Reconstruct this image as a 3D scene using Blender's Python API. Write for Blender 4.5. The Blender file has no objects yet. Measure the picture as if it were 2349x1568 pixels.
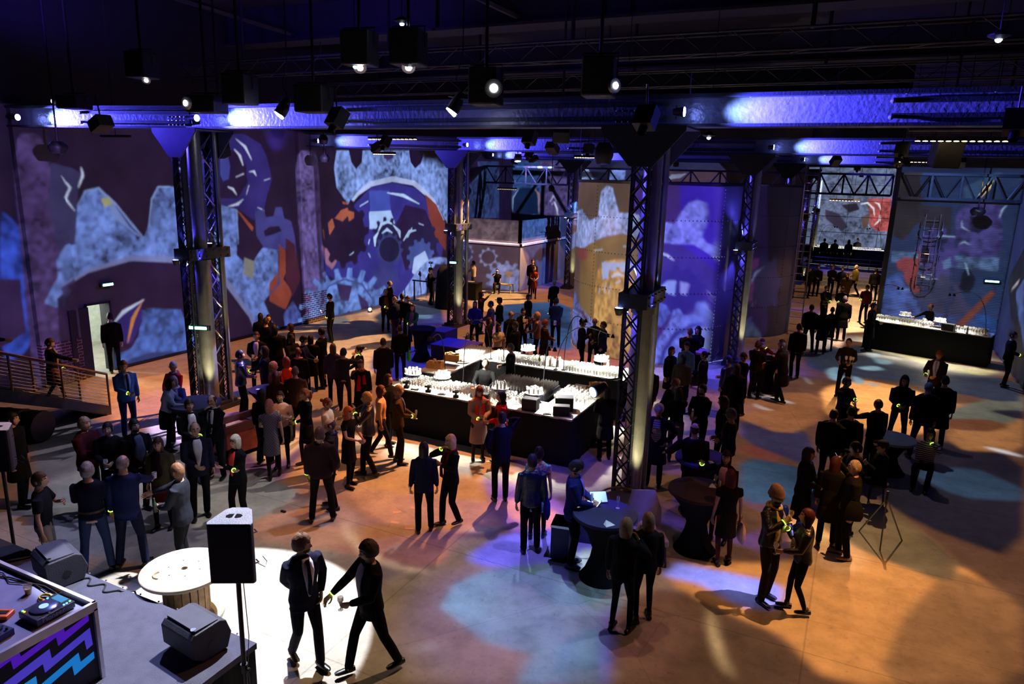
import bpy, math, random
import numpy as np
from mathutils import Vector, Matrix
random.seed(7); RNG=np.random.default_rng(7)
scene=bpy.context.scene
PI=math.pi
# ---------------------------------------------------------------- camera
FPX=1627.3; WPX,HPX=2349,1568
FW=Vector((-0.422866668186889,0.8766933394086752,-0.2293306991507786))
RT=Vector((0.8976330763786333,0.4399372682898762,0.026646954059927896))
UP=Vector((-0.12425232845926873,0.19458671230612543,0.972983746147048))
EYE=Vector((0,0,6.1525))
cam=bpy.data.cameras.new('camera'); camo=bpy.data.objects.new('camera',cam); scene.collection.objects.link(camo)
cam.sensor_width=36; cam.lens=36*FPX/WPX; cam.clip_start=.1; cam.clip_end=200
camo.matrix_world=Matrix(((RT.x,UP.x,-FW.x,EYE.x),(RT.y,UP.y,-FW.y,EYE.y),(RT.z,UP.z,-FW.z,EYE.z),(0,0,0,1)))
scene.camera=camo
# ---------------------------------------------------------------- world, view, bounces
w=bpy.data.worlds.new('night'); scene.world=w; w.use_nodes=True
w.node_tree.nodes['Background'].inputs[0].default_value=(.05,.06,.4,1); w.node_tree.nodes['Background'].inputs[1].default_value=.004
vs=scene.view_settings; vs.view_transform='Standard'; vs.look='None'; vs.exposure=0; vs.gamma=1
cy=scene.cycles
cy.max_bounces=4; cy.diffuse_bounces=1; cy.glossy_bounces=2; cy.transmission_bounces=2; cy.transparent_max_bounces=6
cy.caustics_reflective=False; cy.caustics_refractive=False; cy.sample_clamp_indirect=3; cy.use_denoising=True
def at(px,py,z=0.):
    "the point of the hall at height z that the photograph shows at (px,py)"
    d=FW*FPX+RT*(px-WPX/2)-UP*(py-HPX/2); t=(z-EYE.z)/d.z; return EYE+d*t
def lin(c): return tuple(((x/255)/12.92 if x/255<=.04045 else ((x/255+.055)/1.055)**2.4) for x in c)
def link(o,parent=None):
    scene.collection.objects.link(o)
    if parent is not None: o.parent=parent
    return o
def tag(o,label=None,cat=None,group=None,kind=None):
    if label: o['label']=label
    if cat: o['category']=cat
    if group: o['group']=group
    if kind: o['kind']=kind
    return o
def thing(name,label,cat,loc=(0,0,0),rz=0,group=None):
    o=bpy.data.objects.new(name,None); link(o); o.location=loc; o.rotation_euler=(0,0,rz); o.empty_display_size=.2
    return tag(o,label,cat,group)
# ---------------------------------------------------------------- mesh builder
class MB:
    def __init__(s): s.v=[]; s.f=[]; s.m=[]; s.n=0
    def add(s,v,f,m=0):
        v=np.asarray(v,float).reshape(-1,3); s.v.append(v); s.f+= [tuple(i+s.n for i in q) for q in f]; s.m+=[m]*len(f); s.n+=len(v); return s
    def box(s,a,b,m=0,rz=0,c=None):
        x0,y0,z0=a; x1,y1,z1=b
        v=np.array([(x0,y0,z0),(x1,y0,z0),(x1,y1,z0),(x0,y1,z0),(x0,y0,z1),(x1,y0,z1),(x1,y1,z1),(x0,y1,z1)],float)
        if rz:
            c=np.array(c if c is not None else (v.mean(0)))[:3]; R=np.array([[math.cos(rz),-math.sin(rz),0],[math.sin(rz),math.cos(rz),0],[0,0,1]]); v=(v-c)@R.T+c
        return s.add(v,[(0,3,2,1),(4,5,6,7),(0,1,5,4),(1,2,6,5),(2,3,7,6),(3,0,4,7)],m)
    def tube(s,pts,rad,n=8,m=0,ref=None,cap=True):
        P=np.asarray(pts,float); k=len(P); V=[]; 
        if np.isscalar(rad): rad=[rad]*k
        T=np.gradient(P,axis=0) if k>2 else np.array([P[1]-P[0]]*2)
        T/= (np.linalg.norm(T,axis=1)[:,None]+1e-9)
        r=np.array(ref if ref is not None else ((1,0,0) if abs(T[0][0])<.8 else (0,1,0)),float)
        an=np.arange(n)*2*PI/n; ca,sa=np.cos(an)[:,None],np.sin(an)[:,None]
        for i in range(k):
            a=r-T[i]*r.dot(T[i]); a/=np.linalg.norm(a)+1e-9; b=np.cross(T[i],a)
            if ref is None: r=a
            ra,rb=(rad[i],rad[i]) if np.isscalar(rad[i]) else rad[i]
            V.append(P[i]+a*ra*ca+b*rb*sa)
        F=[(i*n+j,i*n+(j+1)%n,(i+1)*n+(j+1)%n,(i+1)*n+j) for i in range(k-1) for j in range(n)]
        if cap: F+=[tuple(range(n))[::-1],tuple((k-1)*n+j for j in range(n))]
        return s.add(np.vstack(V),F,m)
    def cyl(s,c,r,h,n=16,m=0,r2=None): 
        c=np.array(c,float); return s.tube([c,c+(0,0,h)],[r,r if r2 is None else r2],n,m)
    def lathe(s,prof,n=16,m=0,c=(0,0,0),cap=True):
        an=np.arange(n)*2*PI/n; V=[]; k=len(prof)
        for r,z in prof: V.append(np.c_[c[0]+r*np.cos(an),c[1]+r*np.sin(an),np.full(n,c[2]+z)])
        F=[(i*n+j,i*n+(j+1)%n,(i+1)*n+(j+1)%n,(i+1)*n+j) for i in range(k-1) for j in range(n)]
        if cap: F+=[tuple(range(n))[::-1],tuple((k-1)*n+j for j in range(n))]
        return s.add(np.vstack(V),F,m)
    def prism(s,poly,o,U,V,N,m=0,caps=True):
        "polygon in the plane o+aU+bV pushed along N"
        o,U,V,N=[np.array(q,float) for q in (o,U,V,N)]
        p=np.array([o+a*U+b*V for a,b in poly]); k=len(p)
        F=[tuple(range(k))[::-1],tuple(range(k,2*k))] if caps else []
        F+=[(i,(i+1)%k,k+(i+1)%k,k+i) for i in range(k)]
        return s.add(np.vstack([p,p+N]),F,m)
    def ball(s,c,r,nu=10,nv=7,m=0):
        c=np.array(c,float); r=np.array([r]*3 if np.isscalar(r) else r,float); V=[]
        for i in range(nv+1):
            e=-PI/2+PI*i/nv
            for j in range(nu):
                a=2*PI*j/nu; V.append(c+r*(math.cos(e)*math.cos(a),math.cos(e)*math.sin(a),math.sin(e)))
        return s.add(V,[(i*nu+j,i*nu+(j+1)%nu,(i+1)*nu+(j+1)%nu,(i+1)*nu+j) for i in range(nv) for j in range(nu)],m)
    def mesh(s,name,mats,smooth=False):
        me=bpy.data.meshes.new(name)
        v=np.vstack(s.v) if s.v else np.zeros((0,3)); me.from_pydata(v.tolist(),[],s.f)
        for q in (mats if isinstance(mats,(list,tuple)) else [mats]): me.materials.append(q)
        me.polygons.foreach_set('material_index',s.m)
        if smooth: me.polygons.foreach_set('use_smooth',[True]*len(s.f))
        me.update()
        if smooth: me.set_sharp_from_angle(angle=math.radians(55))
        return me
    def obj(s,name,mats,parent=None,smooth=False,loc=None,rz=0):
        o=bpy.data.objects.new(name,s.mesh(name,mats,smooth)); link(o,parent)
        if loc is not None: o.location=loc
        o.rotation_euler[2]=rz
        return o
def bevel(o,w=.01,seg=2):
    m=o.modifiers.new('b','BEVEL'); m.width=w; m.segments=seg; m.limit_method='ANGLE'; return o
def copy_tree(o,parent=None):
    c=o.copy(); link(c,parent)
    for ch in [q for q in ALLCH.get(o.name,[])]: copy_tree(ch,c)
    return c
ALLCH={}
def kids(o):
    "remember a finished thing's parts so that copies of it are cheap"
    for ch in scene.objects:
        if ch.parent is not None: ALLCH.setdefault(ch.parent.name,[])
    return o
def dup(o,loc,rz=0,label=None,group=None):
    c=o.copy(); link(c); c.location=loc; c.rotation_euler=(0,0,rz)
    if label: c['label']=label
    if group: c['group']=group
    for ch in o.children:
        d=ch.copy(); link(d,c)
        for g in ch.children:
            e=g.copy(); link(e,d)
    return c
# ---------------------------------------------------------------- materials
MC={}
def mat(c,rough=.7,metal=0,spec=.3,var=.12,scale=6,bump=0,bscale=40,emit=None,es=1,name=None,sheen=0):
    key=(tuple(c),rough,metal,spec,var,scale,bump,bscale,emit,es,name)
    if key in MC: return MC[key]
    m=bpy.data.materials.new(name or 'paint'); m.use_nodes=True; nt=m.node_tree; b=nt.nodes['Principled BSDF']
    L=nt.links.new; c=tuple(c)[:3]
    b.inputs['Roughness'].default_value=rough; b.inputs['Metallic'].default_value=metal; b.inputs['Specular IOR Level'].default_value=spec
    if emit:
        b.inputs['Emission Color'].default_value=tuple(emit)+(1,); b.inputs['Emission Strength'].default_value=es
    if var>0:
        tc=nt.nodes.new('ShaderNodeTexCoord'); n=nt.nodes.new('ShaderNodeTexNoise'); n.inputs['Scale'].default_value=scale; n.inputs['Detail'].default_value=3
        L(tc.outputs['Object'],n.inputs['Vector']); r=nt.nodes.new('ShaderNodeMapRange'); r.inputs[1].default_value=.3; r.inputs[2].default_value=.7
        r.inputs[3].default_value=1-var; r.inputs[4].default_value=1+var; L(n.outputs[0],r.inputs[0])
        x=nt.nodes.new('ShaderNodeVectorMath'); x.operation='SCALE'; x.inputs[0].default_value=c; L(r.outputs[0],x.inputs['Scale']); L(x.outputs[0],b.inputs['Base Color'])
    else: b.inputs['Base Color'].default_value=c+(1,)
    if bump:
        tc2=nt.nodes.new('ShaderNodeTexCoord'); n2=nt.nodes.new('ShaderNodeTexNoise'); n2.inputs['Scale'].default_value=bscale; n2.inputs['Detail'].default_value=2
        L(tc2.outputs['Object'],n2.inputs['Vector']); bp=nt.nodes.new('ShaderNodeBump'); bp.inputs['Strength'].default_value=bump; bp.inputs['Distance'].default_value=.02
        L(n2.outputs[0],bp.inputs['Height']); L(bp.outputs[0],b.inputs['Normal'])
    MC[key]=m; return m
def glow(c,s,name='lamp_glow'): return mat((.02,.02,.02),emit=tuple(c),es=s,var=0,name=name)
def glassmat(c=(1,1,1),k=.35,glare=.18,name='glass'):
    key=('g',c,k,glare)
    if key in MC: return MC[key]
    m=bpy.data.materials.new(name); m.use_nodes=True; nt=m.node_tree; N=nt.nodes; N.clear(); L=nt.links.new
    o=N.new('ShaderNodeOutputMaterial'); t=N.new('ShaderNodeBsdfTransparent'); g=N.new('ShaderNodeBsdfGlossy'); d=N.new('ShaderNodeBsdfDiffuse'); f=N.new('ShaderNodeLayerWeight')
    t.inputs[0].default_value=c+(1,); g.inputs[1].default_value=.08; d.inputs[0].default_value=tuple(min(1,x*.95) for x in c)+(1,); f.inputs[0].default_value=k
    a=N.new('ShaderNodeMixShader'); b=N.new('ShaderNodeMixShader'); L(f.outputs[1],a.inputs[0]); L(t.outputs[0],a.inputs[1]); L(g.outputs[0],a.inputs[2])
    b.inputs[0].default_value=glare; L(a.outputs[0],b.inputs[1]); L(d.outputs[0],b.inputs[2]); L(b.outputs[0],o.inputs[0]); MC[key]=m; return m
STEEL=mat((.03,.035,.05),.42,.3,.5,bump=.25,bscale=30,name='dark_painted_steel')
STEELL=mat((.32,.33,.34),.35,.75,.5,bump=.1,name='worn_steel')
BLACKM=mat((.012,.012,.015),.45,.1,.4,name='black_metal')
BLACKP=mat((.018,.018,.022),.55,0,.4,bump=.1,bscale=120,name='black_plastic')
CLOTH=mat((.010,.010,.012),.95,0,.1,bump=.2,bscale=20,name='black_cloth')
CHROME=mat((.7,.7,.72),.2,1,.5,var=0,name='chrome')
WHITE=mat((.8,.8,.8),.5,name='white_paint')
YEL=mat((.75,.6,.05),.5,name='yellow_paint')
WOOD=mat((.52,.36,.2),.6,scale=9,var=.25,name='plywood')
REDWOOD=mat((.26,.06,.025),.45,scale=9,var=.25,name='red_timber')
# ---------------------------------------------------------------- lights
def aim(o,loc,tgt):
    o.location=loc; o.rotation_euler=(Vector(tgt)-Vector(loc)).to_track_quat('-Z','Y').to_euler()
def spot(name,loc,tgt,power,col,size=40,blend=.4,rad=.05):
    L=bpy.data.lights.new(name,'SPOT'); L.energy=power; L.color=col; L.spot_size=math.radians(size); L.spot_blend=blend; L.shadow_soft_size=rad
    o=bpy.data.objects.new(name,L); link(o); aim(o,loc,tgt); return o
def point(name,loc,power,col,rad=.05):
    L=bpy.data.lights.new(name,'POINT'); L.energy=power; L.color=col; L.shadow_soft_size=rad
    o=bpy.data.objects.new(name,L); link(o); o.location=loc; return o
BLUE=(.09,.07,1.); WARM=(1,.72,.38)
# artwork thrown by the projectors: per surface, (colour, outline in metres, textured)
ART={
'L':[
(36,62,165,1,10.89,4.93,11.08,4.76,11.31,4.46,11.3,3.07,11.23,1.16,10.36,0.86),
(40,26,70,0,10.66,3.15,11.14,3.09,11.13,1.66,10.42,1.33),
(60,46,96,1,11.38,6.84,12.23,6.89,12.41,3.44,12.21,-0.36,11.14,-0.07,11.21,2.37),
(46,46,88,0,12.31,6.11,12.9,6.01,13.19,5.83,13.02,5.47,12.94,4.99,12.72,3.78,12.41,3.44,12.2,3.94,12.13,5.13),
(88,112,182,1,11.67,2.3,12.13,2.97,12.14,3.46,12.46,3.86,12.74,3.9,12.94,4.99,13.2,5.39,13.61,5.47,14.06,5.03,14.93,3.94,15.11,4.27,15.31,5.13,15.58,5.5,16.22,5.49,16.47,4.97,16.6,3.62,17.21,3.57,17.81,4.13,18.02,4.86,18.69,4.69,18.67,3.46,18.65,3,18.98,2.74,19.3,2.78,19.76,3.22,20.26,3.4,20.66,3.37,20.57,2.66,20.56,1.81,19.73,1.25,20.11,0.34,20.78,-0.22,20.4,-0.59,19.48,-0.57,19.05,0.86,18.03,2.2,16.46,3.08,14.42,3.38,13.14,3.14,12.19,2.66,12.23,1.97),
(108,128,190,0,13.64,5.45,14.06,5.03,14.93,3.94,14.75,3.99,14.01,4.58),
(60,70,130,0,16.22,5.49,16.47,4.97,16.6,3.62,16.45,3.91,16.33,4.91),
(104,112,165,0,12.21,2.68,13.02,3.05,14.42,3.27,16.42,3,17.94,2.09,18.96,0.75,19.45,-0.49,19.53,-0.48,19.13,0.79,18.12,2.22,16.5,3.19,14.42,3.44,12.99,3.15,12.19,2.71),
(24,14,52,0,12.04,2.37,13.13,3.01,14.41,3.22,16.45,2.95,17.86,1.99,18.85,0.72,19.4,-0.55,18.6,-0.89,14.04,-0.28,11.89,0.12),
(62,92,168,1,14.62,1.69,14.93,1.72,16.05,1.49,16.23,0.94,16.64,0.25,16.85,-0.49,14.03,-0.3,13.49,0.11,13.56,0.46,14.12,0.55,14.43,0.91),
(38,52,105,0,13.63,0.03,14.09,0.25,14.79,0.3,15.67,0.14,16.6,-0.25,16.84,-0.65,14.02,-0.39),
(36,30,110,0,13.52,1.42,14.65,1.96,14.59,1.3,14.14,0.69,13.73,0.98),
(185,200,235,0,13.65,1.43,14.03,1.69,14.74,2.01,14.72,2.03,13.97,1.8,13.63,1.45),
(196,124,60,0,14.67,1.99,14.24,1.52,14.03,0.78,14.06,0.77,14.36,1.46,14.69,1.98),
(42,36,112,0,18.08,7.26,19.23,7.29,19.99,7,20.26,6.54,20.46,5.73,20.16,5.13,19.97,4.62,19.45,4.28,18.73,4.72,17.88,4.9,16.68,5.46,16.22,6.21,16.34,6.62,17.06,6.79),
(26,16,56,0,18.03,6.69,18.79,6.72,19.25,6.21,19.26,5.6,18.76,5.07,17.99,5.09),
(58,66,150,0,18.08,6.62,18.4,6.66,18.52,6.19,18.42,5.75,18.17,5.66,18.06,5.89),
(196,205,240,0,18.83,7.11,19.19,6.84,19.5,6.42,19.52,6.43,19.29,6.9,18.85,7.12),
(196,205,240,0,18.73,6.75,18.92,6.54,19.09,6.2,19.12,6.21,19.03,6.58,18.75,6.77),
(196,205,240,0,16.24,6.16,16.52,6,16.54,6.02,16.26,6.18),
(196,205,240,0,20.07,5.69,20.38,5.77,20.37,5.79,20.06,5.71),
(196,205,240,0,19.35,5.99,19.57,5.98,19.68,5.85,19.71,5.85,19.64,6.06,19.35,6.01),
(196,205,240,0,18.74,5.8,19.13,5.92,19.12,5.95,18.73,5.82),
(196,205,240,0,18.34,5.47,18.53,5.37,18.72,5.19,18.74,5.2,18.61,5.44,18.35,5.49),
(196,205,240,0,18.31,4.79,18.77,4.83,19.03,5.04,19.01,5.06,18.72,4.92,18.3,4.81),
(196,205,240,0,19.65,4.73,19.98,4.61,20,4.63,19.66,4.75),
(196,205,240,0,19.18,5.19,19.33,5.52,19.3,5.53,19.16,5.19),
(196,205,240,0,13.16,6.04,13.15,5.81,13.01,5.48,13.03,5.47,13.23,5.81,13.17,6.04),
(196,205,240,0,12.56,5.76,12.75,5.47,12.58,5.17,12.84,4.82,12.85,4.83,12.65,5.18,12.82,5.48,12.57,5.77),
(196,205,240,0,19.9,3.91,20.27,4.02,20.68,4.02,20.86,3.85,20.89,3.86,20.73,4.1,20.24,4.11,19.89,3.93),
(196,205,240,0,20.06,3.42,20.41,3.47,20.62,3.49,20.63,3.52,20.38,3.57,20.05,3.44),
(196,205,240,0,21.16,3.74,21.51,3.54,21.53,3.55,21.19,3.76),
(196,205,240,0,18.33,7.16,18.51,7.12,18.52,7.14,18.34,7.18),
(25,14,48,0,18.72,4.62,19.35,4.05,19.77,3.38,19.34,2.77,18.96,2.76,18.56,3.08),
(150,70,52,0,18.69,4.66,18.78,4.63,19.43,4.01,19.34,3.89),
(56,58,128,0,19.54,4.59,19.97,4.66,20.06,4.37,20.44,4.38,20.57,4.72,20.91,4.71,21,4.29,21.37,4.15,21.52,3.6,21.61,2.56,21.04,1.93,20.76,3.06,19.87,3.25,19.54,3.72),
(22,14,46,0,19.91,3.86,20.25,4.02,20.7,4.01,20.83,3.81,20.34,3.7,19.96,3.66),
(128,58,45,0,20.66,3.32,20.99,3.04,21.07,2.44,20.8,1.95,21.29,1.37,20.84,0.74,20.01,1.21,20.06,1.87,20.59,2.32),
(60,24,44,0,21.02,3.54,21.5,3.26,21.76,1.84,21.28,1.2,20.92,1.94),
(70,84,160,1,20.71,0.58,21.27,1.02,21.68,0.43,21.64,-0.2,20.78,-0.22),
(126,148,205,0,12.94,4.96,13.23,5.36,13.6,5.43,14.07,5,14.92,3.94,14.93,3.95,14.1,5.03,13.63,5.48,13.2,5.39,12.93,4.97),
(126,148,205,0,15.14,4.27,15.35,5.11,15.6,5.47,16.2,5.46,16.46,4.96,16.47,4.96,16.23,5.49,15.58,5.51,15.3,5.12,15.12,4.27),
(126,148,205,0,18.02,4.83,18.65,4.67,18.66,3.46,18.68,3.46,18.72,4.69,18.03,4.84),
(52,62,120,0,14.07,4.96,14.49,4.28,14.92,3.9,14.93,3.91,14.55,4.32,14.09,4.97),
(52,62,120,0,16.52,4.76,16.6,3.61,16.62,3.62,16.54,4.76),
(52,62,120,0,20.55,2.66,20.5,1.83,19.74,1.25,19.76,1.24,20.61,1.79,20.58,2.66),
(52,62,120,0,18.64,2.99,18.96,2.69,19.34,2.73,19.34,2.75,19,2.76,18.66,3),
(150,150,110,0,13.64,5.16,13.91,5.19,14,4.99,13.74,4.91),
(120,120,120,0,18.9,2.97,19.4,2.77,19.25,2.14,18.81,2.35),
(92,78,140,1,21.7,6.83,22.68,6.87,22.71,4.22,22.9,-0.34,21.89,-0.25,21.8,2.54),
(118,145,215,1,24.19,6.94,24.98,6.97,25.13,6.49,25.45,6.2,25.85,6.51,25.93,7.01,29.49,7.15,29.63,6.61,30.01,6.33,30.55,6.59,30.9,7.21,33.21,7.3,33.26,3.33,32.27,4.28,31.1,5.19,29.55,5.66,27.93,5.81,26.44,5.65,25.35,5.2,24.88,4.69,24.12,5.43,23.99,6.23),
(60,44,90,0,27.46,7.05,28.2,7.08,28.2,6.76,27.82,6.64,27.45,6.74),
(168,184,232,0,24.77,4.53,25.58,5.09,26.51,5.47,28.11,5.68,29.82,5.51,31.38,4.8,32.65,3.68,32.78,3.71,31.64,4.91,30.02,5.73,28.11,5.94,26.37,5.68,25.41,5.2,24.7,4.57),
(48,46,136,0,24.88,4.47,26.44,5.42,28.1,5.65,30.11,5.37,31.93,4.29,32.73,2.43,32.16,0.62,26.6,0.04,22.94,2.07,23,3.15,24,4.17),
(34,20,66,0,29.16,4.59,30.9,4.32,31.94,2.94,31.94,1.57,29.12,1.41,28.24,3.59),
(60,76,172,0,26.31,5.27,27.85,5.3,27.97,4.21,26.4,4.27),
(160,190,244,0,26.28,4.35,27.94,4.37,28.28,3.75,27.82,3.53,27.21,3.88,26.77,3.56,26.32,3.59),
(152,76,60,0,23.1,3.68,23.8,4.5,24.46,4.85,25.24,4.68,25.31,4.27,24.86,3.99,24.34,4.16,23.91,3.45,23.18,3.13),
(150,104,140,0,22.99,3,23.68,3.19,24.28,2.72,23.91,2.24,23.68,2.03,23.15,2.41),
(126,56,52,0,30.9,5.08,31.93,4.56,33.03,3.34,32.91,2.07,31.94,2.83,31.3,3.87),
(28,16,52,0,25.92,3.16,25.87,3,26.09,2.81,25.93,2.56,25.64,2.65,25.52,2.54,25.38,2.44,25.45,2.18,25.17,2.06,24.97,2.27,24.8,2.24,24.63,2.23,24.53,1.99,24.24,2.04,24.2,2.3,24.04,2.36,23.89,2.43,23.67,2.29,23.45,2.47,23.56,2.69,23.46,2.82,23.38,2.95,23.12,2.94,23.03,3.2,23.25,3.32,23.23,3.48,23.24,3.63,23.01,3.75,23.08,4,23.33,4,23.41,4.13,23.5,4.26,23.37,4.47,23.57,4.65,23.79,4.52,23.94,4.6,24.09,4.66,24.1,4.91,24.39,4.96,24.5,4.74,24.67,4.74,24.84,4.71,25.01,4.92,25.29,4.82,25.25,4.57,25.4,4.48,25.54,4.37,25.81,4.47,26,4.24,25.81,4.04,25.88,3.89,25.93,3.73,26.23,3.67,26.25,3.39,25.95,3.32),
(160,86,66,0,23.95,4.17,24.36,4.49,24.82,4.58,24.87,4.28,24.45,4.01),
(160,86,66,0,24.76,4.47,25.23,4.38,25.22,4.12,24.86,3.99),
(160,86,66,0,23.5,3.98,23.78,4.18,23.93,3.81,23.58,3.47),
(30,28,76,0,28.65,3.01,28.63,2.92,28.86,2.81,28.78,2.66,28.51,2.72,28.45,2.65,28.37,2.59,28.5,2.4,28.33,2.32,28.14,2.46,28.03,2.43,27.92,2.41,27.92,2.21,27.71,2.2,27.63,2.4,27.52,2.41,27.41,2.43,27.27,2.28,27.08,2.35,27.14,2.53,27.05,2.59,26.96,2.65,26.75,2.57,26.62,2.7,26.79,2.83,26.74,2.91,26.71,2.99,26.46,3.01,26.43,3.16,26.67,3.2,26.67,3.29,26.69,3.37,26.49,3.47,26.56,3.61,26.8,3.56,26.86,3.63,26.93,3.69,26.81,3.86,26.97,3.95,27.15,3.81,27.25,3.85,27.35,3.87,27.36,4.07,27.56,4.08,27.64,3.9,27.75,3.89,27.86,3.87,28,4.03,28.19,3.97,28.14,3.78,28.23,3.73,28.32,3.67,28.56,3.76,28.69,3.63,28.51,3.49,28.57,3.41,28.61,3.32,28.88,3.31,28.91,3.14,28.65,3.1),
(30,28,76,0,31.87,2.38,31.85,2.26,32.17,2.09,32.07,1.88,31.7,1.97,31.61,1.87,31.51,1.79,31.69,1.52,31.46,1.4,31.19,1.61,31.05,1.57,30.9,1.54,30.9,1.26,30.61,1.25,30.5,1.53,30.35,1.55,30.2,1.58,30.02,1.36,29.76,1.47,29.84,1.73,29.71,1.81,29.59,1.89,29.3,1.78,29.14,1.97,29.36,2.15,29.29,2.26,29.24,2.37,28.92,2.4,28.88,2.61,29.19,2.67,29.19,2.79,29.22,2.91,28.94,3.06,29.03,3.25,29.35,3.18,29.43,3.27,29.53,3.36,29.36,3.59,29.57,3.72,29.82,3.53,29.95,3.58,30.09,3.61,30.09,3.88,30.36,3.91,30.47,3.65,30.63,3.63,30.78,3.61,30.96,3.84,31.23,3.75,31.15,3.48,31.29,3.41,31.41,3.32,31.73,3.45,31.92,3.26,31.67,3.06,31.75,2.95,31.81,2.83,32.18,2.8,32.23,2.57,31.88,2.51),
(176,204,250,0,26.99,3.44,27.29,3.71,27.72,3.78,28.05,3.7,28.08,3.74,27.72,3.93,27.12,3.82,26.93,3.46),
(176,204,250,0,28.11,3.66,28.47,3.33,28.66,3.04,28.73,3.04,28.72,3.39,28.16,3.69),
(176,204,250,0,26.71,2.77,26.82,3.15,26.99,3.4,26.94,3.43,26.57,3.2,26.65,2.78),
(176,204,250,0,27.25,3.32,27.65,3.42,28.04,3.29,28.08,3.33,27.64,3.58,27.21,3.36),
(176,204,250,0,26.23,2.9,26.33,3.13,26.27,3.15,26.17,2.92),
(176,204,250,0,28.98,2.86,29.61,3.24,30.1,3.3,30.09,3.34,29.43,3.38,28.92,2.89),
(176,204,250,0,30.28,3.63,30.76,3.52,30.79,3.56,30.31,3.67),
(176,204,250,0,29.36,2.99,29.75,3.46,29.68,3.48,29.29,3.01),
(176,204,250,0,25.65,4.6,26.28,4.81,26.24,4.85,25.62,4.63),
(176,204,250,0,27.67,5.16,28.93,4.97,30.36,4.58,30.4,4.62,29.03,5.12,27.69,5.2),
(176,204,250,0,24.87,2.52,25.18,2.62,25.14,2.66,24.84,2.55),
(176,204,250,0,26.16,2.51,26.31,2.3,26.37,2.31,26.21,2.52),
(52,60,120,0,28.69,2.27,28.65,2.2,28.81,2.07,28.7,1.96,28.49,2.04,28.42,1.99,28.33,1.95,28.39,1.79,28.22,1.74,28.09,1.88,27.98,1.86,27.88,1.86,27.83,1.71,27.64,1.74,27.61,1.9,27.51,1.92,27.41,1.96,27.27,1.86,27.12,1.95,27.19,2.09,27.12,2.15,27.06,2.21,26.86,2.19,26.78,2.31,26.94,2.39,26.92,2.47,26.9,2.55,26.71,2.6,26.72,2.73,26.92,2.74,26.94,2.81,26.98,2.88,26.84,2.99,26.94,3.1,27.12,3.03,27.19,3.08,27.27,3.12,27.22,3.27,27.38,3.33,27.51,3.2,27.61,3.21,27.71,3.22,27.76,3.37,27.95,3.35,27.98,3.2,28.08,3.17,28.18,3.14,28.33,3.24,28.49,3.16,28.41,3.02,28.49,2.96,28.55,2.89,28.77,2.92,28.86,2.79,28.68,2.7,28.71,2.63,28.73,2.55,28.94,2.49,28.93,2.35,28.71,2.34),
(24,24,66,0,28.62,2.48,28.57,2.29,28.43,2.12,28.23,2.01,27.98,1.95,27.71,1.96,27.46,2.03,27.25,2.16,27.09,2.32,27.01,2.51,27.02,2.7,27.11,2.88,27.27,3.02,27.49,3.11,27.74,3.14,28,3.11,28.25,3.01,28.45,2.86,28.57,2.68),
(66,84,160,0,31.57,1.83,31.56,1.73,31.79,1.62,31.72,1.45,31.46,1.49,31.39,1.41,31.31,1.33,31.43,1.15,31.25,1.05,31.05,1.19,30.92,1.15,30.8,1.13,30.78,0.94,30.55,0.94,30.46,1.13,30.33,1.15,30.2,1.19,30.06,1.05,29.85,1.15,29.9,1.32,29.8,1.4,29.71,1.47,29.49,1.43,29.37,1.59,29.54,1.7,29.5,1.8,29.47,1.9,29.24,1.96,29.24,2.13,29.47,2.15,29.5,2.24,29.54,2.33,29.38,2.47,29.5,2.6,29.72,2.52,29.81,2.59,29.91,2.64,29.86,2.82,30.07,2.88,30.21,2.72,30.34,2.73,30.47,2.73,30.55,2.9,30.79,2.86,30.8,2.67,30.93,2.62,31.05,2.57,31.25,2.67,31.43,2.54,31.31,2.38,31.39,2.29,31.46,2.2,31.71,2.19,31.79,2.01,31.56,1.94),
(170,196,248,0,29.89,1.98,30.89,2.23,31.3,1.63,30.48,0.81,29.69,1.24),
(52,58,128,0,28.27,0.79,28.18,0.72,28.33,0.55,28.12,0.46,27.9,0.6,27.77,0.58,27.64,0.57,27.59,0.4,27.33,0.44,27.28,0.61,27.14,0.65,27.02,0.71,26.81,0.62,26.62,0.75,26.75,0.88,26.67,0.96,26.61,1.05,26.35,1.08,26.31,1.24,26.55,1.27,26.57,1.36,26.6,1.44,26.4,1.57,26.52,1.7,26.77,1.62,26.86,1.67,26.97,1.71,26.93,1.88,27.17,1.92,27.3,1.76,27.44,1.75,27.58,1.73,27.72,1.87,27.97,1.8,27.92,1.63,28.04,1.56,28.15,1.49,28.41,1.53,28.55,1.37,28.33,1.27,28.37,1.18,28.39,1.09,28.66,1,28.62,0.83,28.33,0.86),
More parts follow.
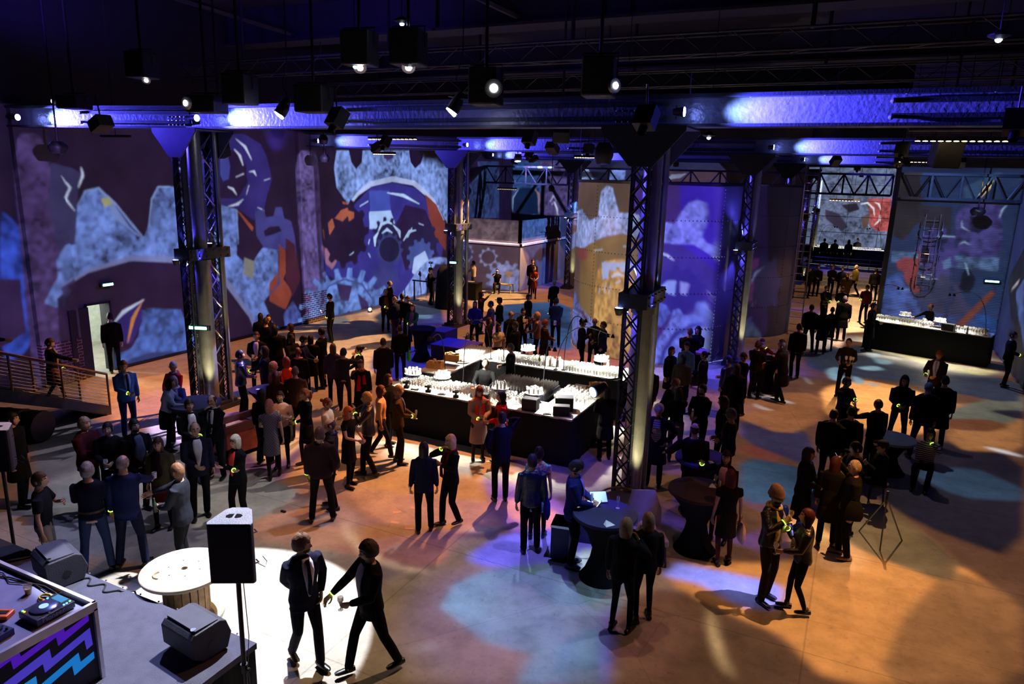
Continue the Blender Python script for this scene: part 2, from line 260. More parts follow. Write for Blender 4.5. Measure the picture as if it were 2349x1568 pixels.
(92,124,200,1,27.45,-0.76,27.43,-0.87,28.21,-1.15,28.13,-1.36,27.32,-1.16,27.26,-1.26,27.19,-1.36,27.85,-1.75,27.67,-1.91,26.95,-1.58,26.84,-1.66,26.72,-1.73,27.21,-2.2,26.96,-2.31,26.37,-1.88,26.23,-1.92,26.07,-1.96,26.37,-2.46,26.07,-2.5,25.66,-2.02,25.5,-2.03,25.33,-2.03,25.41,-2.51,25.09,-2.49,24.89,-2,24.72,-1.98,24.55,-1.95,24.43,-2.37,24.12,-2.29,24.12,-1.84,23.96,-1.78,23.8,-1.72,23.51,-2.06,23.24,-1.93,23.42,-1.54,23.28,-1.47,23.15,-1.38,22.72,-1.62,22.51,-1.46,22.84,-1.16,22.73,-1.06,22.63,-0.97,22.11,-1.09,21.96,-0.91,22.41,-0.71,22.34,-0.6,22.28,-0.5,21.71,-0.51,21.63,-0.32,22.16,-0.23,22.13,-0.12,22.1,-0.02,21.53,0.08,21.52,0.27,22.09,0.25,22.1,0.35,22.12,0.45,21.58,0.65,21.64,0.82,22.21,0.69,22.26,0.78,22.31,0.86,21.84,1.15,21.97,1.3,22.5,1.07,22.59,1.14,22.69,1.21,22.32,1.57,22.51,1.68,22.96,1.36,23.08,1.41,23.21,1.46,22.98,1.86,23.22,1.93,23.56,1.54,23.71,1.57,23.86,1.58,23.79,2.01,24.07,2.02,24.26,1.6,24.42,1.59,24.59,1.58,24.7,1.99,25.01,1.95,25.01,1.51,25.18,1.47,25.35,1.43,25.66,1.8,25.96,1.7,25.76,1.28,25.92,1.21,26.07,1.14,26.57,1.42,26.84,1.27,26.44,0.92,26.58,0.83,26.71,0.73,27.36,0.89,27.57,0.69,26.99,0.45,27.09,0.34,27.17,0.22,27.94,0.24,28.07,0.02,27.35,-0.08,27.39,-0.21,27.43,-0.33,28.24,-0.46,28.26,-0.69,27.46,-0.64),
(60,72,140,0,22.75,0.8,23.48,1.33,24.46,1.48,25.62,1.11,26.49,0.25,26.83,-0.63,26.87,-0.63,26.59,0.26,25.71,1.18,24.46,1.57,23.42,1.39,22.73,0.82),
(48,34,88,0,23.93,1.4,24.98,1.17,24.71,0.52,24.18,0.6),
(48,34,88,0,25.34,0.79,26.02,0.33,26.26,-0.22,25.56,0.04),
(48,34,88,0,22.89,1.12,23.25,1.15,23.05,0.58,22.76,0.25),
(48,34,88,0,23.97,-0.24,24.7,0.09,25.54,-0.61,25.27,-0.97),
(125,150,222,1,28.17,0.02,29.1,0.5,30.2,1.34,31.51,1.84,33.28,1.68,33.3,-0,30.27,-0.34),
(34,26,70,0,30.89,0.77,31.94,1.45,33.28,1.32,33.3,-0,31.09,0.01),
(38,52,96,1,34.12,6.77,39.01,6.91,39.18,3.55,34.18,3.75),
(26,20,46,0,34.12,6.77,36.31,6.83,36.49,6.11,35.59,5.63,34.61,5.86),
],
'T':[
(84,66,60,0,-158.2,6.06,-94,6.12,-85.6,-0.3,-158.9,-1.2),
(58,36,118,0,-94,6.12,-64.3,6.17,-54,-0.21,-85.6,-0.3),
(52,30,180,0,-64.3,6.17,-13.4,6.08,7.2,-0.65,-54,-0.21),
(132,148,204,1,-159,3.69,-159.1,4.89,-139.7,5.02,-128.1,4.67,-118.7,4.82,-117.5,5.66,-112.4,5.89,-107.6,5.82,-101.6,5.01,-92.5,5.01,-78.6,4.97,-77.3,4.05,-97.6,4.35,-114.4,4.14,-136.8,3.62),
(112,116,232,1,-78.6,4.97,-71.6,4.77,-65.3,4.76,-62.5,5.07,-57.6,5.42,-52,5.52,-45.1,5.42,-43.1,4.94,-46.8,4.38,-43.8,4.16,-37.7,4.04,-19,4.42,-2.3,4.38,7.8,2.09,-22.7,3.18,-38.8,3.73,-52.4,4.09,-77.4,4.11),
(104,86,54,0,-141,3.55,-114.3,4.11,-97.6,4.32,-77.5,4.17,-75.5,2.76,-90.3,1.05,-135.1,1.29),
(50,38,132,0,-77.5,4.17,-60.9,4.06,-41.8,3.51,-17.7,2.55,-29.2,1.39,-57.3,1.76,-74.5,2.03),
(172,132,74,1,-117.2,3.3,-90.6,3.58,-85.7,1.98,-85.8,-0.15,-108.1,-0.34,-118.3,1.14),
(152,166,212,0,-113.2,3.31,-90.4,3.42,-90.6,3.11,-97.4,3.05,-98.6,3.22,-100.8,3.21,-101.6,3.06,-106.3,3.09,-106.9,2.79,-111.6,2.73),
(176,186,222,0,-104.4,2.82,-100.2,2.92,-95.8,2.93,-95.7,2.96,-100.7,3.03,-104.8,2.85),
(176,186,222,0,-121.2,3.64,-113,3.73,-113.1,3.76,-121.4,3.67),
(176,186,222,0,-97,3.9,-91.7,3.91,-91.7,3.94,-97,3.93),
(176,186,222,0,-101.5,2.63,-97.2,2.74,-97.5,2.77,-101.8,2.66),
(176,186,222,0,-108.8,2.6,-109.8,2.26,-109.1,2.26,-108.1,2.6),
(176,186,222,0,-105.2,2.55,-106.1,2.24,-105.5,2.24,-104.6,2.55),
(176,186,222,0,-113.8,2.42,-114.3,2.23,-113.6,2.23,-113.1,2.42),
(92,106,178,1,-159,1.38,-151.8,2.11,-135.8,1.6,-125.9,1.38,-116.1,1.16,-121.8,0.46,-132.4,0.02,-159.1,0.36),
(60,44,60,0,-159,1.37,-133.7,1.34,-120.7,1.02,-120,1.05,-130.2,1.46,-159.1,1.4),
(120,60,60,0,-147.3,3.67,-130.2,3.69,-126.8,3.4,-133.7,3.2,-145.6,3.29),
(38,30,128,0,-42.9,2.49,-43,2.41,-39.4,2.32,-40.4,2.19,-44.4,2.22,-45.3,2.16,-46.4,2.09,-44.3,1.95,-46.7,1.86,-49.8,1.97,-51.3,1.93,-52.9,1.9,-52.8,1.74,-55.8,1.72,-57.2,1.87,-58.9,1.87,-60.6,1.89,-62.1,1.75,-65,1.79,-64.6,1.95,-66.1,1.99,-67.4,2.04,-70.2,1.96,-72.1,2.07,-70.2,2.2,-71.1,2.27,-71.8,2.34,-75,2.33,-75.6,2.47,-72.7,2.54,-72.8,2.62,-72.6,2.7,-75.5,2.77,-74.6,2.91,-71.4,2.89,-70.7,2.96,-69.8,3.02,-71.5,3.16,-69.4,3.25,-66.8,3.16,-65.4,3.19,-64,3.22,-64.1,3.38,-61.3,3.41,-59.9,3.26,-58.2,3.26,-56.5,3.25,-55,3.38,-52,3.33,-52.3,3.18,-50.8,3.14,-49.3,3.08,-46.2,3.16,-43.8,3.05,-46,2.93,-45,2.85,-44.2,2.78,-40.2,2.77,-39.3,2.62,-43,2.57),
(128,148,240,0,-71.3,2.67,-67.4,2.87,-61.6,2.88,-61.7,2.38,-66.9,2.46),
(128,130,224,0,-59,2.86,-52.5,2.79,-54.2,2.41,-58.4,2.44),
(170,180,250,0,-36.9,2.44,-33.1,2.16,-32.6,2.17,-36.4,2.45),
(170,180,250,0,-32.1,1.93,-29.8,2.03,-30.3,2.04,-32.6,1.95),
(170,180,250,0,-74.9,3.81,-69,3.68,-64.2,3.54,-63.9,3.56,-68.4,3.75,-74.8,3.83),
(100,112,226,1,-71.4,-0.23,-73,0.53,-68.9,1,-64,1.46,-61.8,1.88,-57.6,1.94,-54.8,1.69,-48.2,1.75,-45.7,2.14,-38.2,2.15,-34.2,1.75,-25.5,1.68,-18.4,1.95,7.7,1.77,7.2,-0.65),
(48,46,150,0,-67.3,-0.22,-65,0.43,-57.9,1.02,-46.8,1.28,-29,1.3,7.9,0.97,7.9,1.01,-29.3,1.43,-48.1,1.45,-60.3,1.15,-67.3,0.48,-68.2,-0.22),
(52,48,170,0,-30.8,1.17,-6.6,1.05,-3.1,0.57,-19.2,0.55,-28.6,0.84),
(70,84,190,1,-74.7,2.17,-66.2,2.05,-63,1.76,-69.3,1.3,-73.7,1.43),
],
'S':[
(44,32,86,0,-82.6,6.15,-57.2,6.18,-40.8,0.23,-67.8,-0.84),
(110,56,130,0,-68.7,3.06,-57.7,3.25,-53.5,2.38,-59.5,1.5,-66,1.5),
(40,44,96,0,-33,1.82,-33.9,1.66,-30.9,1.42,-34.6,1.2,-38.7,1.36,-41.2,1.3,-43.8,1.27,-44.7,1.04,-49.5,1.1,-50.4,1.36,-52.8,1.46,-54.8,1.58,-57.8,1.51,-60.5,1.81,-58.6,1.98,-59.4,2.16,-59.7,2.34,-62.5,2.5,-61.7,2.8,-58.5,2.76,-57.3,2.9,-55.7,3,-56.4,3.25,-52.6,3.34,-50.3,3.12,-47.8,3.11,-45.2,3.06,-42.8,3.22,-38,3.02,-38.7,2.79,-36.6,2.63,-34.8,2.46,-29.9,2.4,-28.2,2.06,-32.6,1.99),
(76,92,190,1,-67.1,0.61,-58.8,0.71,-47.7,0.16,-43.5,-0.49,-63.9,-0.84),
(150,160,230,0,-62.1,2.2,-57.8,2.62,-52.5,2.83,-52.8,2.84,-59.5,2.67,-62.5,2.21),
(150,160,230,0,-59.3,1.32,-54.9,1.5,-55.2,1.51,-59.6,1.34),
(150,160,230,0,-62.6,0.69,-58.1,0.82,-58.4,0.84,-62.8,0.71),
],
'BF':[
(86,70,78,1,-19.8,3.76,-16.34,3.7,-16.31,2.65,-19.78,2.69),
(200,160,160,0,-19.78,2.64,-16.31,2.65,-16.3,2.49,-19.78,2.5),
(64,48,62,0,-19.78,2.5,-16.3,2.49,-16.22,-0.07,-19.75,-0.21),
(120,120,160,0,-17.66,1.68,-17.68,1.61,-17.59,1.55,-17.65,1.44,-17.77,1.47,-17.82,1.42,-17.88,1.38,-17.87,1.27,-17.99,1.22,-18.06,1.32,-18.13,1.31,-18.2,1.31,-18.27,1.21,-18.39,1.24,-18.37,1.35,-18.43,1.39,-18.49,1.43,-18.61,1.39,-18.67,1.49,-18.58,1.57,-18.59,1.63,-18.6,1.69,-18.72,1.73,-18.7,1.85,-18.57,1.86,-18.54,1.92,-18.49,1.97,-18.55,2.07,-18.45,2.15,-18.35,2.08,-18.28,2.11,-18.21,2.13,-18.19,2.24,-18.06,2.25,-18.03,2.14,-17.96,2.13,-17.9,2.1,-17.8,2.18,-17.7,2.11,-17.76,2.01,-17.72,1.96,-17.68,1.9,-17.56,1.9,-17.54,1.79,-17.65,1.74),
(60,44,60,0,-17.7,1.76,-17.72,1.63,-17.78,1.52,-17.89,1.43,-18.01,1.37,-18.15,1.35,-18.29,1.37,-18.41,1.43,-18.5,1.52,-18.55,1.63,-18.55,1.76,-18.51,1.88,-18.42,1.98,-18.3,2.06,-18.17,2.1,-18.03,2.1,-17.9,2.06,-17.8,1.98,-17.73,1.88),
(96,104,150,0,-19.14,1.81,-19.15,1.74,-19.09,1.67,-19.13,1.57,-19.21,1.6,-19.24,1.55,-19.28,1.51,-19.27,1.4,-19.35,1.36,-19.39,1.45,-19.44,1.45,-19.49,1.45,-19.53,1.35,-19.61,1.39,-19.6,1.5,-19.64,1.54,-19.67,1.58,-19.75,1.54,-19.8,1.64,-19.73,1.72,-19.75,1.79,-19.75,1.85,-19.83,1.89,-19.81,2.01,-19.73,2.01,-19.71,2.07,-19.68,2.13,-19.72,2.23,-19.65,2.3,-19.59,2.24,-19.54,2.26,-19.5,2.28,-19.48,2.39,-19.39,2.4,-19.38,2.29,-19.33,2.27,-19.29,2.25,-19.22,2.32,-19.16,2.24,-19.2,2.14,-19.17,2.09,-19.15,2.03,-19.07,2.03,-19.05,1.92,-19.13,1.87),
(50,40,70,0,-19.16,1.89,-19.17,1.77,-19.22,1.65,-19.28,1.56,-19.37,1.51,-19.46,1.49,-19.55,1.51,-19.63,1.58,-19.68,1.67,-19.71,1.79,-19.72,1.91,-19.69,2.03,-19.63,2.14,-19.56,2.21,-19.47,2.25,-19.38,2.24,-19.29,2.2,-19.22,2.12,-19.18,2.01),
(108,112,158,1,-16.08,0.55,-16.1,0.46,-15.9,0.37,-15.97,0.22,-16.21,0.26,-16.27,0.19,-16.33,0.12,-16.21,-0.05,-16.35,-0.16,-16.54,-0.03,-16.63,-0.08,-16.72,-0.12,-16.71,-0.32,-16.9,-0.37,-16.98,-0.18,-17.08,-0.18,-17.19,-0.18,-17.3,-0.38,-17.48,-0.35,-17.44,-0.14,-17.53,-0.11,-17.62,-0.06,-17.83,-0.21,-17.96,-0.1,-17.81,0.08,-17.87,0.14,-17.92,0.22,-18.17,0.16,-18.23,0.31,-18,0.42,-18.01,0.5,-18.01,0.59,-18.26,0.64,-18.22,0.8,-17.96,0.81,-17.93,0.89,-17.88,0.97,-18.05,1.11,-17.93,1.24,-17.71,1.15,-17.63,1.21,-17.55,1.27,-17.62,1.46,-17.45,1.53,-17.31,1.37,-17.21,1.4,-17.11,1.41,-17.05,1.62,-16.87,1.62,-16.84,1.42,-16.75,1.4,-16.65,1.38,-16.49,1.55,-16.33,1.48,-16.43,1.28,-16.35,1.23,-16.28,1.17,-16.06,1.27,-15.96,1.14,-16.15,1,-16.11,0.92,-16.09,0.85,-15.84,0.84,-15.83,0.69,-16.07,0.63),
(150,110,80,0,-17.17,1.04,-16.57,1.04,-16.87,0.64),
],
'BR':[
(56,84,150,1,34,3.84,39.71,3.84,39.84,2.68,34.08,2.67),
(176,150,190,0,34.08,2.67,39.84,2.68,39.85,2.52,34.09,2.51),
(44,58,108,1,34.09,2.51,39.85,2.52,40.16,-0.26,34.26,-0.06),
(22,20,46,0,35.65,0.17,35.72,1.5,36.67,2.15,38.23,2.15,39.36,1.41,39.81,-0.22),
(44,62,116,0,39.06,0.39,39.01,0.29,39.44,0.08,39.22,-0.07,38.73,0.09,38.57,0.03,38.38,-0,38.51,-0.26,38.09,-0.27,37.85,-0.02,37.63,-0,37.41,0.04,37.19,-0.14,36.79,-0.02,36.89,0.2,36.72,0.28,36.56,0.37,36.13,0.34,35.92,0.54,36.29,0.63,36.24,0.74,36.21,0.84,35.77,0.97,35.83,1.15,36.29,1.09,36.38,1.17,36.5,1.24,36.24,1.46,36.54,1.56,36.9,1.36,37.09,1.38,37.3,1.39,37.35,1.61,37.78,1.57,37.85,1.33,38.07,1.28,38.28,1.21,38.65,1.33,39,1.16,38.73,0.99,38.86,0.89,38.97,0.78,39.5,0.73,39.59,0.51,39.08,0.49),
],
'K':[
(40,66,116,1,-20.56,6.95,-18.17,6.99,-18.04,3.57,-21.09,3.42),
(14,30,62,0,-20.1,3.61,-20.04,4.83,-19.6,5.33,-18.85,5.4,-18.34,5.16,-18.2,3.83),
(120,140,190,0,-19.99,3.75,-19.95,4.68,-19.59,5.32,-19.61,5.33,-20.06,4.71,-20.02,3.75),
(140,110,100,0,-18.56,5.35,-18.27,5.02,-18.18,3.78,-18.15,3.78,-18.15,5.04,-18.54,5.37),
(70,60,110,1,-18.17,6.99,-16.17,7.02,-16.01,3.67,-18.04,3.57),
(180,190,220,0,-22.17,6.11,-22.02,6.44,-22.05,6.45,-22.2,6.12),
(180,190,220,0,-22.38,5.23,-22.21,4.74,-22.18,4.75,-22.35,5.24),
(180,190,220,0,-21.83,5.03,-21.76,4.49,-21.73,4.49,-21.8,5.04),
(180,190,220,0,-17.42,4.6,-17.21,4.93,-17.04,4.62,-17.01,4.63,-17.22,5.04,-17.45,4.61),
(180,190,220,0,-17.33,4.39,-17.17,4.55,-17,4.14,-16.89,3.76,-16.86,3.76,-16.9,4.17,-17.11,4.63,-17.35,4.41),
(180,190,220,0,-17.48,6.09,-17.32,6.27,-17.34,6.29,-17.51,6.1),
(180,190,220,0,-23.14,3.87,-22.75,4.02,-22.77,4.05,-23.15,3.89),
(128,150,200,1,-15.73,6.65,-15.19,6.79,-14.67,5.99,-15.56,5.97),
(100,120,190,1,-13.55,6.62,-12.75,6.59,-12.8,6.04,-13.78,6.01),
(60,44,60,0,-10.33,6.64,-6.5,6.72,-6.44,6.07,-10.27,5.96),
(110,120,150,0,-10.06,6.4,-9.2,6.47,-9.55,6.22,-10.28,6.11),
],
'R':[
(36,52,92,0,0.47,6.64,5.08,6.74,6.21,-0.37,1.23,-1.07),
(40,38,46,0,0.78,6.65,1.76,6.67,2.08,4.92,1.52,3.99,1.18,4.18),
(44,42,58,0,1.86,5.42,3.05,5.38,3.13,4.3,2.05,4.58),
(78,104,150,1,1.19,3.57,4.85,3.57,4.9,3.04,1.24,3.13),
(64,60,128,0,3.41,3.48,3.4,3.38,3.55,3.26,3.51,3.09,3.35,3.14,3.31,3.06,3.26,2.99,3.35,2.79,3.24,2.69,3.11,2.84,3.04,2.81,2.97,2.78,2.96,2.57,2.82,2.57,2.77,2.78,2.69,2.81,2.61,2.84,2.52,2.68,2.39,2.78,2.43,2.98,2.37,3.06,2.31,3.14,2.16,3.08,2.08,3.26,2.21,3.38,2.18,3.48,2.16,3.58,2,3.65,2,3.84,2.17,3.84,2.19,3.94,2.22,4.03,2.1,4.2,2.18,4.34,2.33,4.22,2.38,4.28,2.45,4.33,2.41,4.54,2.54,4.59,2.63,4.4,2.71,4.41,2.79,4.4,2.84,4.59,2.98,4.53,2.98,4.32,3.05,4.27,3.12,4.21,3.25,4.32,3.35,4.18,3.27,4.02,3.31,3.93,3.35,3.83,3.51,3.83,3.55,3.64,3.41,3.58),
(62,58,120,1,3.18,4.97,3.39,5.48,4.09,5.59,4.65,5.53,4.96,3.58,3.54,3.48),
(26,28,58,0,3.67,5.08,4.09,5.1,4.3,4.7,4.05,4.44,3.76,4.5),
(130,58,66,0,1.4,3.14,1.68,3.34,2.22,3.35,2.21,2.33,2.44,2,2.11,1.93,1.68,2.19,1.77,2.73,1.52,2.84),
(30,34,66,0,3.13,3.89,3.12,3.85,3.18,3.8,3.14,3.74,3.06,3.77,3.03,3.75,2.99,3.73,3,3.65,2.92,3.64,2.89,3.72,2.85,3.72,2.81,3.73,2.75,3.67,2.68,3.72,2.72,3.79,2.69,3.82,2.67,3.86,2.58,3.86,2.56,3.93,2.64,3.96,2.65,4,2.66,4.03,2.59,4.09,2.63,4.15,2.71,4.11,2.75,4.14,2.78,4.16,2.78,4.24,2.86,4.25,2.89,4.17,2.93,4.17,2.97,4.15,3.02,4.21,3.09,4.17,3.06,4.1,3.09,4.06,3.11,4.03,3.19,4.03,3.21,3.96,3.13,3.93),
(60,56,118,0,3.29,3.85,3.28,3.83,3.33,3.8,3.3,3.76,3.24,3.78,3.22,3.77,3.19,3.76,3.19,3.71,3.14,3.71,3.12,3.75,3.09,3.75,3.06,3.76,3.01,3.72,2.97,3.75,2.99,3.79,2.97,3.8,2.96,3.82,2.9,3.82,2.88,3.86,2.94,3.88,2.95,3.9,2.96,3.92,2.91,3.95,2.94,3.99,3,3.97,3.02,3.98,3.05,3.99,3.05,4.04,3.1,4.04,3.12,4,3.15,4,3.18,3.99,3.22,4.02,3.27,4,3.25,3.96,3.27,3.94,3.28,3.92,3.34,3.93,3.35,3.88,3.3,3.87),
(16,20,44,0,2.17,3.46,2.27,3.87,2.5,3.75,2.61,3.24,2.38,3.08),
(14,18,36,0,3.72,2.29,3.75,2.9,3.92,3.13,4.22,2.68,4.18,2.34,4.01,2.11),
(34,66,126,1,0.94,2.39,1.6,2.81,1.9,2.3,2.63,1.48,2.98,1.16,5.16,1.4,5.45,-0.48,1.23,-1.07),
(58,86,160,1,0.97,2.22,1.46,2.71,1.83,2.29,2.3,1.63,3.03,0.81,1.35,0.53),
(110,58,44,0,3.79,0.81,4.8,2.31,4.93,2.15,4.09,0.76),
(26,40,70,0,4.69,2.55,4.85,2.74,4.94,2.32),
(90,120,170,0,3.01,3.27,3.25,3.46,3.34,3.09,3.1,2.96),
(150,180,215,0,2.65,4.09,2.85,4.23,3.31,4.25,3.31,4.27,2.83,4.3,2.64,4.11),
(150,180,215,0,3.43,4.9,3.45,4.63,3.76,4.48,3.76,4.49,3.49,4.67,3.44,4.9),
(150,180,215,0,3.48,3.97,3.63,4.06,3.83,3.97,3.84,3.98,3.63,4.13,3.47,3.99),
(150,180,215,0,3.74,3.32,3.83,3.12,3.95,2.83,3.97,2.83,3.88,3.14,3.75,3.33),
(150,180,215,0,3.93,5.25,4.17,5.23,4.17,5.24,3.93,5.26),
(150,180,215,0,4.63,5.04,4.71,5.36,4.8,5.53,4.79,5.54,4.65,5.39,4.61,5.05),
(150,180,215,0,2.24,2.76,2.55,2.54,2.94,2.56,2.93,2.58,2.56,2.6,2.24,2.78),
(150,180,215,0,1.79,2.01,2.09,2.1,2.08,2.11,1.78,2.03),
(150,180,215,0,4.02,4.88,4.24,4.76,4.25,4.77,4.03,4.89),
(50,74,110,0,3.3,6.13,4.26,6.72,4.47,6.73,4.39,6.33,3.92,5.75,3.43,5.73),
(220,190,130,0,3.93,5.79,4.16,6.12,4.33,6.41,4.31,6.43,4.07,6.2,3.9,5.81),
],
'Q':[
(34,44,92,0,37.94,5.8,33.28,7,25.59,-0.72,30.67,-0.58),
(20,22,40,0,32.27,2.81,30.4,4.11,27.89,1.59,30.13,1.49),
(70,90,150,1,30.39,2.56,29.44,3.14,27.41,1.1,29.33,1.94),
(34,32,40,0,30.6,1.09,28.73,1.74,27.41,1.1,26.25,-0.06,28.63,0.08),
(190,180,190,0,31.19,2.53,30.28,2.86,30.15,3.02,30.24,3.02,30.62,2.87,31.27,2.53),
],
'Z':[
(88,98,128,1,-4.15,7.55,1.97,7.67,3.08,-0.63,-3.15,-1.14),
(52,46,66,0,-2.97,4.02,-1.86,3.71,-1.06,2.67,-1.52,2.29,-2.88,3.3),
(40,34,44,0,-1.78,4.43,-0.65,4.65,-0.36,4.13,-1.11,3.85),
(150,70,72,1,0.11,5.03,1.85,5.1,2.03,2.49,1.08,2.44,0.57,2.94),
(84,66,60,0,-0.18,3.43,0.5,4,0.4,2.75,0.1,2.56),
(220,225,235,0,-0.38,4.54,0.14,4.62,0.61,4.22,0.78,3.66,0.81,3.66,0.7,4.28,0.16,4.75,-0.39,4.57),
(220,225,235,0,0.65,4.76,0.95,4.57,1.2,4.13,1.23,4.14,1.04,4.66,0.66,4.79),
(220,225,235,0,0.91,2.91,1.28,3.3,1.21,3.78,1.18,3.78,1.16,3.36,0.88,2.93),
(220,225,235,0,0.43,2.92,0.59,2.68,0.61,2.7,0.45,2.94),
],
'F':[
(150,88,44,0,-21.8,13.57,-19.5,21.36,-19.46,27.23,-19,34.97,-14.29,36.45,-7.1,23.4,-9.71,13.53,-12.06,13.07,-11.82,9.22,-16.05,10.01),
(205,124,62,0,-18.97,12.48,-18.25,14.55,-15.92,13.33,-14.28,11.77,-14.79,10.57,-16.18,10.66),
(110,64,90,0,-13.96,9.62,-13.74,11.18,-12.99,12.53,-10.86,12.02,-9.69,9.93,-10.13,8.59,-11.31,8.79),
(240,205,255,0,-15.46,11.08,-14.5,11.83,-11.98,9.9,-13.18,9.78),
(236,165,112,0,-13.36,12.31,-11.88,12.27,-11.05,12.24,-10.63,10.67,-11.11,10.4),
(214,128,68,0,-9.18,8.72,-11.05,12.24,-9.35,13.74,-7.04,13.3,-5.35,12.63,-5.53,11.37,-5.13,10.4,-6.55,9.09,-7.95,8.49),
(120,92,60,0,-9.16,7.01,-9.18,8.72,-8.72,9.59,-6.55,9.09,-5.39,9.9,-4.46,9.9,-3.11,10.02,-1.92,10.38,-1.34,7.89,-6.38,5.21),
(166,98,56,0,-8.74,7.88,-9.7,9.47,-9.37,10.86,-7.19,9.45,-5.7,9.99,-5.39,8.63,-7.27,8.36),
(72,66,74,0,-17.86,9.67,-17.28,10.38,-13.42,10.54,-11.11,9.14,-9.99,9.77,-9.18,8.72,-8.99,6.95,-10.06,6.37,-12.53,6.85),
(112,104,96,1,-11.74,9.26,-10.53,10.07,-9.12,9.8,-9.04,8.8,-9.49,7.64,-10.98,8.32),
(54,62,84,0,-13.36,7.86,-11.67,7.94,-10.78,7.45,-11.13,6.73,-12.2,7.04),
(40,40,60,0,-13.9,7.11,-13.36,7.86,-10.85,7.42,-10.18,6.45,-11.53,6.18),
(214,150,90,0,-20.67,22.14,-19.48,24.05,-19.61,33.57,-14.87,20.78,-14.2,17.04,-17.8,18.14),
(238,168,112,0,-19.2,22.58,-16.43,22.39,-13.44,18.76,-12.85,16.18,-17.49,19.11),
(120,110,90,0,-19.86,22.67,-19.64,23.95,-18.82,23.37,-18.47,22.23,-18.94,21.73),
(150,84,40,0,-18.86,21.13,-17.67,21.28,-17.88,22.79,-19.5,24.48,-19.46,24.33,-18.48,23.29,-18.34,22.05,-19.04,21.34),
(40,48,56,0,-19.32,25.36,-18.22,29.52,-14.85,24.4,-14.87,20.78),
(96,128,134,0,-17.32,25.86,-16.6,26.34,-16.24,25.41,-16.81,25.26),
(236,164,90,0,-19.45,33.31,-17.03,35.42,-14.64,32,-13.88,29.42,-15.25,28.11,-17.34,30.13),
(120,72,110,0,-14.65,30.53,-13.16,33.03,-11.09,27.93,-12.52,26.99),
(50,78,120,1,-15.7,29.81,-12.79,33.28,-8.42,22.58,-10.23,21.44),
(176,92,60,0,-10.81,23.36,-6.83,23.57,-6.31,21.88,-9.26,20.08),
(40,36,150,0,-14.63,19.4,-13.16,23.58,-11.6,19.91,-11.76,16.84,-13.4,17.53),
(150,90,160,0,-6.66,12.4,-5.02,12.1,-3.07,10.83,-3.81,10.26,-5.13,10.4),
(255,150,150,0,-5.75,11.25,-5.31,11.71,-4.36,11.41,-4.14,10.86,-4.93,10.7),
(110,100,230,0,-5.22,9.17,-4.99,10.3,-3.55,11.28,-2.77,10.36,-2.79,9.1,-3.61,9.75,-4.72,9.14),
(96,122,140,1,-4.84,7.84,-4.96,8.44,-4.74,9.01,-3.97,9.7,-3.17,9.99,-2.62,9.85,-2.43,8.81,-2.41,8.27,-2.21,7.43,-3.17,6.91,-3.2,7.53,-3.9,7.47),
(86,84,150,0,-2.72,8.89,-2.62,9.19,-2.11,7.48,-2.25,7.41),
(215,240,255,0,-3.64,10.19,-3.45,10.54,-3.25,10.33,-3.32,9.79,-3.48,9.82),
(84,54,32,0,-2.6,8.95,-2.1,10,-1.36,9.62,-0.39,9.68,0.33,8.78,-2.11,7.48),
(190,118,56,0,-2.13,10.12,-2.01,10.77,-0.46,11.62,0.85,12.99,2.17,13.06,2.89,11.92,2.58,9.97,0.33,8.78,-0.26,9.53,-1.13,9.75),
(132,84,44,0,2.02,12.82,2.94,12.2,2.58,9.97,0.83,9.04,1.31,11.06),
(212,140,80,0,-0.64,13.48,0.56,13.75,0.85,12.82,0.59,11.74,-0.27,11.73),
(150,150,250,0,-2.2,10.33,-2.1,10.4,-2.03,10.76,-1.05,10.85,-0.39,10.86,-0.44,10.12,-0.92,9.99,-1.63,10.32,-2.02,10.25),
(112,84,50,1,-0.17,13.34,0.86,15.41,2.17,13.06,1.97,12.21,0.78,12.62),
(24,20,24,0,0.17,16.28,1.47,19.5,4.14,19.71,3.16,13.61,1.59,14.32),
(44,62,80,1,-1.85,16.13,-0.17,16.08,0.52,15.95,-0.45,14,-1.55,13.6),
(40,56,74,0,1.56,17.07,2.91,18.12,3.75,17.28,3.63,16.5,2.46,16.07),
(104,50,36,0,-1.98,16.99,-0.95,16.64,-1.17,16.07,-1.87,16.26),
(44,38,60,0,-2.26,18.83,-0.65,19,-0.17,16.08,-2,17.15),
(132,80,44,0,-4.81,22.81,-2.4,21.45,-0.53,22.57,-0.18,20.05,-1.08,18.02,-2.91,19.28),
(226,148,76,0,-0.56,23.08,0.64,24.93,1.88,24.55,2.97,23.68,2.5,20.46,1.37,19.44,-0.18,20.05),
(150,98,52,0,2.62,23.47,4.8,23.84,4.14,19.71,2.57,19.13),
(86,84,70,0,2.48,21.62,3.16,23.32,5.15,25.99,4.65,22.89,3.42,21),
(92,52,24,0,2.59,21.68,3.68,22.32,4.24,22.04,3.73,21.18,2.72,20.77),
(24,22,26,0,3.79,23.24,4.8,23.84,4.62,22.66),
(40,44,56,0,-1.47,28.46,0.92,30.82,4.35,27.8,5.34,27.2,4.66,24.21,2.15,25.27,-1.08,25.1),
(176,160,90,0,0.77,30.72,1.38,30.68,3.68,28.69,4.85,28.74,4.33,27.66,2.95,27.91,1.65,29.47,0.77,29.88),
(120,150,160,0,0.7,29.18,1.14,29.46,1.23,28.75,0.91,28.25),
(120,150,160,0,0.91,28.4,1.48,28.31,1.6,27.75,1.12,27.45),
(120,150,160,0,-0.49,25.46,-0.31,26.09,-0.11,26.22,-0.14,25.17,0.12,25.09,0.21,24.21,-0.31,24.35),
(120,150,160,0,0.43,26.55,1.05,27.2,1.31,26.7,0.77,26.24),
(120,150,160,0,0.32,25.33,0.58,25.01,0.71,24.4,0.4,24.21),
(120,150,160,0,0.77,24.72,1.14,24.44,0.9,24.18),
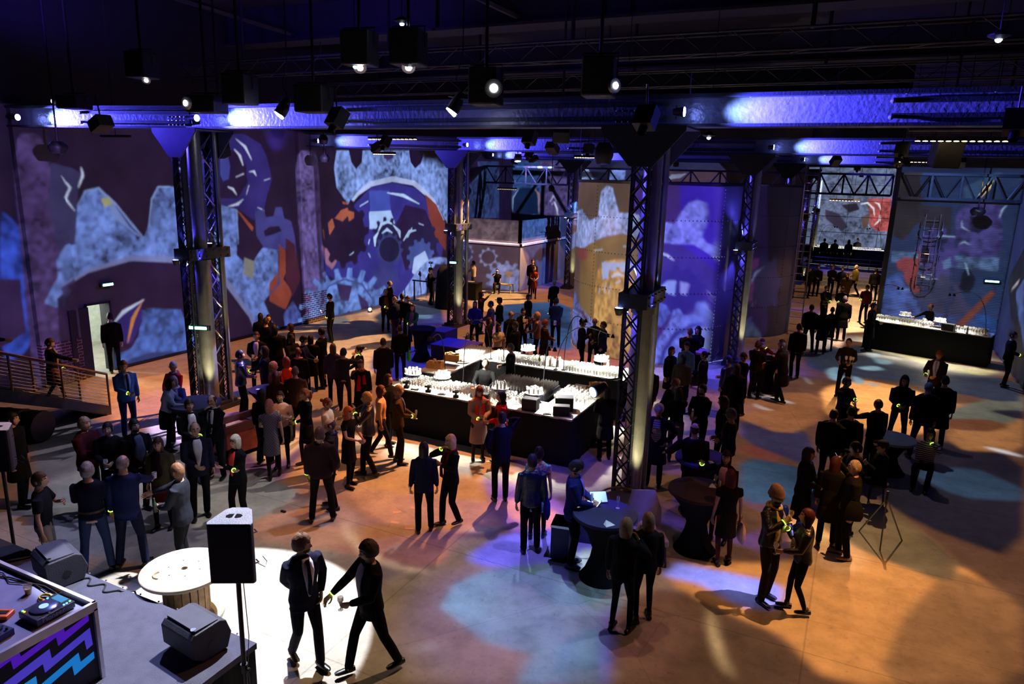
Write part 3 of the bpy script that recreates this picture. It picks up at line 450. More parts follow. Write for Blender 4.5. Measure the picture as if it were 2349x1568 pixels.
(236,180,120,0,-1.14,41.36,0.76,48.24,1.62,43.28,0.94,33.68,-0.72,32.1,-1.41,32.15),
(190,170,150,0,-1.77,32.43,-0.74,32.59,-0.43,29.12,-1.47,28.46),
(250,190,150,0,-0.7,33.67,-0.1,33.85,-0.13,29.31,-0.54,29.89),
(170,90,80,0,-3.03,23.9,-2.18,23.8,-1.59,21.94,-2.17,21.59),
(80,70,190,0,-4.55,24.28,-3.03,25.94,-2.54,22.43,-3.55,20.76),
(150,130,190,0,-5.78,22.85,-4.81,22.81,-4.45,21.27,-5.29,21.32),
(150,140,84,0,-4.89,15.15,-4.67,15.54,-4.43,14.8),
(236,190,140,0,-7.77,9.3,-7.35,8.87,-6.81,8.54,-6.34,8.4,-5.82,8.4,-5.44,8.58,-5.46,8.61,-5.87,8.5,-6.4,8.53,-6.84,8.67,-7.34,8.95,-7.76,9.32),
(226,180,120,0,-1.31,9.65,-1.2,9.12,-1,8.59,-0.76,8.3,-0.75,8.33,-0.95,8.66,-1.13,9.18,-1.29,9.66),
(210,200,200,0,-6.45,8.57,-6.42,8.78,-6.32,9.07,-6.33,9.08,-6.45,8.8,-6.45,8.58),
(210,200,200,0,-5.66,9.99,-5.36,10.18,-5.03,10.56,-5.04,10.57,-5.4,10.24,-5.67,10),
(210,200,200,0,-8.72,11.65,-8.49,11.8,-8.2,11.88,-8.21,11.9,-8.53,11.86,-8.73,11.66),
(210,200,200,0,-5.24,9.47,-5.02,9.12,-5.01,9.14,-5.23,9.49),
(210,200,200,0,3.35,19.71,3.67,19.48,4.06,19.45,4.08,19.52,3.73,19.76,3.37,19.78),
(210,200,200,0,-9.12,12.7,-8.56,12.93,-7.98,12.95,-7.58,13.25,-7.62,13.73,-7.63,13.74,-7.62,13.3,-8.02,13.02,-8.59,12.99,-9.13,12.71),
(210,200,200,0,-4.07,6.69,-4.18,7.01,-4.19,7.01,-4.08,6.68),
(210,200,200,0,-5.81,19.38,-5.41,19.37,-5.42,19.41,-5.82,19.42),
(210,200,200,0,-2.14,20.39,-1.91,20,-1.62,20.02,-1.62,20.06,-1.92,20.17,-2.13,20.42),
(210,200,200,0,-1.08,24.14,-0.84,23.43,-0.83,23.49,-1.08,24.21),
(210,200,200,0,-5.31,7.03,-4.68,6.75,-4.48,7.06,-4.33,6.93,-4.33,6.93,-4.49,7.08,-4.69,6.77,-5.31,7.03),
(210,200,200,0,-2.59,21.04,-1.87,21.11,-1.14,20.96,-1.14,21.04,-1.89,21.43,-2.6,21.12),
],
}
# ---------------------------------------------------------------- projectors: calibrated slides
def fbm(h,w,cells,oct=4):
    a=np.zeros((h,w)); amp=1;tot=0
    for k in range(oct):
        c=cells*2**k; gh=max(2,int(c)); gw=max(2,int(c*w/h)); g=RNG.random((gh+1,gw+1))
        y=np.linspace(0,gh-1e-3,h); x=np.linspace(0,gw-1e-3,w); yi=y.astype(int); xi=x.astype(int); fy=(y-yi)[:,None]; fx=(x-xi)[None]
        fy=fy*fy*(3-2*fy); fx=fx*fx*(3-2*fx)
        a+=amp*((g[yi][:,xi]*(1-fx)+g[yi][:,xi+1]*fx)*(1-fy)+(g[yi+1][:,xi]*(1-fx)+g[yi+1][:,xi+1]*fx)*fy); tot+=amp; amp*=.55
    return a/tot
class Surf:
    def __init__(s,key,a0,a1,b0,b1,st,bg,alb,blur,hit,gain=1.,sb=None):
        s.a0,s.a1,s.b0,s.b1=a0,a1,b0,b1; sb=sb or st; s.w=int((a1-a0)/st); s.h=int((b1-b0)/sb); s.hit=hit
        img=np.empty((s.h,s.w,3)); img[:]=lin(bg); tex=np.zeros((s.h,s.w))
        ca=a0+(np.arange(s.w)+.5)*(a1-a0)/s.w; cb=b0+(np.arange(s.h)+.5)*(b1-b0)/s.h
        for r in ART.get(key,[]):
            P=np.array(r[4:],float).reshape(-1,2)
            if (key=='F' and len(P)<12) or (key!='F' and 5<len(P)<11 and r[3]):
                for _ in range(1 if key=='F' else 2): Q=np.roll(P,-1,0); P=np.stack([P*.82+Q*.18,P*.18+Q*.82],1).reshape(-1,2)
            x0,x1=np.searchsorted(ca,[P[:,0].min(),P[:,0].max()]); y0,y1=np.searchsorted(cb,[P[:,1].min(),P[:,1].max()])
            if x1<=x0 or y1<=y0: continue
            if key=='F' or len(P)<16:
                pass
            X,Y=ca[None,x0:x1],cb[y0:y1,None]; ins=np.zeros((y1-y0,x1-x0),bool)
            for i in range(len(P)):
                (xa,ya),(xb,yb)=P[i],P[i-1]
                if ya==yb: continue
                ins^=((ya>Y)!=(yb>Y))&(X<(xb-xa)*(Y-ya)/(yb-ya)+xa)
            img[y0:y1,x0:x1][ins]=lin(r[:3]); tex[y0:y1,x0:x1][ins]=r[3]
        n=fbm(s.h,s.w,14,5) if key=='F' else .45*fbm(s.h,s.w,14,4)+.55*fbm(s.h,s.w,48,3); n2=fbm(s.h,s.w,5,3)
        f=1+(n-.5)*(.5+(1.7 if key=='F' else 2.6)*tex)+(n2-.5)*(.9 if key=='F' else .6)
        for _ in range(blur):
            q=2 if key=='F' and _<2 else 1; img=(img+np.roll(img,q,0)+np.roll(img,-q,0)+np.roll(img,q,1)+np.roll(img,-q,1))/5
        s.L=np.clip(img*f[...,None],0,None)*gain*PI/np.array(alb)
    def sample(s,a,b):
        x=(a-s.a0)/(s.a1-s.a0)*s.w-.5; y=(b-s.b0)/(s.b1-s.b0)*s.h-.5
        ok=(x>0)&(y>0)&(x<s.w-2)&(y<s.h-2); x=np.clip(x,0,s.w-2); y=np.clip(y,0,s.h-2); xi=x.astype(int); yi=y.astype(int); fx=(x-xi)[...,None]; fy=(y-yi)[...,None]
        v=(s.L[yi,xi]*(1-fx)+s.L[yi,xi+1]*fx)*(1-fy)+(s.L[yi+1,xi]*(1-fx)+s.L[yi+1,xi+1]*fx)*fy
        return v*ok[...,None]
def plane_hit(axis,val,sgn,ca,cb):
    def hit(o,d):
        t=(val-o[axis])/np.where(abs(d[...,axis])<1e-6,1e-6,d[...,axis]); ok=t>0; t=np.where(ok,t,1)
        p=o+d*t[...,None]; return p,abs(d[...,axis]),t,p[...,ca],p[...,cb],ok
    return hit
def cyl_hit(cx,cy_,R):
    def hit(o,d):
        ox,oy=o[0]-cx,o[1]-cy_; A=d[...,0]**2+d[...,1]**2+1e-9; B=2*(ox*d[...,0]+oy*d[...,1]); C=ox*ox+oy*oy-R*R
        D=B*B-4*A*C; t=(-B-np.sqrt(np.maximum(D,0)))/(2*A); ok=(D>0)&(t>0); t=np.where(ok,t,1); p=o+d*t[...,None]
        n=np.stack([(p[...,0]-cx)/R,(p[...,1]-cy_)/R],-1); c=-(n[...,0]*d[...,0]+n[...,1]*d[...,1])
        return p,np.maximum(c,.02),t,np.degrees(np.arctan2(p[...,1]-cy_,p[...,0]-cx)),p[...,2],ok
    return hit
SILO1=(-6.72,26.0,2.97); SILO2=(-4.9,31.6,2.6)
AW=(.12,.12,.135); AF=(.37,.335,.29)
SF={'L':Surf('L',6,40.9,0,7.6,.022,(24,14,44),AW,1,plane_hit(0,-20,1,1,2),.85),
'T':Surf('T',-170,10,0,6.1,.35,(50,36,60),AW,1,cyl_hit(*SILO1),.85,.03),
'S':Surf('S',-150,60,0,6.1,.8,(26,20,44),AW,1,cyl_hit(*SILO2),.55,.04),
'BF':Surf('BF',-20.1,-16.2,0,3.85,.02,(60,46,60),AW,1,plane_hit(1,34.3,-1,0,2)),
'BR':Surf('BR',34.3,40.9,0,3.85,.03,(36,46,90),AW,1,plane_hit(0,-16.2,1,1,2)),
'K':Surf('K',-20.1,-7,3.2,7.4,.03,(34,36,70),AW,1,plane_hit(1,41,-1,0,2)),
'R':Surf('R',1.1,5.2,0,6.9,.02,(34,44,80),AW,1,plane_hit(1,32.6,-1,0,2),.7),
'Q':Surf('Q',23,32.6,0,6.9,.03,(30,36,80),AW,2,plane_hit(0,5.2,1,1,2),.7),
'Z':Surf('Z',-8,6,1,7.5,.03,(80,90,120),AW,1,plane_hit(1,66,-1,0,2)),
'F':Surf('F',-20,5.2,1.5,47,.03,(84,52,31),AF,5,plane_hit(2,0,1,0,1))}
PJ=[]  # name, surface, where it hangs, aim, half angle, weight centre
def weights(p,c,cs,sg):
    f=lambda q:np.exp(-((p[...,0]-q[0])**2+(p[...,1]-q[1])**2)/(2*sg*sg))
    return f(c)**2/(sum(f(q)**2 for q in cs)+1e-12)
def projector(surf,loc,tgt,half,res,c=None,cs=None,sg=3.):
    L=bpy.data.lights.new('projector_beam','SPOT'); o=bpy.data.objects.new('projector_beam',L); link(o); aim(o,loc,tgt)
    R=np.array(o.rotation_euler.to_matrix()); T=math.tan(math.radians(half)); g=((np.arange(res)+.5)/res*2-1)*T
    X,Y=np.meshgrid(g,g); d=np.stack([X,Y,-np.ones_like(X)],-1); d/=np.linalg.norm(d,axis=-1)[...,None]; d=d@R.T
    p,cs_,t,a,b,ok=SF[surf].hit(np.array(loc,float),d); E=SF[surf].sample(a,b)*ok[...,None]
    if cs: E=E*weights(p,c,cs,sg)[...,None]
    I=E*(t**2/np.maximum(cs_,.06))[...,None]
    I[np.hypot(X,Y)>T*.99]=0
    mx=float(np.percentile(I.max(-1),99.9))+1e-6; I=np.minimum(I/mx,1.5)
    im=bpy.data.images.new('slide',res,res,float_buffer=True,alpha=False); buf=np.ones((res,res,4),np.float32); buf[...,:3]=I; im.pixels.foreach_set(buf.ravel()); im.update()
    L.energy=4*PI*mx; L.spot_size=math.radians(2*half); L.spot_blend=0; L.shadow_soft_size=.03; L.use_nodes=True
    nt=L.node_tree; em=[n for n in nt.nodes if n.type=='EMISSION'][0]; N=nt.nodes.new; K=nt.links.new
    tc=N('ShaderNodeTexCoord'); sx=N('ShaderNodeSeparateXYZ'); K(tc.outputs['Normal'],sx.inputs[0]); cx=N('ShaderNodeCombineXYZ')
    for i in (0,1):
        dv=N('ShaderNodeMath'); dv.operation='DIVIDE'; K(sx.outputs[i],dv.inputs[0]); K(sx.outputs[2],dv.inputs[1])
        ma=N('ShaderNodeMath'); ma.operation='MULTIPLY_ADD'; K(dv.outputs[0],ma.inputs[0]); ma.inputs[1].default_value=-.5/T; ma.inputs[2].default_value=.5; K(ma.outputs[0],cx.inputs[i])
    it=N('ShaderNodeTexImage'); it.image=im; it.extension='CLIP'; K(cx.outputs[0],it.inputs[0]); K(it.outputs[0],em.inputs[0]); PJ.append((loc,tgt))
LC=[(-20,8.5),(-20,17.5),(-20,28.5),(-20,37.8)]
for c,lx in zip(LC,(-12.5,-13.2,-13.2,-16.0)): projector('L',(lx,c[1],6.7),(-20,c[1],3),58,1300,c,LC,2.6)
projector('T',(-7.6,18.2,6.7),(-6.9,23.5,3),50,900)
projector('S',(-1.2,27.2,6.7),(-3.5,30.5,3),55,384)
projector('BF',(-14,29,6.7),(-18,34.3,2),45,384); projector('BR',(-10.5,34.5,6.7),(-16.2,37.5,2),50,384)
KC=[(-17.5,41),(-10,41)]
for c,l in zip(KC,((-17.2,35.6,6.75),(-9.2,38.3,6.8))): projector('K',l,(c[0],41,5),60,512,c,KC,3)
projector('R',(2.6,27.5,6.75),(3.2,32.6,3.2),50,512)
projector('Q',(1.2,27.2,6.75),(5.2,27.6,3.2),58,320); projector('Z',(-.5,58.5,6.7),(-.5,66,4),55,384)
FC=[((-9,5.5),(-7.9,9.4)),((-3.6,5.8),(-2.9,9.9)),((1.2,8.2),(1.6,11.3)),((-14,14),(-12.6,17.2)),((-7.6,12),(-7.1,15.2)),((0,16.5),(.6,19.6)),((-8.5,20),(-8,21.6)),((-14,24),(-12.6,27)),((-11.5,34),(-11,36)),((1,27),(.9,30.2)),((-1,39),(-.6,41.5))]
FS=[c for c,_ in FC]
for c,l in FC: projector('F',(l[0],l[1],6.72),(c[0],c[1],0),63,1024,c,FS,3.2)
# ---------------------------------------------------------------- stage wash, column and beam lamps
spot('stage_spot',(-7.3,8.6,6.75),(-7.35,5.75,0),6500,(.9,.93,1),37,.05,.05)
PJLAB=['small slide projector aimed at the near end of the left wall','small slide projector aimed at the big gear on the left wall','small slide projector aimed at the far end of the left wall','small slide projector aimed at the corner above the control room','small slide projector in front of the big silo','small slide projector aimed at the second silo','small slide projector in front of the control room','small slide projector aimed at the right side of the control room','small slide projector aimed at the wall above the control room','small slide projector aimed at the wall behind the silo top','small slide projector in front of the right-hand bar wall','small slide projector aimed at the right wall','small slide projector deep in the far hall',
'small slide projector hanging above the edge of the stage','small slide projector above the floor left of the nearest column','small slide projector above the floor at lower right','small slide projector above the floor before the left wall','small slide projector above the front of the central bar','small slide projector above the floor right of the nearest column','small slide projector above the floor behind the central bar','small slide projector above the floor left of the middle column','small slide projector above the floor before the farthest left column','small slide projector above the floor before the right-hand bar','small slide projector above the opening to the far hall']
# ================================================================ the setting
def concrete():
    m=bpy.data.materials.new('stained_concrete'); m.use_nodes=True; nt=m.node_tree; N=nt.nodes.new; L=nt.links.new; b=nt.nodes['Principled BSDF']
    tc=N('ShaderNodeTexCoord'); 
    def noise(sc,det,rough=.6):
        n=N('ShaderNodeTexNoise'); n.inputs['Scale'].default_value=sc; n.inputs['Detail'].default_value=det; n.inputs['Roughness'].default_value=rough; L(tc.outputs['Object'],n.inputs['Vector']); return n.outputs[0]
    def ramp(x,a,b_,ca,cb):
        r=N('ShaderNodeMapRange'); r.inputs[1].default_value=a; r.inputs[2].default_value=b_; r.inputs[3].default_value=ca; r.inputs[4].default_value=cb; L(x,r.inputs[0]); return r.outputs[0]
    def mul(a,c):
        x=N('ShaderNodeMath'); x.operation='MULTIPLY'; L(a,x.inputs[0]); L(c,x.inputs[1]); return x.outputs[0]
    f=mul(ramp(noise(.35,5),.35,.65,.8,1.2),ramp(noise(2.2,6,.7),.3,.62,.72,1.08)); f=mul(f,ramp(noise(9,4,.75),.28,.42,.7,1.))
    v=N('ShaderNodeTexVoronoi'); v.feature='DISTANCE_TO_EDGE'; v.inputs['Scale'].default_value=.17; L(tc.outputs['Object'],v.inputs['Vector']); f=mul(f,ramp(v.outputs[0],0,.002,.8,1))
    br=N('ShaderNodeTexBrick'); br.inputs['Scale'].default_value=1; br.inputs['Mortar Size'].default_value=.012; br.inputs['Brick Width'].default_value=5.6; br.inputs['Row Height'].default_value=3.1; br.offset=0; br.inputs['Mortar Smooth'].default_value=0
    L(tc.outputs['Object'],br.inputs['Vector']); f=mul(f,ramp(br.outputs['Fac'],0,1,1,.75))
    x=N('ShaderNodeVectorMath'); x.operation='SCALE'; x.inputs[0].default_value=(.43,.39,.34); L(f,x.inputs['Scale']); L(x.outputs[0],b.inputs['Base Color'])
    L(ramp(noise(1.7,3),.3,.7,.45,.75),b.inputs['Roughness']); b.inputs['Specular IOR Level'].default_value=.35
    return m
def plaster(c,scale,brick=False,corr=False,name='plaster'):
    m=bpy.data.materials.new(name); m.use_nodes=True; nt=m.node_tree; N=nt.nodes.new; L=nt.links.new; b=nt.nodes['Principled BSDF']; b.inputs['Roughness'].default_value=.85; b.inputs['Specular IOR Level'].default_value=.15
    tc=N('ShaderNodeTexCoord'); n=N('ShaderNodeTexNoise'); n.inputs['Scale'].default_value=scale; n.inputs['Detail'].default_value=6; L(tc.outputs['Object'],n.inputs['Vector'])
    r=N('ShaderNodeMapRange'); r.inputs[1].default_value=.3; r.inputs[2].default_value=.7; r.inputs[3].default_value=.78; r.inputs[4].default_value=1.1; L(n.outputs[0],r.inputs[0])
    x=N('ShaderNodeVectorMath'); x.operation='SCALE'; L(r.outputs[0],x.inputs['Scale']); x.inputs[0].default_value=c
    if brick:
        sp=N('ShaderNodeSeparateXYZ'); L(tc.outputs['Object'],sp.inputs[0]); cb=N('ShaderNodeCombineXYZ'); L(sp.outputs[1 if brick=='x' else 0],cb.inputs[0]); L(sp.outputs[2],cb.inputs[1])
        k=N('ShaderNodeTexBrick'); k.inputs['Scale'].default_value=1; k.inputs['Brick Width'].default_value=.24; k.inputs['Row Height'].default_value=.085; k.inputs['Mortar Size'].default_value=.012
        k.inputs['Color1'].default_value=(.09,.045,.045,1); k.inputs['Color2'].default_value=(.07,.035,.035,1); k.inputs['Mortar'].default_value=(.25,.23,.23,1); L(cb.outputs[0],k.inputs['Vector']); L(k.outputs[0],x.inputs[0])
    L(x.outputs[0],b.inputs['Base Color'])
    if corr:
        wv=N('ShaderNodeTexWave'); wv.bands_direction='Z'; wv.inputs['Scale'].default_value=5; L(tc.outputs['Object'],wv.inputs['Vector']); bp=N('ShaderNodeBump'); bp.inputs['Strength'].default_value=.5; bp.inputs['Distance'].default_value=.02; L(wv.outputs[0],bp.inputs['Height']); L(bp.outputs[0],b.inputs['Normal'])
    return m
PL=plaster((.13,.13,.145),1.2); PLC=plaster((.13,.13,.145),1.2,corr=True,name='corrugated_sheet'); BRX=plaster((1,1,1),1,brick='x',name='brick'); DARKW=plaster((.05,.05,.06),.8,name='dark_cladding')
def struct(mb,name,m,smooth=False): return tag(mb.obj(name,m,None,smooth),kind='structure')
fl=MB(); fl.box((-30,-6,-.2),(12,75,0)); struct(fl,'floor',concrete())
wl=MB(); wl.box((-20.4,-2,0),(-20,12.85,11)); wl.box((-20.4,13.55,0),(-20,41.2,11)); wl.box((-20.4,12.85,2.1),(-20,13.55,11)); struct(wl,'wall_left',PL)
for i,(y0,y1) in enumerate(((11.35,12.5),(21.75,23.05))):
    p=MB(); p.box((-20.02,y0,1.25),(-19.82,y1,7.5)); struct(p,f'trim_{i*2+1}',PL)
    p=MB(); p.box((-20.02,y0,0),(-19.8,y1,1.25)); struct(p,f'trim_{i*2+2}',BRX)
p=MB(); p.box((-20.01,13.6,.0),(-19.97,21.7,.1)); struct(p,'baseboard_left',BLACKM)
up=MB(); up.box((-20.02,-2,7.62),(-19.96,41,11.2)); struct(up,'trim_17',mat((.018,.018,.03),.8,name='upper_wall_shade'))  # added dark sheet, the darkness under the roof put into its colour
# door in the left wall, room behind it lit
dr=MB(); dr.box((-20.42,12.8,0),(-19.97,12.86,2.14)); dr.box((-20.42,13.54,0),(-19.97,13.6,2.14)); dr.box((-20.42,12.8,2.1),(-19.97,13.6,2.16)); struct(dr,'trim_5',DARKW)
d=MB(); d.box((-.03,-.7,0),(.02,0,2.06)); d=struct(d,'door_1',DARKW); d.location=(-19.95,12.86,.01); d.rotation_euler[2]=.25
h=MB(); h.tube([(.03,-.62,1.0),(.07,-.62,1.0),(.07,-.5,1.0)],.01,6); h.obj('door_handle',CHROME,d)
bk=MB(); bk.box((-24,10.5,0),(-23.9,16,3)); bk.box((-24,10.4,0),(-20.4,10.5,3)); bk.box((-24,16,0),(-20.4,16.1,3)); bk.box((-24,10.4,3),(-20.4,16.1,3.1)); struct(bk,'wall_back_corridor',mat((.85,.88,.8),.8,name='corridor_white'))
point('corridor_light',(-22,12.9,2.4),420,(.92,1,.86),.3)
wb=MB(); wb.box((-20.4,41,0),(-2.9,41.3,11)); struct(wb,'wall_back',PL)
ws=MB(); ws.box((-5.5,62.9,0),(-5.3,66,11)); ws.box((-3.1,41.3,0),(-2.9,41.6,11)); struct(ws,'wall_side',DARKW)
wr=MB(); wr.box((1.1,32.6,0),(5.4,32.9,11)); struct(wr,'wall_right_back',PLC)
wq=MB(); wq.box((5.2,5,0),(5.5,32.9,11)); struct(wq,'wall_right',PL)
wz=MB(); wz.box((-9,66,0),(8,66.3,11)); struct(wz,'wall_far',plaster((.13,.13,.14),.6,name='panelled_far_wall'))
pl=MB()
for x in (-6,-3.6,-1.2,1.2,3.6): pl.box((x-.02,65.96,0),(x+.02,66.01,9))
for z in (2.2,3.5,4.8,6.1): pl.box((-9,65.96,z-.02),(6,66.01,z+.02))
struct(pl,'trim_6',DARKW)
wc=MB(); wc.box((2.8,32.9,0),(3.0,66,11)); struct(wc,'wall_hall_right',DARKW)
# ceiling: sheeting with deep joists running across the hall
ce=MB(); ce.box((-28,-6,11.2),(12,75,11.4)); struct(ce,'ceiling',plaster((.03,.03,.05),.5,name='roof_sheet'))
for i,y in enumerate((10.5,19.0,27.5,36,45,55)):
    g=MB(); g.box((-21,y-.25,10.15),(6,y+.25,11.2)); g.box((-21,y-.45,10.1),(6,y+.45,10.18)); struct(g,f'trim_{7+i}',mat((.02,.02,.03),.7,name='roof_girder'))
for i,x in enumerate((-17,-9,-1)):
    g=MB(); g.tube([(x,4,11.1),(x+1.8,10.5,10.3)],.09,6); g.tube([(x,19,10.3),(x-1.8,10.5,11.1)],.09,6); struct(g,f'trim_{13+i}',mat((.02,.02,.03),.7,name='roof_girder'))
# the building in the hall (control room with parapet and raised sign)
bx=MB(); bx.box((-20.0,34.3,0),(-16.2,41,2.45)); bx.box((-20.0,34.3,2.6),(-16.2,34.45,3.8)); bx.box((-16.35,34.3,2.6),(-16.2,41,3.8)); bx.box((-20,34.3,2.45),(-16.2,41,2.62)); 
struct(bx,'wall_control_room',PL)
ld=MB(); ld.box((-20.0,34.2,2.46),(-16.1,34.3,2.58)); ld.box((-16.2,34.2,2.46),(-16.1,41,2.58)); struct(ld,'trim_16',WHITE)
sg=MB()  # relief: saw-tooth works roof over lettering
X=-16.19
def bar(a,b,t=.05): 
    a=np.array(a);b=np.array(b);sg.tube([(X,a[0],a[1]),(X,b[0],b[1])],t/2,4)
for y in (36.3,37.0,37.7): bar((y,3.35),(y+.75,3.68)); bar((y+.75,3.68),(y+.75,3.4))
bar((36.2,2.92),(39.2,2.92)); bar((36.2,3.3),(36.2,3.0))
sgo=sg.obj('works_sign',PL); tag(sgo,'raised factory roof sign with worn lettering on the control room parapet','sign')
tx=bpy.data.curves.new('lettering','FONT'); tx.body='HFRMLHB'; tx.size=.36; tx.extrude=.015; to=bpy.data.objects.new('lettering',tx); 
dg=bpy.context.evaluated_depsgraph_get(); link(to); to.rotation_euler=(PI/2,0,PI/2); to.location=(X+.005,36.75,3.0); to.data.materials.append(PL); to.parent=sgo
def text_mesh(name,body,size,ext,m,parent,loc,rot,align='LEFT'):
    c=bpy.data.curves.new(name,'FONT'); c.body=body; c.size=size; c.extrude=ext; c.align_x=align; t=bpy.data.objects.new(name,c); link(t)
    bpy.context.view_layer.update(); me=bpy.data.meshes.new_from_object(t.evaluated_get(bpy.context.evaluated_depsgraph_get())); bpy.data.objects.remove(t)
    o=bpy.data.objects.new(name,me); me.materials.clear(); me.materials.append(m); link(o,parent); o.location=loc; o.rotation_euler=rot; return o
bpy.data.objects.remove(to); text_mesh('lettering','HEFALHB',.36,.015,PL,sgo,(X+.005,36.75,3.0),(PI/2,0,PI/2))
# silos of riveted steel plate
def silo(cx,cy_,R,h,label,name='silo'):
    m=MB(); m.lathe([(R,0),(R,h)],72,c=(cx,cy_,0)); 
    o=tag(m.obj(name,plaster((.13,.13,.145),.7,name='riveted_plate'),None,True),label,'silo')
    for i in o.data.polygons:
        if len(i.vertices)>4: i.use_smooth=False
    r=MB(); 
    for z in (1.25,2.45,3.65,4.85):
        for k in range(140):
            a=2*PI*k/140; r.ball((cx+R*math.cos(a),cy_+R*math.sin(a),z),.022,5,3)
    for k in range(8):
        a=2*PI*k/8+.25
        for q in range(48): r.ball((cx+R*math.cos(a),cy_+R*math.sin(a),.1+q*h/49),.022,5,3)
    tag(r.obj('rivets',mat((.06,.06,.07),.5,.3,name='rivet')),kind='stuff').parent=o
    t=MB(); t.lathe([(R-.05,h-.03),(R+.04,h-.03),(R+.04,h+.05),(R-.05,h+.05)],72,c=(cx,cy_,0)); t.obj('rim',BLACKM,o)
    return o
silo(*SILO1,6.0,'big riveted steel silo behind the central bar, lit brown and violet')
SM2=plaster((.07,.07,.08),.7,name='shaded_riveted_plate'); s2=silo(*SILO2,6.0,'second riveted silo in shade, behind the right-hand column'); s2.data.materials[0]=SM2  # same plate as the big silo, its shade put into a darker colour
# dark cladding frame and ladder cage between silo and opening
# ================================================================ steelwork
LENSW=glow((1,1,1),30,'white_lens'); LENSB=glow((.25,.35,1),40,'blue_lens'); LENSY=glow((1,.72,.35),14,'warm_lens'); GREEN=glow((.25,1,.75),5,'green_tube')
def lattice(mb,p0,p1,side,n,r,m=0,cross=True):
    "bars zigzagging between two chords: p0->p1 is chord one, side the offset to chord two"
    p0,p1,side=[np.array(q,float) for q in (p0,p1,side)]
    for i in range(n):
        a=p0+(p1-p0)*i/n; b=p0+(p1-p0)*(i+1)/n
        if cross: mb.tube([a,b+side],r,4,m); mb.tube([a+side,b],r,4,m)
        elif i%2: mb.tube([a,b+side],r,4,m)
        else: mb.tube([a+side,b],r,4,m)
def column(x,y,label,top=7.0,collar=4.1,det=True):
    t=thing('lattice_column',label,'column',(x,y,0),0,'latticed steel columns')
    for sy in (-.45,.45):
        c=MB()
        for sx in (-.14,.14):
            for q in (-.06,.06): c.box((sx-.012,sy+q-.02,0),(sx+.012,sy+q+.02,top)); 
            c.box((sx-.02,sy-.075,0),(sx+.02,sy-.06,top)); c.box((sx-.02,sy+.06,0),(sx+.02,sy+.075,top)); c.box((sx-.006,sy-.07,0),(sx+.006,sy+.07,top))
        c.obj('post',STEEL,t)
        l=MB(); lattice(l,(-.14,sy-.07,.1),(-.14,sy-.07,top-.1),(.28,0,0),20,.014); lattice(l,(-.14,sy+.07,.1),(-.14,sy+.07,top-.1),(.28,0,0),20,.014); l.obj('lacing',STEEL,t)
    l=MB(); lattice(l,(.14,.0,.1),(.14,.0,top-.1),(0,.38,0),16,.02,cross=False); lattice(l,(-.14,-.38,.1),(-.14,-.38,top-.1),(0,.76,0),13,.018,cross=False); l.obj('side_lacing',STEELL,t)
    p=MB(); p.cyl((.1,-.1,collar+.05),.16,top-collar-.05,20); p.obj('upper_pipe',STEELL,t,True)
    p=MB(); p.cyl((.1,-.1,.05),.19,collar-.25,20); p.cyl((.1,-.1,collar-.3),.22,.12,20); p.obj('lower_pipe',STEELL,t,True)
    p=MB(); p.box((-.22,-.62,collar-.16),(.30,.62,collar+.1)); 
    for k in range(6):
        for z in (-.1,.05): p.ball((.31,-.55+k*.22,collar+z),.025,6,4)
    p.obj('collar',STEEL,t)
    p=MB(); p.cyl((.19,.45,0),.055,top,10); p.obj('conduit',STEELL,t,True)
    rv=MB(); 
    for i in range(26):
        for sy in (-.45,.45):
            for dz in (0,.05): rv.ball((.165,sy,.3+i*.25+dz),.014,5,3)
    rv.obj('bolts',CHROME,t)
    p=MB(); p.box((-.3,-.7,0),(.3,.7,.12)); p.box((-.24,-.6,.12),(.24,.6,.2)); p.obj('base_plate',STEEL,t)
    for sy in (-.56,.53):
        p=MB(); p.prism([(-.72,top),(.72,top),(.72,top-.08),(.2,top-.66),(-.2,top-.66),(-.72,top-.08)],(0,sy,0),(1,0,0),(0,0,1),(0,.03,0)); p.obj('capital',mat((.02,.025,.035),.6,.1,.3,name='capital_paint'),t)
    p=MB(); p.box((-.72,-.53,top-.03),(.72,.53,top)); p.obj('bearing_plate',mat((.02,.025,.035),.6,.1,.3,name='capital_paint'),t)
    # lamps clamped to the collar and foot
    for (lx,ly,lz,nm) in ((.05,.2,collar+.16,'blue_uplight'),(-.2,-.6,collar-.2,'blue_spotlight')):
        q=MB(); q.lathe([(.0,-.1),(.05,-.1),(.085,0),(.085,.03),(.0,.03)],10,c=(lx,ly,lz)); f=q.obj(nm,BLACKM,t); e=MB(); e.lathe([(0,.032),(.07,.032)],10,c=(lx,ly,lz),cap=False); e.obj('lens',LENSB,f)
    return t
COLS=[(-14.6,12.45),(-3.45,12.45),(-14.6,24.95),(-3.45,24.95),(-14.5,37.4),(-3.45,37.4),(-3.45,49.9),(-3.45,62.0)]
CL=['near left latticed steel column with green tube light beside the high tables','nearest latticed steel column, right of the central bar','latticed column between the small tables and the silo, left of the big silo','latticed column standing in front of the second silo','farthest left latticed column beside the control room','latticed column top showing over the second silo','first latticed column seen through the opening, left of the steps','second latticed column seen through the opening, deeper in the hall']
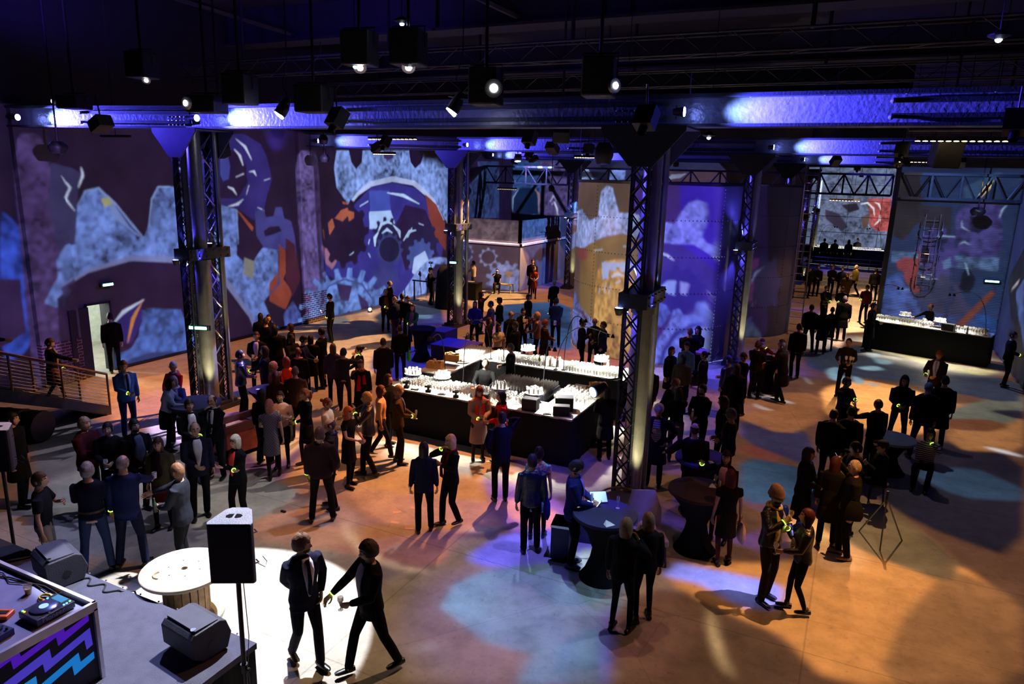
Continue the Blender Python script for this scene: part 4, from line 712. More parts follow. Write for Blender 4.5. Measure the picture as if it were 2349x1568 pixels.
for i,((x,y),lb) in enumerate(zip(COLS,CL)):
    t=column(x,y,lb); f=1 if i in (0,1) else 1.0
    
    for dy in (.2,-.33): spot('column_blue',(x-.1,y+dy,4.25),(x+.02,y+dy*.6,7),200*f,BLUE,80,.5); spot('column_blue',(x-.1,y+dy,3.85),(x+.02,y+dy*.6,0),230*f,BLUE,80,.5)
    spot('column_blue_front',(x+.34,y-.34,3.9),(x+.12,y-.12,5.6),260*f,BLUE,44,.6)
    spot('column_warm',(x+.5,y-.5,.25),(x+.14,y-.1,2.6),600*f,(1,.85,.42),36,.7)
    if i in(1,2,3,5,6,7,4): spot('column_amber',(x+.62,y+.1,3.4),(x+.16,y+.1,6.4),70*f,(1,.62,.38),40,.6)
def beam(y,x0,x1,y0,label,grp='main crane beams'):
    L=x1-x0; t=thing('steel_beam',label,'beam',(x0,y0,7.0),math.atan2(y-y0,L),grp); L=math.hypot(L,y-y0)
    m=MB(); m.box((0,-.02,.05),(L,.02,.46)); m.obj('web',mat((.2,.2,.3),.34,.3,.6,bump=.5,bscale=14,name='pitted_steel'),t)
    m=MB(); m.box((0,-.2,0),(L,.2,.05)); m.obj('bottom_flange',STEEL,t); m=MB(); m.box((0,-.2,.46),(L,.2,.52)); m.obj('top_flange',STEEL,t)
    s=MB(); s.box((L*.42,-.09,.12),(L,-.02,.19)); s.box((L*.42,-.09,.34),(L,-.02,.41)); s.obj('stiffener',STEEL,t)
    r=MB()
    for k in range(int(L/1.1)): r.ball((.5+k*1.1,-.1,.47),.025,6,4)
    for k in range(20): r.ball((L-.2-.11*(k%5),-.03,.1+.09*(k//5)),.018,5,3)
    for z in (.13,.36): r.ball((L*.42,-.1,z),.04,8,5)
    r.obj('bolts',STEELL,t)
    f=MB(); f.tube([(.45,-.42,.22),(.62,-.4,.22)],[.05,.08],12); f.tube([(.5,-.42,.1),(.5,-.42,.32)],.012,5); f=f.obj('wash_light',BLACKM,t); e=MB(); e.tube([(.62,-.4,.22),(.635,-.4,.22)],.075,12); e.obj('lens',LENSB,f)
    c=math.cos(t.rotation_euler[2]); s_=math.sin(t.rotation_euler[2])
    P=lambda a,b,z:(x0+a*c-b*s_,y0+a*s_+b*c,7+z)
    return P
BE=[]
for y,n in ((12.45,'A'),(24.95,'B'),(37.4,'C')):
    yl={12.45:11.5,24.95:22.3,37.4:37.4}[y]; nm={12.45:'near',24.95:'middle',37.4:'far'}[y]
    P1=beam(y,-20,-14.6,yl,f'{nm} steel beam bay from the left wall to the first column, blue-lit')
    P2=beam(y,-14.6,-3.45,y,f'{nm} steel beam bay between the two columns, blue-lit at its left end')
    P3=beam(y,-3.45,5.2,y,f'{nm} steel beam bay right of the right-hand column, blue-lit')
    for P,k in ((P1,1),(P2,1),(P3,1.3)):
        spot('beam_wash',P(.66,-.4,.24),P(3.4,-.02,.24),k*5200,(.07,.04,1),40,.85,.05)
        spot('beam_wash',P(.66,-.4,.24),P(2.0,-.02,.24),k*650,(.3,.5,1),40,.9,.05)
# lattice girders under the roof in the far bays
def girder(x0,x1,y,label,z0=5.68,z1=6.6,n=6):
    t=thing('lattice_girder',label,'girder',(0,0,0)); c=MB()
    for z in (z0,z1): c.box((x0,y-.06,z-.05),(x1,y+.06,z+.05))
    c.obj('chord',STEEL,t); w=MB(); L=x1-x0
    for i in range(n):
        a=x0+L*i/n; b=a+L/n; w.tube([(a,y,z1),((a+b)/2,y,z0)],.04,5); w.tube([((a+b)/2,y,z0),(b,y,z1)],.04,5); w.box((b-.04,y-.03,z0),(b+.04,y+.03,z1))
    w.obj('web_bars',STEEL,t); return t
girder(-20,-14.9,37.4,'dark lattice girder over the control room',n=4); girder(-14.1,-3.8,37.6,'dark lattice girder above the big silo',n=7)
girder(-3.1,1.0,37.4,'dark lattice girder over the opening to the far hall',n=4); girder(1.2,5.2,32.3,'dark lattice girder above the right-hand bar wall',n=4)
pt=MB(); pt.box((1.0,32.3,0),(1.12,32.6,7)); pt.box((.94,32.25,0),(1.0,32.65,7)); 
o=tag(pt.obj('steel_post',STEEL),'dark steel post at the right edge of the opening','post'); spot('column_blue_front',(.7,31.9,4.5),(1.0,32.3,6.8),60,BLUE,40,.6)
# ladder cage beside silo
def ladder(x,y,z0,z1,label,hoops=True):
    t=thing('wall_ladder',label,'ladder',(x,y,0)); m=MB()
    for s in (-.25,.25): m.tube([(s,0,z0),(s,0,z1)],.025,6)
    m.obj('rail',STEELL,t); m=MB()
    for k in range(int((z1-z0)/.3)): m.tube([(-.25,0,z0+.15+k*.3),(.25,0,z0+.15+k*.3)],.015,5)
    m.obj('rungs',STEELL,t)
    if hoops:
        m=MB()
        for z in np.arange(z0+.4,z1,.9): m.tube([(.4*math.cos(a)*1.,-.75*math.sin(a),z) for a in np.linspace(0,PI,9)],.02,5)
        for a in (.6,1.57,2.5): m.tube([(.4*math.cos(a),-.75*math.sin(a),z0+.4),(.4*math.cos(a),-.75*math.sin(a),z1-.1)],.015,5)
        m.obj('cage',STEELL,t)
ladder(2.45,32.4,2.3,5.1,'caged steel ladder on the wall behind the right bar'); ladder(-2.0,31.0,0,6.8,'dark ladder frame at the right edge of the second silo',False)
# box trusses across the hall with hung fixtures
def truss(y,z,x0,x1,label,h=.42,n=44,w=.4):
    t=thing('box_truss',label,'truss',(0,0,0),0,'lighting trusses'); c=MB()
    for dy in (-w/2,w/2):
        for dz in (0,h): c.tube([(x0,y+dy,z+dz),(x1,y+dy,z+dz)],.026,6)
    c.obj('chord',STEEL,t); l=MB()
    lattice(l,(x0,y-w/2,z),(x1,y-w/2,z),(0,0,h),n,.013,cross=False); lattice(l,(x0,y-w/2,z),(x1,y-w/2,z),(0,w,0),n,.013,cross=False); l.obj('bracing',STEEL,t)
    for x in np.arange(x0+2.5,x1,5.2): d=MB(); d.tube([(x,y,z+h),(x,y,11.21)],.05,5); d.obj('hanger',BLACKM,t)
    return t
truss(16.5,8.78,-19.5,4.8,'nearest box truss of lattice tubes under the roof'); truss(21.5,8.75,-19.5,4.8,'second box truss behind the nearest one'); truss(29,8.9,-19.5,4.8,'third box truss deep under the roof')
def hung(name,cat,label,x,y,z,w,d,h,rz=0,lens=None,tilt=0,group=None,drop=11.2,lc=LENSW):
    t=thing(name,label,cat,(x,y,z),rz,group); m=MB(); m.box((-w/2,-d/2,-h/2),(w/2,d/2,h/2)); b=bevel(m.obj('housing',BLACKP,t),.03); b.rotation_euler[0]=tilt
    m=MB(); m.tube([(0,0,h/2),(0,0,drop-z)],.03,6); m.tube([(-w/2-.03,0,0),(-w/2-.03,0,h/2+.06),(w/2+.03,0,h/2+.06),(w/2+.03,0,0)],.015,5); m.obj('bracket',BLACKM,t)
    if lens:
        lx,ly,lz,nx,ny,nz,r=lens; p=np.array((lx,ly,lz)); n=np.array((nx,ny,nz),float); n/=np.linalg.norm(n)
        q=MB(); q.tube([p,p+n*.06],[r,r],16); q.obj('lens_ring',STEELL,t,True); q=MB(); q.tube([p+n*.055,p+n*.07],[r*.45]*2,12); q.obj('lens',lc,t)
    return t
HP=[('video_projector','projector','large black projector hanging at top, left one of the pair',(825,112),.56,.6,(0,0,-.3,.3,-.6,-.6,.12)),
('video_projector','projector','large black projector hanging at top, right one of the pair',(937,110),.56,.6,(0,0,-.3,.2,-.6,-.6,.12)),
('video_projector','projector','black projector hanging at upper left under the blue roof',(325,150),.5,.55,(.1,0,-.28,.3,-.6,-.6,.09)),
('video_projector','projector','black projector with round lens above the near beam, left of the first bright lamp',(475,240),.7,.34,(-.25,-.28,0,-.3,-1,0,.13)),
('video_projector','projector','black projector with round glowing lens, beside the bright lamp near the middle',(1115,200),.5,.6,(.2,-.25,-.05,.5,-1,0,.15)),
('video_projector','projector','black projector with side lens at upper centre-right',(1375,178),.5,.6,(.25,-.22,-.15,1,-.8,0,.11)),
('video_projector','projector','black projector low above the left end of the near beam',(170,235),.6,.3,(-.3,-.25,0,-.4,-1,0,.07)),
('hanging_speaker','speaker','black square loudspeaker hanging left of the first bright lamp',(550,205),.55,.6,None),
('hanging_speaker','speaker','tilted black loudspeaker hanging right of the first bright lamp',(720,228),.6,.5,None)]
for nm,ct,lb,(px,py),w,h,ln in HP:
    d=FW*FPX+RT*(px-WPX/2)-UP*(py-HPX/2); p=EYE+d*(11.3/d.y); hung(nm,ct,lb,p.x,p.y,p.z,w,.5,h,.2,ln)
def atY(px,py,Y): d=FW*FPX+RT*(px-WPX/2)-UP*(py-HPX/2); return EYE+d*(Y/d.y)
for nm,lb,px,py,Y,w,h,dr in (('hanging_speaker','blue-lit tilted loudspeaker hanging at upper right between the beams',2170,352,20,.6,.62,11.2),('moving_head','round-bodied moving light hanging in front of the silo top',1385,352,20,.55,.6,11.2),('hanging_speaker','black loudspeaker hanging just below the near beam at centre-right',1288,312,17,.4,.3,11.2),
    ('hanging_speaker','black loudspeaker clipped beside the first column head',508,340,13.5,.28,.45,11.2),('moving_head','dark moving light below the near beam in front of the left wall',133,338,10.9,.42,.28,11.2),('moving_head','dark moving light below the middle beam beside the second pilaster',744,363,21,.42,.28,11.2),('moving_head','small round lamp above the middle beam beside the second pilaster',742,320,19,.3,.3,11.2),
    ('pendant_lamp','round black pendant shade hanging over the right bar wall',2243,485,31.5,.5,.3,11.2),('moving_head','dark lamp hanging over the control room parapet',1073,437,33,.35,.4,11.2),('moving_head','dark lamp hanging beside the farthest left column',1265,432,33,.3,.3,11.2)):
    p=atY(px,py,Y); 
    if nm=='hanging_speaker': hung(nm,'speaker',lb,p.x,p.y,p.z,w,.4,h,.35,None,.25,None,dr)
    else:
        t=thing(nm,lb,'lamp',(p.x,p.y,p.z)); m=MB(); m.lathe([(0,-h/2),(w*.35,-h/2),(w/2,-h*.1),(w/2,h*.15),(w*.3,h/2),(0,h/2)],16); m.obj('head',BLACKP,t,True); m=MB(); m.tube([(0,0,h/2),(0,0,dr-p.z)],.02,6); m.obj('bracket',BLACKM,t)
# bright par lamps on bent arms
for lb,px,py in (('blazing white par lamp on a bent arm before the left half of the near beam',645,262),('blazing white par lamp on a bent arm before the middle of the near beam',1040,255)):
    p=atY(px,py,11.4); t=thing('par_lamp',lb,'lamp',tuple(p)); m=MB(); m.tube([(-.02,-.02,.0),(.05,.03,.14),(.13,.07,.32)],[.12,.115,.06],14); m.obj('can',BLACKM,t)
    m=MB(); m.tube([(-.045,-.035,-.03),(-.02,-.02,.0)],[.10,.11],14); m.obj('lens',glow((.85,.9,1),60,'par_lens'),t); m=MB(); m.tube([(.13,.07,.32),(.02,.05,.55),(.16,.05,1.0),(.16,.05,11.2-p.z)],.012,6); m.obj('arm',BLACKM,t)
    m=MB(); m.tube([(-.1,.0,.26),(.1,.0,.22),(.2,.0,.2)],.02,6); m.obj('clamp',CHROME,t)
    spot('par_beam',(p.x-.07,p.y-.06,p.z-.06),(p.x-1.6,p.y-3,0),900 if px<700 else 500,(.8,.85,1),22,.5)
# LED battens: rows of warm lamps
for lb,px0,px1,py,Y,n in (('warm LED batten with a row of lamps just above the middle beam',848,952,319,22.4,12),('warm LED batten below the middle beam in front of the gear wall',858,905,353,24.6,10),('warm LED batten beside the moving light in front of the silo',1320,1373,361,24.5,10),('long warm LED batten at upper right over the beams',2105,2306,323,19.5,12),
    ('warm LED batten below the far beam at right',2065,2145,371,30,10),('warm LED batten in the opening to the far hall',1905,1970,459,42,10),('faint warm LED batten above the control room',1143,1183,433,35.5,10)):
    a=atY(px0,py,Y); b=atY(px1,py+(1 if Y<40 else 2),Y); t=thing('led_batten',lb,'lamp',tuple(a),0,'LED battens'); L=b.x-a.x; zr=b.z-a.z
    m=MB(); m.box((-.05,-.04,.0),(L+.05,.04,.09)); m.obj('housing',BLACKM,t)
    for i in range(n):
        q=MB(); q.lathe([(0,-.012),(.03*L/1.2+.01,-.012),(.03*L/1.2+.01,.004)],8,c=(L*i/(n-1),0,0)); q.obj('lens',LENSY if 'faint' not in lb else glow((1,.7,.35),2.5,'dim_lens'),t)
    
    for f in (.2,.8): m=MB(); m.tube([(L*f,0,.09),(L*f,0,11.2-a.z)],.01,5); m.obj('hanger',BLACKM,t)
# flat tube fittings
for lb,px,py,Y,L in (('unlit fluorescent fitting under the near beam at left',265,314,13,1.1),('pale fluorescent tube at upper right',2210,298,17,1.9)):
    p=atY(px,py,Y); t=thing('tube_fitting',lb,'lamp',tuple(p)); m=MB(); m.box((-L/2,-.06,0),(L/2,.06,.05)); m.obj('housing',BLACKM,t); m=MB(); m.tube([(0,0,.05),(0,0,11.2-p.z)],.01,5); m.obj('hanger',BLACKM,t); m=MB(); m.tube([(-L/2,0,-.02),(L/2,0,-.02)],.014,6); m.obj('tube',mat((.5,.4,.45),.4,name='unlit_tube'),t)
# small pin lights
for lb,px,py,Y in (('small bright downlight at the far upper right corner',2291,90,12),('small blue pin lamp left of the pair of projectors',815,152,11.2),('small blue pin lamp under the right projector',940,154,11.2),('tiny blue pin lamp above the right projector of the pair',922,54,11.4),('small white pin lamp under the near beam at centre',1434,310,16),('small white pin lamp right of the nearest column head',1626,315,16)):
    p=atY(px,py,Y); t=thing('pin_lamp',lb,'lamp',tuple(p)); m=MB(); m.lathe([(.05,0),(.14,.04),(.14,.06),(.03,.12),(0,.12)],12); m.obj('reflector',BLACKM,t); m=MB(); m.ball((0,0,0),.045,8,5); m.obj('bulb',glow((.6,.75,1),25,'pin_bulb'),t); m=MB(); m.tube([(0,0,.1),(0,0,11.2-p.z)],.008,4); m.obj('cable',BLACKM,t)
# working projectors where the beams leave
for i,(lc,tg) in enumerate(PJ):
    d=Vector(tg)-Vector(lc); d.normalize(); lc=Vector(lc); c=lc-d*.22
    t=thing('beam_projector',None,None,tuple(c)); q=d.to_track_quat('-Z','Y'); t.rotation_mode='QUATERNION'; t.rotation_quaternion=q
    m=MB(); m.box((-.14,-.1,-.08),(.14,.1,.22)); m.obj('housing',BLACKP,t); m=MB(); m.tube([(0,0,-.18),(0,0,-.08)],.06,12,cap=False); m.obj('lens_barrel',BLACKM,t,True)
    a=q.inverted()@Vector((0,0,.5)); m=MB(); m.tube([(0,0,.1),tuple(a)],.015,5); m.obj('bracket',BLACKM,t)
    tag(t,PJLAB[i],'projector','small slide projectors under the beams')
# signs and tubes
def exitsign(p,rz,label,L=.42):
    t=thing('emergency_light',label,'light',tuple(p),rz,'green emergency lights'); m=MB(); m.box((-L/2,-.05,-.06),(L/2,.03,.06)); m.obj('casing',BLACKM,t); m=MB(); m.tube([(-L/2+.05,-.055,0),(L/2-.05,-.055,0)],.038,10); m.obj('tube',GREEN,t); 
    for s in (-1,1):
        m=MB(); m.cyl((s*(L/2-.03),-.06,-.05),.03,.1,8); m.obj('end_cap',CHROME,t)
exitsign((-19.93,13.5,2.66),PI/2,'green emergency light over the open door in the left wall'); exitsign((-14.4,12.05,2.27),.35,'green emergency tube strapped to the near left column',.55)
exitsign((4.75,32.57,2.65),0,'green emergency light low on the right-hand back wall',.55); exitsign((-14.4,24.3,2.7),.3,'small green emergency light on the column left of the silo',.35)
q=atY(1411,890,12.0); t=thing('stage_lamp','blue-white spotlight clamped low on the nearest column','lamp',(-3.75,11.6,2.55)); m=MB(); m.tube([(0,0,0),(-.12,-.26,-.06)],[.07,.11],16); m.obj('can',BLACKM,t); m=MB(); m.tube([(-.122,-.265,-.062),(-.125,-.27,-.063)],.095,16); m.obj('lens',glow((.3,.4,1),5,'blue_face'),t); m=MB(); m.tube([(0,0,.1),(.2,.3,.1)],.02,6); m.obj('clamp',BLACKM,t)
spot('stage_lamp_beam',(-4.08,11.6,2.5),(-7,9.5,.3),160,(.15,.18,1),60,.6)
# blue washes on the roof and upper walls
for l,tg,pw in (((-17,8.5,8.6),(-18.5,12,11.2),1500),((-12,11.5,8.8),(-13.5,16,11.2),1300),((-19.4,9.6,6.0),(-20,9.9,8),110),((-19.2,20.5,6.6),(-20,20.8,7.4),40),((-8,12,8.8),(-7,17,11.2),160)):
    spot('roof_wash',l,tg,pw,(.12,.06,1),75,1)
spot('silo_wash',(-2.4,19.8,6.6),(-5.4,23.5,2.6),900,(.09,.04,1),52,.8,.05)
# floor-level colour spots seen among the crowd
for l,tg,pw,c,s in (((-5.2,11.5,6.7),(-4.1,8.6,.8),900,(.16,.13,1),26),((-12.6,14.0,6.9),(-12.9,11.8,1.0),900,(.25,.25,1),26),((-3.0,20.4,6.7),(-3.6,18.0,1),900,(.14,.1,1),30),((-9.5,12.6,6.9),(-11.3,15.0,1.4),420,(1,.25,.12),22),((-12.4,22.0,6.6),(-11.6,19.6,1),420,(.12,.08,1),30),((-8.3,12.2,6.8),(-6.6,12.6,1),420,(1,.3,.12),18),((-2.0,23,6.6),(-3.5,21.5,2.5),700,(.1,.06,1),42),((-10,9.8,6.6),(-11.5,6.2,1.2),700,(.55,.6,1),34),((-1,12,6.8),(-2.6,9.2,1),260,(1,.35,.3),26)):
    spot('colour_spot',l,tg,pw,c,s,.7,.05)
# ================================================================ stage corner
CARPET=mat((.075,.075,.11),.95,0,.1,bump=.4,bscale=60,name='stage_carpet')
t=thing('stage_platform','low stage covered in dark carpet with black skirt at the lower left','stage',(0,0,0))
m=MB(); m.box((-14.5,.5,.52),(-5.91,5.42,.6)); m.obj('deck',CARPET,t)
m=MB(); k=60
for (x0,y0,x1,y1) in ((-5.93,.5,-5.93,5.40),(-5.93,5.40,-14.5,5.40)):
    P=[]; n=np.array((y1-y0,-(x1-x0)),float); n/=np.linalg.norm(n)
    for i in range(k+1):
        f=i/k; w_=.018*math.sin(f*k*1.3); P.append((x0+(x1-x0)*f+n[0]*w_,y0+(y1-y0)*f+n[1]*w_))
    V=[(a,b,0) for a,b in P]+[(a,b,.52) for a,b in P]; m.add(V,[(i,i+1,k+2+i,k+1+i) for i in range(k)])
m.obj('skirt',CLOTH,t)
m=MB(); m.box((-14,5.425,.53),(-6,5.435,.56)); 
for x in np.arange(-9.4,-6.2,.35): m.ball((x,5.44,.6),.014,5,3)
m.obj('edge_trim',STEELL,t)
def wedge(x,y,rz,label):
    t=thing('stage_monitor',label,'speaker',(x,y,.6),rz,'wedge monitors on the stage')
    prof=[(-.24,.10),(-.25,.34),(-.2,.4),(.12,.42),(.2,.38),(.26,.2),(.2,.02),(-.1,.0)]
    m=MB(); m.prism(prof,(-.3,0,0),(0,1,0),(0,0,1),(.6,0,0)); bevel(m.obj('cabinet',mat((.03,.03,.045),.6,0,.4,bump=.2,bscale=90,name='textured_black_paint'),t),.012)
    m=MB(); m.box((-.27,-.18,.405),(.27,.11,.43)); m.obj('grille',mat((.05,.05,.07),.75,name='grille_cloth'),t)
    m=MB(); m.cyl((0,0,0),.03,.01,12); g=m.obj('badge',CHROME,t); g.location=(.22,-.17,.425)
    m=MB(); m.tube([(.301,0,.18),(.304,0,.18)],.05,14); m.obj('handle_recess',BLACKM,t); return t
wedge(-6.45,5.03,-.12,'black wedge monitor at the front corner of the stage, beside the speaker stand'); wedge(-9.3,5.2,-.25,'black wedge monitor behind the DJ booth, left of the cable drum')
# DJ booth
t=thing('dj_booth','DJ booth with white metal edging and violet and blue zigzag front','table',(0,0,0))
m=MB(); m.box((-10.6,2.9,.6),(-6.97,4.18,1.46)); m.obj('body',mat((.012,.01,.03),.5,name='dark_panel'),t)
m=MB(); m.box((-10.6,2.9,1.46),(-6.97,4.18,1.485)); m.obj('worktop',mat((.2,.21,.36),.6,name='booth_felt'),t)
EDGE=mat((.8,.8,.85),.3,.5,.6,name='aluminium_edge')
m=MB(); m.box((-10.6,4.17,1.44),(-6.94,4.21,1.54)); m.obj('edging',EDGE,t)
m=MB(); m.box((-6.975,2.9,1.44),(-6.935,4.21,1.54)); m.obj('edging',EDGE,t)
m=MB(); m.box((-6.975,4.17,.6),(-6.935,4.21,1.46)); m.obj('edging',EDGE,t)
ZB=[((.10,.01,.62),[(2.9,1.40),(3.0,1.41),(3.23,1.45),(3.41,1.465),(3.42,1.37),(3.85,1.45),(3.86,1.37),(4.12,1.42),(4.12,1.35),(3.78,1.26),(3.77,1.37),(3.34,1.28),(3.33,1.39),(3.22,1.37),(2.9,1.28)]),
((.09,.06,.75),[(2.9,1.1),(3.24,1.19),(3.69,1.28),(3.7,1.16),(4.12,1.26),(4.13,1.05),(4.06,1.03),(4.05,1.16),(3.62,1.05),(3.61,1.16),(3.35,1.11),(2.9,1.0)]),
((.01,.28,.85),[(3.35,.9),(3.58,.95),(3.97,1.05),(3.98,.93),(4.13,.96),(4.13,.88),(3.9,.82),(3.89,.95),(3.66,.89),(3.4,.82)]),((.02,.34,.9),[(2.9,.92),(3.42,1.06),(3.53,1.07),(3.53,.98),(2.9,.84)])]
for c,pl_ in ZB:
    m=MB(); m.prism(pl_,(-6.97,0,0),(0,1,0),(0,0,1),(.006,0,0)); m.obj('zigzag_band',mat(c,.5,emit=tuple(q*.9 for q in c),es=.55,var=0,name='backlit_band'),t)
# gear on the booth
def deck(x,y,rz,label):
    t=thing('dj_deck',label,'deck',(x,y,1.485),rz); m=MB(); m.box((-.16,-.2,.012),(.16,.2,.085)); bevel(m.obj('body',mat((.05,.05,.07),.35,.2,.5,name='deck_plastic'),t),.008)
    for sx in (-.12,.12):
        for sy in (-.16,.16): m=MB(); m.cyl((sx,sy,0),.02,.014,8); m.obj('foot',BLACKM,t)
    m=MB(); m.lathe([(0,.086),(.125,.086),(.13,.1),(.12,.108),(0,.108)],32,c=(0,-.03,0)); w=m.obj('jog_wheel',mat((.12,.14,.3),.25,.6,.6,name='jog_metal'),t,True); m=MB(); m.cyl((0,-.03,.108),.045,.004,20); m.obj('jog_display',glow((.3,.5,1),1.6,'jog_display'),w)
    m=MB(); m.box((-.1,.11,.086),(.07,.185,.094)); m.obj('screen',glow((.05,.3,.6),1.0,'deck_screen'),t)
    for i,(a,b,c) in enumerate(((-.13,-.17,(.1,1,.3)),(-.1,-.17,(1,.35,.05)),(.13,.13,(.2,.5,1)),(.13,.1,(.2,.5,1)),(.12,.17,(.2,1,.3)),(-.135,.05,(1,.1,.1)),(-.135,.09,(.1,.8,1)))): m=MB(); m.cyl((a,b,.085),.011,.008,8); m.obj('button',glow(c,2.5,'button_led'),t)
    m=MB(); m.box((.125,-.15,.085),(.15,.05,.089)); m.box((.128,-.07,.089),(.147,-.05,.1)); m.obj('pitch_fader',CHROME,t); return t
dk=deck(-7.26,3.88,0,'DJ deck with lit jog wheel and screen at the booth corner')
text_mesh('lettering','Pioneer',.075,.0015,mat((.5,.5,.55),.4,name='silver_print'),dk,(.162,-.15,.03),(PI/2,0,PI/2))
deck(-8.9,3.98,.1,'DJ deck at the left picture edge behind the cables')
t=thing('mixer','small black mixer with coloured knobs left of the DJ deck','mixer',(-7.35,3.36,1.485),.1); m=MB(); m.box((-.16,-.14,0),(.16,.14,.07)); m.obj('body',mat((.04,.05,.14),.4,.3,.5,name='mixer_panel'),t)
for i in range(5):
    for j in range(4): m=MB(); m.cyl((-.12+i*.06,-.1+j*.065,.07),.013,.025,8); m.obj('knob',[CHROME,BLACKM,mat((.1,.3,1),.4,name='blue_knob')][(i+j)%3],t)
t=thing('effects_box','orange effects box on the booth, left of the DJ deck','box',(-7.62,3.62,1.485),.5); m=MB(); m.box((-.1,-.07,0),(.1,.07,.05)); bevel(m.obj('body',mat((.85,.17,.04),.4,name='orange_paint'),t),.01); m=MB(); m.box((-.07,-.03,.05),(.07,.03,.056)); m.obj('dark_label',BLACKM,t)
t=thing('drink_glass','plastic cup of yellow drink behind the DJ deck','cup',(-7.8,4.0,1.485)); m=MB(); m.lathe([(.03,0),(.045,.12),(.043,.12),(.028,.004)],16); m.obj('cup',glassmat(),t,True); m=MB(); m.lathe([(0,.004),(.029,.005),(.038,.07),(0,.07)],14); m.obj('drink',mat((.9,.7,.25),.4,name='yellow_drink'),t)
t=thing('cable_coil','small coil of yellow cable beside the DJ deck','cable',(-7.55,4.02,1.49)); m=MB(); 
for k in range(3): m.tube([(.07*math.cos(a)+.01*k,.05*math.sin(a),.008+.012*k) for a in np.linspace(0,2*PI,16)],.007,6)
m.obj('coil',YEL,t)
m=MB(); m.tube([(-8.75,4.1,1.5),(-8.5,4.0,1.495),(-8.3,4.08,1.5),(-8.0,4.12,1.495),(-7.75,4.15,1.51),(-7.5,4.14,1.495),(-7.4,4.12,1.56)],.009,6); m.tube([(-8.7,4.0,1.5),(-8.45,4.1,1.5),(-8.2,4.02,1.5),(-7.9,4.13,1.5),(-7.6,4.1,1.5)],.007,6); tag(m.obj('black_cable',BLACKP),'pair of black cables lying along the back edge of the booth','cable')
m=MB(); m.tube([(.25*k*.1-9.0,5.30+.06*math.sin(k*.5),.61) for k in range(0,30)]+[(-8.2,5.5,.55),(-8.15,5.55,.1)],.012,6); tag(m.obj('stage_cable',BLACKP),'dark cable running from the wedge monitor over the stage edge','cable')
t=thing('headphones','blue-lit headphones on the booth at the left picture edge','headphones',(-8.75,4.06,1.6)); m=MB(); m.tube([(.09*math.cos(a),0,.09*math.sin(a)) for a in np.linspace(0,PI,12)],.012,6); m.obj('headband',mat((.1,.3,.6),.4,name='blue_band'),t)
for s in (-1,1): m=MB(); m.tube([(s*.09,-0.02,-.02),(s*.075,.02,-.03)],.045,12); m.obj('ear_cup',BLACKP,t)
# PA speaker on a tripod stand
SX,SY=-5.5,4.85
def pa(x,y,z,rz,label):
    t=thing('pa_speaker',label,'speaker',(x,y,z),rz); pf=[(-.22,-.17),(.22,-.17),(.235,-.13),(.14,.16),(.08,.21),(-.08,.21),(-.14,.16),(-.235,-.13)]
    m=MB(); m.prism(pf,(0,0,.015),(1,0,0),(0,1,0),(0,0,.67)); bevel(m.obj('cabinet',mat((.02,.02,.035),.5,0,.4,bump=.15,bscale=90,name='speaker_paint'),t),.012)
    m=MB(); m.prism([(a*.985,b*.985) for a,b in pf],(0,0,.685),(1,0,0),(0,1,0),(0,0,.008)); tp=m.obj('top_panel',mat((.62,.64,.74),.7,bump=.5,bscale=70,name='lit_textured_top'),t)  # top of the black cabinet, the bluish-white light on it put into its colour
    for s in (-1,1): m=MB(); m.prism([(s*.012,-.02),(s*.03,-.035),(s*.075,-.02),(s*.085,.02),(s*.06,.05),(s*.012,.06)],(0,.0,.692),(1,0,0),(0,1,0),(0,0,.004)); m.obj('handle_recess',BLACKM,tp)
    m=MB(); m.box((-.2,-.178,.03),(.2,-.168,.67)); m.obj('grille',mat((.012,.012,.025),.7,name='fine_grille'),t)
    for z_ in (.55,.2): m=MB(); m.tube([(.2,.0,z_),(.235,-.02,z_-.02),(.2,-.1,z_)],.008,6); m.obj('side_handle',CHROME,t)
    m=MB(); m.tube([(.17,.08,.12),(.26,.1,.05),(.28,.1,.12),(.24,.1,.18)],.004,5); m.obj('cable_loop',BLACKM,t); return t
pa(SX,SY,1.92,math.radians(29),'black PA speaker with brightly lit triangular top on the tall stand')
t=thing('speaker_stand','black tripod speaker stand at the stage corner','stand',(SX,SY,0)); m=MB(); m.cyl((0,0,.32),.026,1.62,12); m.obj('pole',BLACKM,t,True); m=MB(); m.cyl((0,0,.75),.04,.1,12); m.tube([(0,0,.8),(.08,0,.8)],.02,8); m.obj('clamp',BLACKM,t)
m=MB(); m.cyl((0,0,.42),.045,.12,12); m.obj('hub',BLACKM,t)
for k in range(3):
    a=.3+2*PI*k/3; c,s=math.cos(a),math.sin(a); m=MB(); m.tube([(.04*c,.04*s,.5),(.48*c,.48*s,.02)],.014,6); m.tube([(.02*c,.02*s,.34),(.26*c,.26*s,.26)],.01,6); l=m.obj('leg',BLACKM,t); m=MB(); m.ball((.485*c,.485*s,.02),.02,6,4); m.obj('rubber_foot',BLACKP,l)
m=MB(); m.tube([(.05,.02,1.9),(.07,.03,1.2),(.03,.02,.8),(.06,.03,.3),(.12,.1,.01)],.005,5); m.obj('cable',BLACKM,t)
p=at(6,1075,1.5); pa(p.x,p.y,1.5,.6,'dark speaker cut off by the left picture edge'); t=thing('speaker_stand','dark speaker pole at the left picture edge','stand',(p.x,p.y,0)); m=MB(); m.cyl((0,0,.6 if p.y<5.4 else 0),.026,1.52-(.6 if p.y<5.4 else 0),10); m.obj('pole',BLACKM,t)
m=MB(); m.cyl((0,0,.6 if p.y<5.4 else 0),.2,.03,14); m.obj('base',BLACKM,t)
